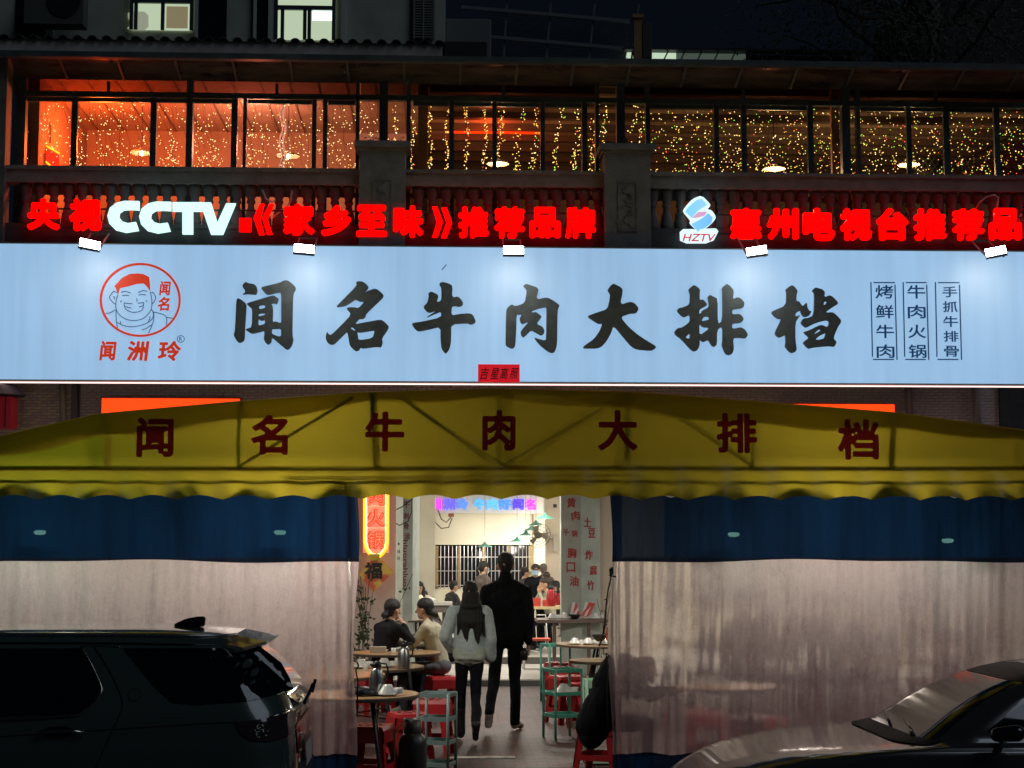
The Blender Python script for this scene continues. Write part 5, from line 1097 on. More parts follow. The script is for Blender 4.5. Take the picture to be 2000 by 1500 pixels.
# stools
for px, Yd, lb in ((727, 13.9, 'red stool below the nearest left table, its seat glowing in the neon light'), (865, 19.0, 'red stool under the seated woman in beige'), (735, 19.4, 'red stool under the seated woman in black'), (800, 14.9, 'red stool right of the nearest left table'),
        (845, 15.6, 'red stool just left of the walking woman'), (1105, 20.4, 'red stool beside the right wooden table'), (1090, 21.2, 'red stool between the two green racks'), (1108, 18.3, 'tall stack red stool behind the front green rack'), (1140, 18.0, 'red stool with pink lit seat beside the black coat'),
        (1172, 14.4, 'red stool at the edge of the right curtain'), (1460, 14.6, 'red stool seen dimly through the right plastic'), (1360, 15.2, 'red stool showing as a pink blur through the right plastic')):
    s_ = stool(px, Yd, lb, rz=random.uniform(-.5, .5))
    if px in (845, 1108): s_.scale = (1, 1, 1.12)
def rack(px, Y, m, label, tiers, w_=.32, d_=.26, rz=0., deep=.035):
    t = thing('plastic_rack', (X(px, Y), Y, 0), label, 'rack', 'tiered plastic trolleys', rz)
    top = tiers[0]
    for sx, sy in ((-1, -1), (1, -1), (1, 1), (-1, 1)): MB().tube([(sx * w_ / 2, sy * d_ / 2, 0), (sx * w_ / 2, sy * d_ / 2, top)], .014, 8).build('leg', m, t, True)
    for z in tiers:
        g = MB().box((-w_ / 2, -d_ / 2, z - deep), (w_ / 2, d_ / 2, z - deep + .006))
        for q in (-1, 1):
            g.box((-w_ / 2 - .006, q * d_ / 2 - .006, z - deep), (w_ / 2 + .006, q * d_ / 2 + .006, z)); g.box((q * w_ / 2 - .006, -d_ / 2 + .007, z - deep), (q * w_ / 2 + .006, d_ / 2 - .007, z))
        g.build('tray', m, t)
    return t
M_RGREY = mat('grey_green_plastic', (.20, .29, .29), .35); M_RGRN = mat('green_plastic', (.06, .30, .22), .35); M_RMINT = mat('mint_plastic', (.45, .78, .58), .35)
rack(855, 14.6, M_RGREY, 'grey green four tier rack in front of the walking woman', (.665, .46, .26, .07), .27, .26, R(-16))
rack(1098, 16.9, M_RGRN, 'dark green three tier rack with bowls on its middle shelf', (.70, .47, .25), .30, .28, R(22))
rack(1084, 20.8, M_RGRN, 'green rack standing further back beside the right table', (.72, .42, .14), .27, .3, R(18))
rack(1166, 14.9, M_RMINT, 'pale mint rack with deep trays at the right curtain', (.75, .28, .09), .22, .26, 0, .07)
tureen(1100, 16.9, .44, 'upturned bowls on the middle shelf of the green rack', 1.3)
# dark gas bottle, coat
gb = thing('gas_cylinder', (X(808, 14.0), 14.0, 0), 'dark gas cylinder with a yellow hose beside the grey green rack', 'gas cylinder')
MB().lathe([(.10, 0), (.12, .02), (.12, .30), (.10, .36), (.05, .40)], 24).build('body', mat('gas_dark', (.02, .022, .026), .4), gb, True)
MB().lathe([(.075, .38), (.08, .5), (.07, .5), (.065, .38)], 20, close=False).build('collar', mat('gas_dark2', (.03, .03, .03), .4), gb, True)
MB().tube([(-.03, -.05, .47), (-.10, -.08, .46), (-.14, -.1, .38), (-.15, -.1, .15), (-.18, -.08, .02)], .008, 6).build('hose', mat('hose_yellow', (.45, .20, .04), .5), gb, True)
tag(MB().bar((X(690, 13.75), 13.75, .57), (X(757, 13.75), 13.75, .615), .012).bar((X(690, 13.75), 13.72, .565), (X(757, 13.75), 13.72, .53), .012).build('folded_brace', mat('brace_red', (.5, .1, .08), .3, .5)), 'crossed shiny metal braces under the nearest left table', 'brace')

# hall tables and things on them
lc = thing('service_counter', (0, 0, 0), 'long grey topped counter in the hall behind the seated women', 'counter')
YK = 26.6
MB().box((X(770, YK), YK, Z(1182, YK)), (X(884, YK), YK + .7, Z(1177, YK))).build('top', mat('counter_top', (.42, .42, .38), .4), lc)
MB().box((X(774, YK), YK + .02, Z(1196, YK)), (X(880, YK), YK + .66, Z(1182, YK) - .001)).build('apron', mat('counter_front', (.10, .085, .08), .7), lc)
for px in (790, 868): MB().box((X(px, YK) - .03, YK + .05, .2), (X(px, YK) + .03, YK + .11, Z(1196, YK) - .001)).build('leg', M_DARK, lc)
rc = thing('dining_table', (0, 0, 0), 'pale wooden dining table right of the walking man in the hall', 'table')
YR = 26.3
MB().box((X(1025, YR), YR, Z(1190, YR)), (X(1118, YR), YR + .8, Z(1185, YR))).build('top', mat('pale_wood', (.55, .45, .25), .4), rc)
for px in (1032, 1110): MB().box((X(px, YR) - .02, YR + .05, .2), (X(px, YR) + .02, YR + .1, Z(1190, YR) - .001)).build('leg', M_DARK, rc)
rc2 = thing('dining_table', (0, 0, 0), 'dark edged long table with bowls in front of the red lettered pillar', 'table')
YQ = 23.6
MB().box((X(1050, YQ), YQ, Z(1217, YQ)), (X(1188, YQ), YQ + .7, Z(1211, YQ))).build('top', mat('worn_wood', (.22, .16, .13), .5, noise=(6, .3)), rc2)
for px in (1083, 1150): MB().box((X(px, YQ) - .025, YQ + .05, .09), (X(px, YQ) + .025, YQ + .11, Z(1217, YQ) - .001)).build('leg', mat('table_leg_brown', (.14, .10, .08), .5), rc2)
for px, lb in ((1080, 'left'), (1104, 'second'), (1140, 'third'), (1160, 'right')): tureen(px, YQ + .25, Z(1211, YQ), lb + ' wrapped bowl set on the dark edged long table', 1.15)
tag(MB().lathe([(.04, 0), (.09, .05), (.11, .075), (.10, .07), (.03, .01)], 20, (X(1122, YQ + .2), YQ + .2, Z(1211, YQ)), False).build('black_bowl', M_BLKP, smooth=True), 'black bowl between the bowl sets on the dark edged long table', 'bowl')
br = thing('brochure_rack', (0, 0, 0), 'fan of red and white menus standing on the dark edged long table', 'menus')
for k in range(6):
    p = P(1112 + k * 5, 1206, YQ + .15); MB().add([(p.x, p.y, p.z), (p.x + .10, p.y, p.z + .02), (p.x + .15 + k * .01, p.y + .04, p.z + .20), (p.x + .05 + k * .01, p.y + .04, p.z + .22)], [(0, 1, 2, 3)]).build('menu', (mat('menu_white', (.7, .66, .62), .5), mat('menu_red', (.6, .06, .04), .5))[k % 2], br)
for i, (px, w_) in enumerate(((1046, 20), (1066, 12))):
    Yd = YR + .1; o = MB().box((X(px - w_ / 2, Yd), Yd, Z(1185, YR)), (X(px + w_ / 2, Yd), Yd + .12, Z(1168 if i == 0 else 1172, Yd))).build('red_box', mat('box_red', (.50, .05, .04), .5, noise=(9, .3)))
    tag(o, ('wider printed red box on the pale table beside the walking man', 'narrow red box on the pale table left of the red jug')[i], 'box')
flask(1076, YR + .15, Z(1185, YR), 'tall dark red jug on the pale table', mat('jug_red', (.28, .01, .015), .25), .34); flask(1090, YR + .7, Z(1185, YR), 'smaller red jug behind the tall red jug', MATS['jug_red'], .25)
wc = thing('folding_chair', (X(1048, 25), 25, .09), 'white metal framed chair with orange seat under the pale table', 'chair')
MB().box((-.2, -.18, .43), (.2, .18, .46)).build('seat', mat('seat_orange', (.55, .10, .05), .5), wc)
MB().tube([(-.2, -.2, 0), (-.17, .15, .45), (-.15, .22, .8), (.15, .22, .8), (.17, .15, .45), (.2, -.2, 0)], .012, 6).tube([(-.2, .22, 0), (-.16, -.12, .44)], .012, 6).tube([(.2, .22, 0), (.16, -.12, .44)], .012, 6).build('frame', mat('white_metal', (.6, .6, .58), .4), wc, True)
ct = thing('cutlery_shelf', (0, 0, 0), 'low steel shelf packed with pale dishes under the dark edged long table', 'shelf')
MB().box((X(1088, 24), 23.9, Z(1243, 24)), (X(1150, 24), 24.2, Z(1241, 24))).box((X(1088, 24), 23.9, Z(1228, 24)), (X(1150, 24), 24.2, Z(1226, 24))).build('shelf_board', M_STEEL, ct)
for k in range(16):
    for pyb in (1226, 1241): MB().lathe([(.045, 0), (.05, .01), (.03, .01)], 10).build('dish', M_CHINA, ct).matrix_local = Matrix.Translation(P(1092 + k * 3.6, pyb - 5, 24.0)) @ Matrix.Rotation(R(70), 4, 'Y')
# food packs on counter
for i, (px, w_, h_, c_) in enumerate(((800, .22, .10, (.75, .74, .70)), (818, .16, .12, (.70, .66, .40)), (782, .10, .17, (.35, .42, .40)), (835, .25, .08, (.7, .7, .66)))):
    o = MB().lathe([(w_ / 2, 0), (w_ / 2 * 1.1, h_ * .6), (w_ / 3, h_)], 12, (X(px, YK + .2), YK + .2, Z(1177, YK))).build('food_container', mat('pack' + 'abcd'[i], c_, .5)); bevel(o, .004, 1)
    tag(o, ('white heap of crumpled tableware wrap on the counter', 'yellowish food bowl on the counter before the laughing woman', 'grey green glass canister at the left end of the counter', 'wide white dish on the counter nearest the barred window')[i], 'container')
# window plant, thin shrub at left
def shrub(name, px, Y, h0, h1, nst, spread, label, leafn, lm, z0=0., leaf=.035):
    t = thing(name, (X(px, Y), Y, z0), label, 'plant'); st = MB(); lf = MB()
    for k in range(nst):
        x0_ = random.gauss(0, spread * .35); hh = random.uniform(h0, h1); lean = random.gauss(0, .12); pts = [(x0_ + lean * v * v * hh + .02 * math.sin(v * 7 + k), .05 * math.sin(k), hh * v) for v in [j / 8 for j in range(9)]]
        st.tube(pts, .004, 5)
        for j in range(leafn):
            v = random.uniform(.25, 1); p = Vector(pts[min(8, int(v * 8))]) + Vector((random.gauss(0, .03), random.gauss(0, .03), random.gauss(0, .02)))
            a_ = random.uniform(0, 6.28); e = Vector((math.cos(a_), math.sin(a_) * .7, random.uniform(-.2, .8))).normalized() * random.uniform(.6, 1.3) * leaf; s2 = e.cross(Vector((random.random(), 1, random.random()))).normalized() * leaf * .35
            lf.add([p, p + e * .5 + s2, p + e, p + e * .5 - s2], [(0, 1, 2, 3)])
    st.build('stems', mat('stem', (.06, .05, .03), .8), t); lf.build('leaves', lm, t); return t
shrub('shrub', 722, 20.3, .9, 1.75, 16, .34, 'thin leafy shrub below the diamond hanging beside the curtain edge', 30, mat('leaf_green', (.05, .075, .035), .6), leaf=.05)
shrub('vine', 1180, 21.5, 1.1, 1.45, 4, .12, 'sparse potted twig beside the right curtain edge', 6, MATS['leaf_green'], leaf=.05)
tag(MB().box((X(698, 20.3), 20.1, 0), (X(745, 20.3), 20.5, .35)).build('planter', mat('planter_grey', (.15, .15, .15), .8)), 'grey planter box holding the thin leafy shrub', 'planter')
# ================================================================ PEOPLE
from mathutils import noise as mnoise
def cap_mesh(mb, a, b, ra, rb, flat=1., side=(1, 0, 0), n=14, k=4):
    a = Vector(a); b = Vector(b); d = b - a
    if d.length < 1e-5: d = Vector((0, 0, 1e-4)); b = a + d
    d = d.normalized(); s = Vector(side); s = s - d * s.dot(d)
    if s.length < .15: s = Vector((0, 1, 0)) - d * d.y
    s.normalize(); o = d.cross(s)
    vs = []
    for c, r_, sg_ in ((a, ra, -1), (b, rb, 1)):
        rng = range(k) if sg_ < 0 else range(k - 1, -1, -1)
        for j in rng:
            th = PI / 2 * (1 - (j + .35) / (k - .65)) if k > 1 else 0
            for q in range(n):
                an = 2 * PI * q / n
                vs.append(c + d * (sg_ * r_ * math.sin(th) * min(flat, 1)) + (s * math.cos(an) + o * math.sin(an) * flat) * r_ * math.cos(th))
    rows = 2 * k
    fs = [(i * n + j, i * n + (j + 1) % n, (i + 1) * n + (j + 1) % n, (i + 1) * n + j) for i in range(rows - 1) for j in range(n)]
    fs += [tuple(range(n))[::-1], tuple((rows - 1) * n + j for j in range(n))]
    mb.add(vs, fs)
def blob(name, prims, mats, vox, parent, fold=0., sm_=3, groove=0.):
    """prims = (a, b, ra, rb, material index[, flat[, side]]) fused into one continuous skin"""
    mb = MB()
    for p in prims: cap_mesh(mb, p[0], p[1], p[2], p[3], p[5] if len(p) > 5 else 1., p[6] if len(p) > 6 else (1, 0, 0))
    me = bpy.data.meshes.new('tmp'); me.from_pydata(mb.v, [], mb.f); o = bpy.data.objects.new('tmp', me)
    m1 = o.modifiers.new('r', 'REMESH'); m1.mode = 'VOXEL'; m1.voxel_size = vox
    m2 = o.modifiers.new('s', 'SMOOTH'); m2.factor = .5; m2.iterations = sm_
    out = baked(o, me); bpy.data.meshes.remove(me)
    out.name = name; out.materials.clear()
    for m in mats: out.materials.append(m)
    nf = len(out.polygons); c = np.empty(nf * 3); out.polygons.foreach_get('center', c); c = c.reshape(-1, 3)
    best = np.full(nf, 1e9); idx = np.zeros(nf, dtype=np.int32)
    for p in prims:
        a = np.array(p[0], float); b = np.array(p[1], float); d = b - a; L = max(np.linalg.norm(d), 1e-4); d /= L
        flat = p[5] if len(p) > 5 else 1.; s = np.array(p[6] if len(p) > 6 else (1, 0, 0), float); s = s - d * s.dot(d)
        if np.linalg.norm(s) < .15: s = np.array((0, 1, 0)) - d * d[1]
        s /= np.linalg.norm(s); ov = np.cross(d, s)
        w_ = c - a; t = np.clip(w_ @ d, 0, L); df = w_ - t[:, None] * d
        ds = df @ s; do = (df @ ov) / flat; da = df @ d
        dist = np.sqrt(ds ** 2 + do ** 2 + da ** 2) - (p[2] + (p[3] - p[2]) * t / L)
        k = dist < best; best[k] = dist[k]; idx[k] = p[4]
    out.polygons.foreach_set('material_index', idx); out.polygons.foreach_set('use_smooth', [True] * nf)
    if fold or groove:
        nv = len(out.vertices); nr = np.empty(nv * 3); out.vertices.foreach_get('normal', nr); nr = nr.reshape(-1, 3); cs = np.empty(nv * 3); out.vertices.foreach_get('co', cs); cs = cs.reshape(-1, 3)
        for i_ in range(nv):
            co = Vector(cs[i_]); q = 0.
            if fold: q += fold * (mnoise.noise(Vector((co.x * 9, co.y * 9, co.z * 5))) + .5 * mnoise.noise(Vector((co.x * 22, co.y * 22, co.z * 9))))
            if groove: q += groove * math.sin(co.x * 150 + 3 * mnoise.noise(co * 4)) * .5 + groove * mnoise.noise(Vector((co.x * 60, co.y * 60, co.z * 4)))
            cs[i_] += nr[i_] * q
        out.vertices.foreach_set('co', cs.ravel())
    out.update()
    return put(name, out, parent)
def mir(p): return (-p[0], p[1], p[2])
def stand_pose():
    return dict(pelvis=(0, 0, .96), waist=(0, 0, 1.10), chest=(0, .0, 1.34), neck=(0, -.01, 1.49), head=(0, .015, 1.63),
                hipL=(-.09, 0, .93), hipR=(.09, 0, .93), kneeL=(-.10, .02, .50), kneeR=(.10, .02, .50), ankL=(-.10, -.02, .09), ankR=(.10, -.02, .09), toeL=(-.11, .15, .035), toeR=(.11, .15, .035),
                shL=(-.175, -.01, 1.42), shR=(.175, -.01, 1.42), elL=(-.22, -.03, 1.14), elR=(.22, -.03, 1.14), wrL=(-.23, .05, .89), wrR=(.23, .05, .89), hdir=None, fold=(0, .2, -1))
def seat_pose(lean=.10):
    return dict(pelvis=(0, 0, .56), waist=(0, lean * .2, .70), chest=(0, lean * .7, .92), neck=(0, lean, 1.07), head=(0, lean + .04, 1.205),
                hipL=(-.09, .02, .54), hipR=(.09, .02, .54), kneeL=(-.13, .44, .53), kneeR=(.13, .44, .53), ankL=(-.13, .40, .09), ankR=(.13, .40, .09), toeL=(-.14, .56, .035), toeR=(.14, .56, .035),
                shL=(-.17, lean * .85, 1.0), shR=(.17, lean * .85, 1.0), elL=(-.23, lean + .10, .77), elR=(.23, lean + .10, .77), wrL=(-.14, lean + .34, .82), wrR=(.14, lean + .34, .82), fold=(0, 1, -.1))
SKIN = mat('skin', (.50, .29, .19), .5); HAIR = mat('black_hair', (.008, .007, .007), .62, bump=(70, .6), stretch=(3, 3, .3)); HAIRB = mat('brown_hair', (.035, .02, .014), .45)
def person(label, loc, rz, J, top, bot, shoe, hair='short', sc_=1., vox=.014, group=None, bulk=1., hairm=None, sleeve_end=None, coat=None, hyaw=0., fold=.004, extra=None, skinm=None, hem=None, face=False):
    t = thing('person', loc, label, 'person', group, rz); t.scale = (sc_, sc_, sc_)
    skinm = skinm or SKIN
    mats = [top, bot, skinm, shoe, hem or top]
    pr = []; B = bulk
    V_ = {k: Vector(v) for k, v in J.items() if isinstance(v, tuple) and k != 'fold'}
    pr.append((V_['pelvis'] + Vector((-.045, 0, 0)), V_['pelvis'] + Vector((.045, 0, 0)), .115, .115, 1, .95))
    pr.append((V_['pelvis'], V_['waist'], .135 * B, .125 * B, 0 if coat else 1, .78))
    pr.append((V_['waist'], V_['chest'], .135 * B, .155 * B, 0, .74))
    pr.append((V_['chest'] + Vector((-.06, 0, 0)), V_['chest'] + Vector((.06, 0, 0)), .125 * B, .125 * B, 0, .85))
    pr.append((V_['shL'], V_['shR'], .062 * B, .062 * B, 0))
    for s_ in 'LR': pr.append((V_['neck'] + Vector((0, -.005, -.01)), V_['sh' + s_], .05, .06 * B, 0))
    pr.append((V_['chest'].lerp(V_['neck'], .3), V_['neck'], .12 * B, .055, 0, .8))
    if coat: pr += coat
    nk = V_['neck']; hd = V_['head']
    pr.append((nk, nk.lerp(hd, .6), .052, .05, 2))
    ax = Matrix.Rotation(hyaw, 3, 'Z')
    H = lambda x, y, z: hd + ax @ Vector((x, y, z))
    sd_ = tuple(ax @ Vector((1, 0, 0)))
    pr += [(H(0, -.02, .03), H(0, .02, .03), .078, .076, 2, 1.12, sd_), (H(0, .02, -.03), H(0, .045, -.07), .060, .042, 2, 1., sd_), (H(0, .10, -.012), H(0, .108, -.03), .012, .016, 2), (H(.077, 0, -.005), H(.077, 0, -.03), .016, .012, 2), (H(-.077, 0, -.005), H(-.077, 0, -.03), .016, .012, 2)]
    for s in 'LR':
        sh, el, wr = V_['sh' + s], V_['el' + s], V_['wr' + s]
        pr += [(sh, el, .062 * B, .047 * B, 0), (el, wr, .047 * B, .036 * B, 0)]
        d = (wr - el).normalized(); side = Vector((0, 1, 0)) if abs(d.y) < .7 else Vector((1, 0, 0))
        side = (side - d * side.dot(d)).normalized(); nrm = d.cross(side)
        pal = wr + d * .055
        pr.append((wr + d * .005, wr + d * .075, .028, .034, 2, .5, tuple(side)))
        for q in range(4):
            o0 = wr + d * .08 + side * (-.027 + q * .018); l_ = (.032, .038, .036, .028)[q]
            cv = (d + nrm * .35 * (1 if s == 'L' else -1)).normalized(); p1 = o0 + d * l_; p2 = p1 + cv * l_ * .8
            pr += [(o0 - d * .01, p1, .0088, .008, 2), (p1, p2, .008, .0068, 2)]
        pr.append((wr + d * .03 + side * .03, wr + d * .075 + side * .055, .011, .008, 2))
        hp, kn, an, to = V_['hip' + s], V_['knee' + s], V_['ank' + s], V_['toe' + s]
        pr += [(hp, kn, .085, .058, 1), (kn, an, .056, .050, 1), (an + Vector((0, 0, -.02)), an.lerp(to, .3) , .043, .042, 3), (an.lerp(to, .25) , to, .042, .036, 3, .8)]
    if extra: pr += extra
    blob('body', pr, mats, vox, t, fold)
    hm = hairm or HAIR; hp_ = []
    if hair != 'bald':
        hp_ += [(H(0, -.025, .048), H(0, .012, .052), .087, .082, 0, 1.1, sd_), (H(0, -.045, .0), H(0, -.05, -.03), .075, .06, 0, .8, sd_)]
    if hair == 'bun': hp_ += [(H(0, -.085, -.03), H(0, -.125, -.05), .042, .040, 0), (H(0, -.12, -.05), H(.02, -.15, -.085), .03, .015, 0)]
    if hair == 'pony': hp_ += [(H(0, -.10, .02), H(0, -.15, -.02), .03, .032, 0), (H(0, -.15, -.02), H(0, -.16, -.16), .032, .012, 0)]
    if hair == 'long':
        hp_ += [(H(0, -.05, .0), H(0, -.09, -.14), .09, .125, 0, .62, sd_), (H(0, -.09, -.14), H(0, -.12, -.32), .125, .15, 0, .42, sd_),
                (H(-.06, -.13, -.30), H(-.05, -.15, -.53), .085, .012, 0, .5, sd_), (H(.06, -.13, -.30), H(.075, -.15, -.55), .085, .012, 0, .5, sd_), (H(-.11, -.11, -.24), H(-.15, -.12, -.46), .05, .010, 0, .5, sd_), (H(.11, -.11, -.24), H(.14, -.12, -.47), .05, .010, 0, .5, sd_)]
    if hair == 'shoulder': hp_ += [(H(-.075, -.01, .0), H(-.085, .02, -.20), .04, .035, 0), (H(.075, -.01, .0), H(.085, .02, -.20), .04, .035, 0), (H(0, -.05, 0), H(0, -.07, -.18), .08, .07, 0, .6, sd_)]
    if hp_: blob('hair', hp_, [hm], max(.009, vox * .8), t, 0, 2, .005 if hair in ('long', 'pony', 'shoulder') else .002)
    if hair == 'cap' or face == 'cap':
        cm = mat('cap_black', (.02, .015, .015), .7)
        c_ = MB().lathe([(.09, 0), (.092, .03), (.075, .075), (.03, .10), (.001, .103)], 20, close=False); o = c_.build('cap', cm, t, True); o.location = H(0, 0, .035); o.rotation_euler = (0, 0, hyaw)
        br_ = MB().add([(.08 * math.cos(a_), .085 * math.sin(a_) + r_ * (.06 * math.sin(a_)), -.012 * r_) for r_ in (0, 1) for a_ in [PI * j / 8 for j in range(9)]], [(j, j + 1, j + 10, j + 9) for j in range(8)]); o2 = br_.build('peak', cm, o); o2.location = (0, 0, .005)
    if face:
        fk = mat('eye_dark', (.01, .008, .008), .3); lip = mat('lip', (.30, .06, .05), .5)
        for sx in (-1, 1):
            o = MB().lathe([(.001, .004), (.009, .002), (.012, 0)], 10, close=False).build('eye', fk, t); o.location = H(sx * .03, .088, .005); o.rotation_euler = (-PI / 2, 0, hyaw); o.scale = (1.2, .6, 1)
            o = MB().tube([H(sx * .018, .094, .024), H(sx * .032, .092, .028), H(sx * .048, .080, .022)], .003, 5).build('eyebrow', HAIR, t)
        if face == 'mask' or face == 'cap':
            MB().grid(lambda u_, v_: tuple(H((u_ - .5) * .14, .114 - .16 * (u_ - .5) ** 2 * 4 * .35 - .012 * v_, .0 - .095 * v_)), 10, 5).build('face_mask', mat('mask_blue', (.35, .55, .68), .7), t, True)
        else: MB().tube([H(-.02, .088, -.05), H(0, .094, -.054), H(.02, .088, -.05)], .005, 6).build('mouth', lip, t)
    return t
C_BLACK = mat('black_cloth', (.010, .011, .014), .9, noise=(20, .3), spec=.1); C_BLK2 = mat('black_jersey', (.014, .014, .017), .9, spec=.1); C_NAVY = mat('dark_trousers', (.012, .014, .020), .9, noise=(12, .3), spec=.1)
C_FLEECE = mat('pale_fleece', (.56, .66, .68), .95, noise=(30, .15), bump=(160, .6)); C_TRIM = mat('fleece_trim', (.55, .62, .55), .95, bump=(200, .8)); C_BOOT = mat('black_boot', (.012, .012, .014), .35)
C_BEIGE = mat('beige_knit', (.40, .38, .28), .9, noise=(14, .2), bump=(90, .4)); C_JEAN = mat('grey_jeans', (.10, .11, .12), .85, noise=(14, .3)); C_SHOE = mat('shoe_pale', (.48, .44, .38), .7); C_GREY = mat('charcoal_cloth', (.045, .045, .05), .85, noise=(8, .2)); C_WHITE = mat('white_coat', (.66, .60, .48), .85); C_BROWN = mat('brown_cloth', (.10, .075, .065), .85)

# walking woman
J = stand_pose()
J.update(head=(.012, .02, 1.63), ankL=(-.085, .14, .09), toeL=(-.10, .30, .035), kneeL=(-.085, .12, .50), kneeR=(.075, .0, .51), ankR=(.055, -.27, .21), toeR=(.055, -.17, .055), elL=(-.27, -.03, 1.16), wrL=(-.20, .12, 1.02), elR=(.235, -.04, 1.13), wrR=(.235, .06, .93), hipL=(-.08, 0, .93), hipR=(.08, 0, .93))
cw = [((-.0, 0, 1.24), (0, 0, 1.02), .165, .178, 0, .80), ((-.06, 0, .965), (.06, 0, .965), .138, .138, 4, .92), (J['elR'], (.235, .06, .93), .07, .072, 0), (J['shR'], J['elR'], .08, .07, 0), (J['shL'], J['elL'], .08, .072, 0), (J['elL'], J['wrL'], .07, .06, 0)]
cw += [((-.11, -.04, .925), (.11, -.04, .925), .10, .10, 4, .5), ((-.11, .04, .925), (.11, .04, .925), .10, .10, 4, .5)]
cw += [(J['ankL'], (J['ankL'][0], .13, .34), .052, .058, 3), (J['ankR'], (.078, -.09, .36), .052, .056, 3)]
s_w = (1.95 - (1139 - 1065) / (3200 / 16.6)) / 1.735
wl = person('woman seen from behind with long black hair, pale fleece jacket and black trousers', (X(917, 16.6), 16.6, 0), R(3), J, C_FLEECE, C_NAVY, C_BOOT, 'long', s_w, .0095, hem=C_TRIM, coat=cw, fold=.010)
# walking man
J = stand_pose()
J.update(chest=(0, 0, 1.31), kneeL=(-.115, .0, .51), ankL=(-.15, -.29, .22), toeL=(-.165, -.24, .085), ankR=(.09, .10, .08), toeR=(.14, .25, .035), kneeR=(.09, .12, .50), shL=(-.185, -.01, 1.375), shR=(.185, -.01, 1.375), elR=(.235, -.03, 1.12), wrR=(.225, .05, .88), elL=(-.235, -.03, 1.12), wrL=(-.215, .08, .90))
cm_ = [((-.0, 0, 1.28), (0, 0, 1.0), .185, .185, 0, .70), ((-.055, 0, .93), (.055, 0, .93), .14, .14, 0, .85), ((0, -.02, 1.46), (0, -.015, 1.52), .08, .066, 0)]
s_m = (1.95 - (1084 - 1065) / (3200 / 17.5)) / 1.735
mn = person('man seen from behind in a black coat, stepping with his left foot raised', (X(988, 17.5), 17.5, 0), R(-4), J, C_BLACK, C_NAVY, C_SHOE, 'short', s_m, .0095, coat=cm_, bulk=1.16, fold=.012)
hb_ = MB().lathe([(.035, 0), (.05, .05), (.045, .10), (.02, .13)], 12); o = hb_.build('dark_bag', mat('bag_black', (.02, .02, .025), .2), smooth=True); o.location = (X(1023, 17.4), 17.42, Z(1290, 17.4)); tag(o, 'small shiny dark bag held in the right hand of the man in black', 'bag')
# seated pair near
J = seat_pose(.12); J.update(wrR=(.05, .30, 1.02), elR=(.22, .26, .86), head=(0, .17, 1.20))
person('seated woman in a black jumper with a low bun, seen from behind on the left', (X(746, 19.0), 19.0, .0), R(-48), J, C_BLK2, C_NAVY, C_BOOT, 'bun', 1.0, .011, coat=[((0, .02, .62), (0, .08, .95), .15, .16, 0, .8)])
J = seat_pose(.16); J.update(wrL=(-.05, .52, .84), elL=(-.20, .28, .80), wrR=(.10, .48, .80))
person('seated woman in a beige jumper and grey jeans turned left with a low bun', (X(862, 19.2), 19.2, .0), R(72), J, C_BEIGE, C_JEAN, C_SHOE, 'bun', 1.0, .011, coat=[((0, .02, .60), (0, .10, .95), .145, .15, 0, .8)])
# people in the hall
def hall_person(lb, px, py_top, Y, rz, top, kind='seat', hair='short', z0=.2, lean=.1, face=False, hairm=None, bot=C_NAVY, hyaw=0., upd=None, vox=.02, coat=None, skinm=None, group=None, bulk=1.):
    J = seat_pose(lean) if kind == 'seat' else stand_pose()
    if upd: J.update(upd)
    zt_ = Z(py_top, Y, px); H0 = 1.32 if kind == 'seat' else 1.735
    return person(lb, (X(px, Y), Y, z0), R(rz), J, top, bot, C_BOOT, hair, (zt_ - z0) / H0, vox, group, bulk, hairm, face=face, hyaw=R(hyaw), fold=.003, coat=coat, skinm=skinm)
hall_person('laughing woman with long dark hair and cream coat behind the counter', 821, 1137, 27.9, 175, C_WHITE, hair='shoulder', face=True, bulk=1.1, upd=dict(wrR=(.02, .22, .95), elR=(.2, .25, .8)), vox=.015)
hall_person('grey haired person in a dark jacket behind the left pillar, tallest of the group', 811, 1105, 29.6, 60, C_GREY, hair='short', hairm=mat('grey_hair', (.14, .12, .10), .6))
hall_person('pink faced person in a dark jacket half hidden by the left pillar', 804, 1120, 28.9, 80, C_GREY, hair='short')
hall_person('dark haired child in a pale top bending beside the laughing woman', 838, 1142, 28.3, 120, C_WHITE, hair='short', lean=.2)
hall_person('person in a charcoal jacket bending left over the counter', 855, 1155, 27.8, 70, C_GREY, hair='short', lean=.3, hairm=HAIRB, bulk=1.15)
hall_person('seated man in a dark jacket looking right before the barred window', 876, 1136, 30.2, -60, C_GREY, hair='short', face=True)
hall_person('standing server with ponytail, dark top and face mask turned right', 944, 1099, 26.9, -60, C_BROWN, 'stand', 'pony', face='mask')
hall_person('standing server in a black cap and blue face mask beside the red box', 1046, 1104, 27.7, 176, C_BLACK, 'stand', 'short', face='cap', upd=dict(wrL=(-.10, .30, 1.02), wrR=(.12, .28, 1.0)), vox=.015)
hall_person('dark haired person bending between the man in black and the masked server', 1024, 1110, 28.6, -70, C_GREY, 'stand', 'short')
hall_person('short haired person in the background right of the masked server', 1061, 1103, 29.6 - .8, 10, C_BROWN, 'stand', 'short', hairm=mat('brown_grey_hair', (.13, .10, .08), .6))
hall_person('dark brown haired person behind the woman holding her hand to her face', 1067, 1119, 28.2, 30, C_GREY, 'stand', 'short', hairm=HAIRB)
hall_person('woman in a beige jumper leaning her face on her hand at the pale table', 1077, 1129, 27.5, 110, C_BEIGE, hair='short', hairm=HAIRB, upd=dict(wrR=(.0, .24, 1.04), elR=(.18, .26, .84), wrL=(-.03, .25, 1.05), elL=(-.18, .26, .84)))
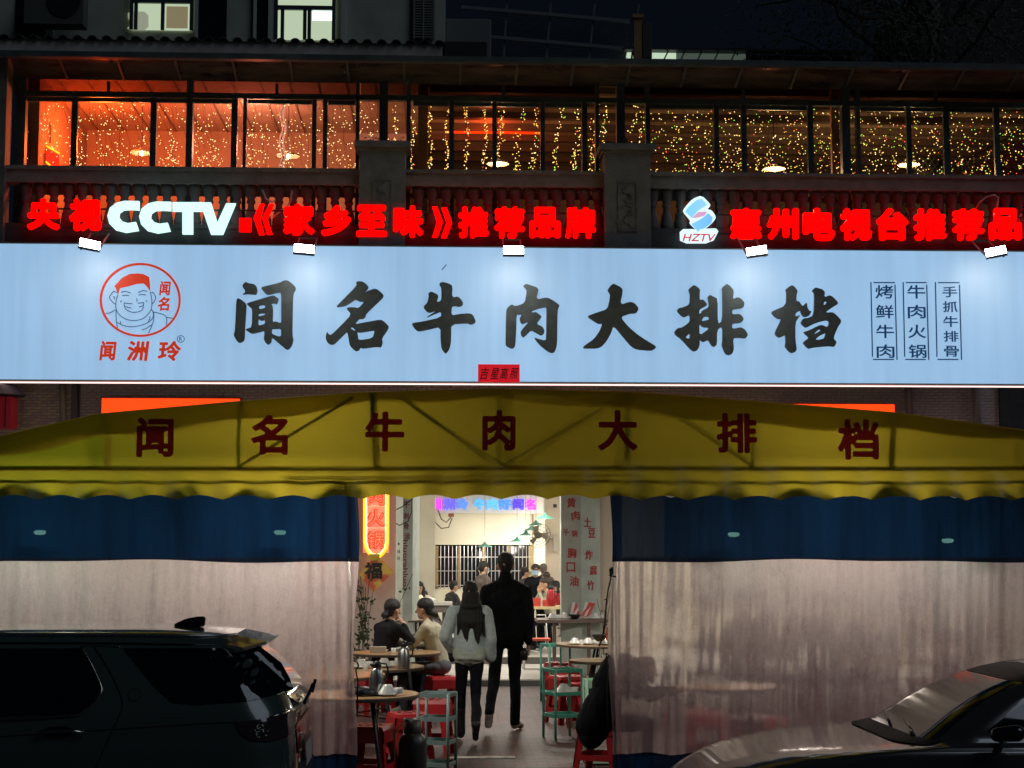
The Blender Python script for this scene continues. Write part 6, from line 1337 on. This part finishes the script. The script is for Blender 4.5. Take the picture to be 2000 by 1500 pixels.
hall_person('person in dark and yellow clothes cut off by the red lettered pillar', 1097, 1136, 27.9, 90, mat('dark_olive', (.05, .05, .02), .8), hair='short')
hall_person('person in a mauve fleece seated between the beige jumper and the walking woman', 880, 1172, 22.0, 100, mat('mauve_fleece', (.16, .13, .14), .95), hair='short', z0=0., lean=.35, bulk=1.2)
# diners behind the right plastic curtain
dl = ['diner seen as a soft shadow through the right curtain, ' + s for s in ('nearest the entrance', 'second from the entrance', 'low between two taller ones', 'tallest, in the middle', 'right of the tallest', 'narrow, above the bonnet', 'low, above the windscreen')]
for lb, px, py, Yd, rz in zip(dl, (1388, 1448, 1516, 1586, 1622, 1690, 1852), (1160, 1152, 1186, 1146, 1160, 1180, 1226), (18.6, 17.6, 18.8, 17.4, 19.2, 18.2, 15.0), (90, 170, 80, 10, 60, 120, 100)):
    hall_person(lb, px, py, Yd, rz, C_GREY if px % 4 else C_BROWN, z0=0., vox=.024, group='diners behind the right curtain')
# seated back at the curtain edge
J = seat_pose(.30); J.update(head=(0, .44, .98), neck=(0, .34, .95))
person('person in a bulky black jacket sitting half hidden behind the right curtain edge', (X(1166, 13.7), 13.7, 0), R(-86), J, mat('coat_black', (.006, .0065, .009), .85, spec=.1), C_NAVY, C_BOOT, 'short', .93, .012, bulk=1.15,
       coat=[((0, .04, .62), (0, .18, .98), .19, .19, 0, .85), ((0, -.04, .50), (0, .02, .66), .20, .19, 0, .8), ((0, -.06, .42), (0, -.03, .52), .17, .19, 0, .7), ((0, .10, .86), (0, .24, 1.04), .17, .12, 0, .9)], fold=.012)

# ================================================================ CARS
class Shell:
    """body as stacked plan outlines: rows of (z, u_rear, u_front, half width, rear corner radius, front corner radius)"""
    def __init__(s, rows, xr, yc): s.r = np.array(rows, float); s.xr = xr; s.yc = yc
    def at(s, z): return [float(np.interp(z, s.r[:, 0], s.r[:, i])) for i in range(1, 6)]
    def w(s, u, v, z): return (s.xr - u, s.yc + v, ZR + z)
    def outline(s, z, ns=44, nc=9, ne=14):
        ur, uf, V, rr, rf = s.at(z); rr = min(rr, V * .98); rf = min(rf, V * .98); P_ = []
        for i in range(ns): P_.append((ur + rr + (uf - rf - ur - rr) * i / (ns - 1), -V))
        for i in range(1, nc): a_ = PI / 2 * i / nc; P_.append((uf - rf + rf * math.sin(a_), -V + rf - rf * math.cos(a_)))
        for i in range(ne): P_.append((uf, -(V - rf) + 2 * (V - rf) * i / (ne - 1)))
        for i in range(1, nc): a_ = PI / 2 * i / nc; P_.append((uf - rf + rf * math.cos(a_), V - rf + rf * math.sin(a_)))
        for i in range(ns): P_.append((uf - rf + (ur + rr - uf + rf) * i / (ns - 1), V))
        for i in range(1, nc): a_ = PI / 2 * i / nc; P_.append((ur + rr - rr * math.sin(a_), V - rr + rr * math.cos(a_)))
        for i in range(ne): P_.append((ur, (V - rr) - 2 * (V - rr) * i / (ne - 1)))
        for i in range(1, nc): a_ = PI / 2 * i / nc; P_.append((ur + rr - rr * math.cos(a_), -(V - rr) - rr * math.sin(a_)))
        return P_
    def body(s, name, m, parent, zs):
        vs = []; fs = []; n = None
        for z in zs:
            o = s.outline(z); n = len(o); vs += [s.w(u, v, z) for u, v in o]
        for i in range(len(zs) - 1): fs += [(i * n + j, i * n + (j + 1) % n, (i + 1) * n + (j + 1) % n, (i + 1) * n + j) for j in range(n)]
        fs += [tuple(range(n))[::-1], tuple((len(zs) - 1) * n + j for j in range(n))]
        return MB().add(vs, fs).build(name, m, parent, True)
    def side(s, u, z, off=.003):
        ur, uf, V, rr, rf = s.at(z); v = V
        if u < ur + rr: v = V - rr + math.sqrt(max(0, rr * rr - (ur + rr - u) ** 2))
        if u > uf - rf: v = V - rf + math.sqrt(max(0, rf * rf - (u - uf + rf) ** 2))
        return s.w(u - (off if u < ur + rr else 0), -(v + off), z)
    def rear(s, v, z, off=.003):
        ur, uf, V, rr, rf = s.at(z); u = ur; a_ = abs(v) - (V - rr)
        if a_ > 0: u = ur + rr - math.sqrt(max(0, rr * rr - a_ * a_))
        return s.w(u - off, v, z + off * .5)
    def front(s, v, z, off=.003):
        ur, uf, V, rr, rf = s.at(z); u = uf; a_ = abs(v) - (V - rf)
        if a_ > 0: u = uf - rf + math.sqrt(max(0, rf * rf - a_ * a_))
        return s.w(u + off * .6, v, z + off)
def panel(name, poly, fn, m, parent, off=.004, st=.05):
    bm = bmesh.new(); vs = [bm.verts.new((x, y, 0)) for x, y in poly]; bm.faces.new(vs)
    xs = [p[0] for p in poly]; ys = [p[1] for p in poly]
    for ax_, lo, hi in ((0, min(xs), max(xs)), (1, min(ys), max(ys))):
        k = lo + st
        while k < hi:
            co = (k, 0, 0) if ax_ == 0 else (0, k, 0); no = (1, 0, 0) if ax_ == 0 else (0, 1, 0)
            bmesh.ops.bisect_plane(bm, geom=list(bm.verts) + list(bm.edges) + list(bm.faces), plane_co=co, plane_no=no); k += st
    bmesh.ops.triangulate(bm, faces=list(bm.faces))
    for v in bm.verts: v.co = fn(v.co.x, v.co.y, off)
    me = bpy.data.meshes.new(name); bm.to_mesh(me); bm.free(); me.materials.append(m)
    me.polygons.foreach_set('use_smooth', [True] * len(me.polygons)); return put(name, me, parent)
def wheel(parent, x, y, r_, wd=.22):
    t = put('wheel', None, parent, (x, y, ZR + r_)); t.rotation_euler = (PI / 2, 0, 0)
    MB().lathe([(r_ * .68, -wd / 2), (r_ * .95, -wd / 2), (r_, -wd * .35), (r_, wd * .35), (r_ * .95, wd / 2), (r_ * .68, wd / 2)], 36, close=False).build('tyre', mat('tyre', (.015, .015, .015), .8), t, True)
    g = MB().lathe([(r_ * .70, -wd * .4), (r_ * .66, wd * .4)], 30, close=False).lathe([(.06, .03), (.05, .10)], 12)
    for k in range(10): a_ = k * PI / 5; g.bar((.04 * math.cos(a_), .04 * math.sin(a_), .08), (r_ * .68 * math.cos(a_), r_ * .68 * math.sin(a_), .09), .035, .03)
    g.build('rim', mat('alloy', (.25, .25, .26), .35, .9), t)
M_GLASSC = mat('car_glass', (.004, .005, .006), .03, spec=.5, coat=.6)
M_BLKG = mat('gloss_black', (.006, .006, .007), .12)
M_CHROME = mat('chrome', (.5, .47, .40), .18, 1.)
M_SEAM = mat('panel_gap', (.002, .002, .002), .9)
# ---- dark green black SUV
M_SUV = mat('suv_paint', (.040, .058, .054), .25, .0, coat=1.)
rows = [(.18, .12, 4.40, .84, .25, .5), (.30, .06, 4.50, .90, .30, .55), (.45, .03, 4.55, .925, .30, .6), (.70, .0, 4.56, .93, .30, .6), (.90, .0, 4.52, .93, .30, .6), (1.00, .005, 4.40, .925, .30, .6), (1.08, .01, 3.9, .915, .30, .5), (1.12, .015, 3.5, .905, .30, .4), (1.18, .02, 3.3, .895, .30, .4),
        (1.25, .03, 3.2, .875, .30, .35), (1.30, .05, 3.12, .855, .30, .35), (1.36, .085, 3.02, .83, .30, .3), (1.43, .145, 2.9, .80, .28, .3), (1.50, .215, 2.78, .765, .27, .3), (1.58, .31, 2.6, .73, .25, .3), (1.64, .38, 2.48, .70, .22, .3), (1.68, .42, 2.35, .665, .2, .3), (1.71, .50, 2.2, .60, .2, .25), (1.728, .70, 2.0, .48, .2, .2), (1.735, 1.0, 1.8, .25, .1, .1)]
YV = 10.75
suv = thing('parked_car', (0, 0, 0), 'dark green estate car with roof fin and spoiler parked before the left curtain', 'car')
S1 = Shell(rows, X(603, YV), YV)
S1.body('body', M_SUV, suv, [.18, .24, .30, .38, .45, .55, .65, .75, .85, .92, .97, 1.0, 1.03, 1.06, 1.09, 1.12, 1.15, 1.18, 1.21, 1.25, 1.28, 1.31, 1.34, 1.37, 1.4, 1.43, 1.47, 1.5, 1.54, 1.58, 1.61, 1.64, 1.66, 1.68, 1.695, 1.71, 1.72, 1.728, 1.732, 1.735])
def su(px, py, S=S1, Yp=9.95):
    z = P(px, py, Yp).z - ZR
    for _ in range(3):
        V = S.at(z)[2]; p = P(px, py, S.yc - V); z = p.z - ZR
    return (S.xr - p.x, z)
panel('side_window', [su(*q) for q in ((-330, 1268), (158, 1266), (178, 1300), (194, 1335), (194, 1352), (182, 1372), (160, 1389), (140, 1395), (-330, 1408))], S1.side, M_GLASSC, suv)
panel('side_window', [su(*q) for q in ((240, 1266), (498, 1266), (540, 1300), (556, 1330), (564, 1354), (480, 1370), (380, 1377), (335, 1372), (300, 1340))], S1.side, M_GLASSC, suv)
for k, (a, b) in enumerate(((-800, -350),)): panel('side_window', [su(*q) for q in ((a + 120, 1275), (b, 1272), (b - 5, 1408), (a - 60, 1412))], S1.side, M_GLASSC, suv)
panel('rear_window', [(-.56, 1.26), (.56, 1.26), (.52, 1.56), (-.52, 1.56)], S1.rear, M_GLASSC, suv)
panel('windscreen', [(-.7, 1.18), (.7, 1.18), (.60, 1.62), (-.60, 1.62)], S1.front, M_GLASSC, suv)
def seam(pts, r_=.004, m=M_SEAM, nm='panel_gap', off=.002, S=S1):
    return MB().tube([S.side(*su(*q, S), off) for q in sm(pts, 5)], r_, 6).build(nm, m, suv if S is S1 else sed, True)
seam([(183, 1262), (213, 1308), (237, 1361), (237, 1389), (217, 1432), (188, 1498), (170, 1540)])
seam([(0, 1438), (120, 1431), (240, 1423), (400, 1413), (470, 1410)], .003)
seam([(-300, 1410), (0, 1405), (140, 1397), (160, 1391), (184, 1374), (198, 1352), (196, 1335), (180, 1300), (160, 1264)], .008, M_CHROME, 'window_trim', .006)
seam([(158, 1262), (200, 1262), (236, 1264)], .003, M_CHROME, 'pillar_trim', .004)
seam([(-300, 1258), (0, 1256), (250, 1257), (490, 1262)], .006, M_BLKG, 'roof_moulding', .004)
seam([(-300, 1237), (0, 1239), (250, 1240), (450, 1243)], .012, MATS['brushed_steel'], 'roof_rail', .02)
hd_ = put('door', None, suv)
panel('handle_cup', [su(*q) for q in ((78, 1428), (95, 1420), (130, 1418), (150, 1426), (130, 1440), (100, 1442))], S1.side, M_BLKG, hd_)
MB().tube([S1.side(*su(*q), .03) for q in ((75, 1430), (100, 1428), (140, 1426), (166, 1430))], .010, 8).build('handle', M_CHROME, hd_, True)
MB().tube([S1.side(u + .0, z, .001) for u, z in [(su(262, 1357)[0] + .035 * math.cos(a_), su(262, 1357)[1] + .035 * math.sin(a_)) for a_ in [j * PI / 8 for j in range(17)]]], .002, 5).build('fuel_flap', M_SEAM, suv)
# spoiler, fin, lights, plate, wiper
def spx(v_, u0, z): return S1.w(u0, v_, z)
sp_ = MB(); top = [(.62, 1.727), (.40, 1.715), (.20, 1.675)]; bot = [(.20, 1.655), (.40, 1.665), (.55, 1.66)]
prof_ = top + bot; nn = len(prof_); ws = [-.66, -.62, -.4, 0, .4, .62, .66]
for v_ in ws:
    for (u, z) in prof_: sp_.v.append(S1.w(u + .18 * (v_ / .66) ** 4, v_, z - .05 * (v_ / .66) ** 2))
for i in range(len(ws) - 1):
    for j in range(nn): sp_.f.append((i * nn + j, i * nn + (j + 1) % nn, (i + 1) * nn + (j + 1) % nn, (i + 1) * nn + j))
sp_.f += [tuple(range(nn)), tuple((len(ws) - 1) * nn + j for j in range(nn))[::-1]]
sp_.build('spoiler', M_SUV, suv, False)
fx = [(.86, .0), (.66, .0), (.655, .065), (.70, .066), (.78, .052), (.86, .015)]
o = MB().add([S1.w(u, dv, 1.728 + z) for dv in (-.022, .022) for u, z in fx], [(0, 1, 2, 3, 4, 5), (11, 10, 9, 8, 7, 6)] + [(i, i + 6, (i + 1) % 6 + 6, (i + 1) % 6) for i in range(6)]).build('roof_antenna', M_BLKG, suv); bevel(o, .008, 2)
M_LAMP = mat('smoked_lamp', (.035, .022, .022), .08, coat=1.)
panel('tail_light', [su(*q) for q in ((458, 1410), (500, 1406), (540, 1400), (568, 1396), (566, 1440), (520, 1450), (490, 1446), (470, 1434))], S1.side, M_LAMP, suv, .008, .03)
panel('tail_light_wrap', [(-.63, .99), (-.42, .99), (-.42, 1.13), (-.63, 1.13)], S1.rear, M_LAMP, suv, .008, .03)
dots = MB()
for k in range(26):
    q = su(492 + random.uniform(0, 26), 1422 + random.uniform(-8, 18)); c_ = S1.side(*q, .012); r_ = random.uniform(.003, .006); dots.lathe([(.0005, -r_), (r_, 0), (.0005, r_)], 6, c_, False)
dots.build('lens_glints', mat('glint_pale', (.8, .8, .65), .4), suv)['kind'] = 'stuff'  # pale dots paint small glints onto the tail light
panel('tailgate_strip', [(-.62, 1.135), (.62, 1.135), (.62, 1.165), (-.62, 1.165)], S1.rear, M_CHROME, suv, .010, .05)
MB().tube([S1.side(*su(*q), .006) for q in ((525, 1402), (545, 1398), (562, 1394))], .005, 6).build('chrome_line', M_CHROME, suv, True)
MB().tube([S1.side(*su(*q), .006) for q in ((535, 1361), (550, 1358), (565, 1353))], .003, 6).build('chrome_line', M_CHROME, suv, True)
panel('number_plate', [(-.22, .86), (.22, .86), (.22, 1.0), (-.22, 1.0)], lambda v, z, off: S1.rear(v, z, .02), mat('plate', (.35, .38, .45), .4), suv)
panel('bumper', [(-.85, .42), (.85, .42), (.85, .70), (-.85, .70)], S1.rear, M_BLKG, suv, .010, .05)
panel('reflector', [(-.78, .73), (-.60, .73), (-.60, .77), (-.78, .77)], S1.rear, mat('reflector', (.5, .3, .3), .1), suv, .012, .03)
wp = MB().tube([S1.rear(-.1, 1.24, .02), S1.rear(-.02, 1.27, .05), S1.rear(.06, 1.31, .09)], .012, 6).bar(S1.rear(.02, 1.27, .07), S1.rear(.02, 1.33, .12), .02); wp.build('wiper', M_BLKG, suv)
for u in (.95, 3.60): wheel(suv, S1.xr - u, YV - .84, .36); wheel(suv, S1.xr - u, YV + .84, .36)
# ---- sedan on the right
M_SED = mat('sedan_paint', (.085, .082, .083), .16, .55, coat=1., spec=.8)
YD2 = 11.45; sed = thing('parked_car', (0, 0, 0), 'dark silver saloon car parked nose left in front of the right curtain', 'car')
xf = X(1280, 11.85); Ln = 4.75; offs = [(.18, .20, .80, .5), (.28, .06, .86, .6), (.40, .01, .89, .62), (.55, .0, .90, .64), (.62, .03, .90, .64), (.68, .10, .90, .62), (.73, .185, .90, .60), (.80, .33, .895, .56), (.843, .48, .89, .52), (.88, .63, .885, .5), (.905, .78, .88, .48), (.922, .93, .872, .45), (.937, 1.11, .86, .42), (.95, 1.33, .85, .38), (.960, 1.48, .835, .34), (.972, 1.56, .82, .3), (1.0, 1.63, .80, .28), (1.07, 1.73, .775, .27), (1.16, 1.87, .73, .26), (1.24, 2.01, .69, .25), (1.31, 2.17, .65, .24), (1.37, 2.34, .605, .22), (1.41, 2.52, .55, .2), (1.432, 2.72, .47, .18), (1.442, 2.95, .33, .12), (1.445, 3.1, .2, .08)]
rear_ = {z: float(np.interp(z, [.2, .4, .9, .96, 1.0, 1.16, 1.37, 1.44], [.1, .0, .0, .12, .5, .85, 1.35, 1.7])) for z, *_ in offs}
rows2 = [(z, min(rear_[z], Ln - o_ - .2), Ln - o_, V, .25 if z < .95 else .2, min(rf, V * .8)) for z, o_, V, rf in offs]
S2 = Shell(rows2, xf + Ln, YD2)
zs = []
for i in range(len(offs) - 1):
    n_ = 4 if .6 < offs[i][0] < .98 else 3
    zs += [offs[i][0] + (offs[i + 1][0] - offs[i][0]) * j / n_ for j in range(n_)]
S2.body('body', M_SED, sed, zs + [1.445])
M_WS = mat('windscreen_glass', (.010, .012, .012), .08, spec=.28)
def fpoly(z0, z1, mrg, k=10):
    zz = [z0 + (z1 - z0) * i / k for i in range(k + 1)]
    return [(-(S2.at(z)[2] - mrg), z) for z in zz] + [((S2.at(z)[2] - mrg), z) for z in zz[::-1]]
panel('windscreen', fpoly(.985, 1.338, .09), S2.front, M_WS, sed, .006, .04)
panel('cowl', fpoly(.9575, .985, .06, 3), S2.front, mat('cowl_black', (.008, .008, .008), .7, spec=.2), sed, .007, .04)
def u_at(z): return S2.at(z)[1]
panel('reflection_cover', fpoly(1.345, 1.443, .01, 6), S2.front, mat('cover_black', (.006, .006, .006), .5, spec=.2), sed, .003, .03)  # dull black sheet added over the roof to keep red reflections off
zz = [1.01 + .33 * i / 8 for i in range(9)]
panel('side_window', [(u_at(z) - .30 - .1 * (z < 1.05), z) for z in zz] + [(1.55, 1.34), (1.2, 1.01)], S2.side, M_GLASSC, sed, .005, .04)
for a, b in ((1.9, 2.0),): panel('door_pillar', [(a, 1.01), (b, 1.01), (b + .04, 1.34), (a + .04, 1.34)], S2.side, M_BLKG, sed, .009, .05)
seam([(1330, 1497), (1400, 1481), (1500, 1466), (1700, 1449), (1812, 1451)], .004, M_SEAM, 'bonnet_gap', .002, S2) if False else None
# bonnet creases
for v_ in ():
    MB().tube([S2.front(v_ * (1 + .15 * i / 9), .74 + (.957 - .74) * i / 9, .001) for i in range(10)], .006, 6).build('bonnet_crease', M_SED, sed, True)
wl_ = MB()
for v0, v1 in ((-.55, -.02), (.02, .50)): wl_.tube([S2.front(v0, .985, .02), S2.front((v0 + v1) / 2, 1.01, .025), S2.front(v1, 1.035, .02)], .008, 6)
wl_.tube([S2.front(-.60, .975, .03), S2.front(-.52, .985, .04)], .014, 6).build('wiper', M_BLKG, sed, True)
panel('headlight', [(-.88, .62), (-.52, .60), (-.50, .68), (-.80, .72)], S2.front, mat('headlight', (.12, .12, .13), .05, coat=1.), sed, .006, .03)
panel('headlight', [(.50, .60), (.88, .62), (.80, .72), (.50, .68)], S2.front, MATS['headlight'], sed, .006, .03)
panel('grille', [(-.40, .42), (.40, .42), (.44, .60), (-.44, .60)], S2.front, M_BLKG, sed, .006, .05)
mm_ = blob('door_mirror', [((0, 0, 0), (.12, -.02, .01), .055, .062, 0, .85), ((.06, .04, -.03), (.08, .14, -.05), .025, .03, 0)], [mat('mirror_black', (.006, .006, .007), .15, coat=.5)], .008, sed); mm_.location = P(1948, 1435, 10.45)
for u in (.95, 3.80): wheel(sed, S2.xr - u, YD2 - .80, .33); wheel(sed, S2.xr - u, YD2 + .80, .33)

bpy.data.scenes.remove(TMP)
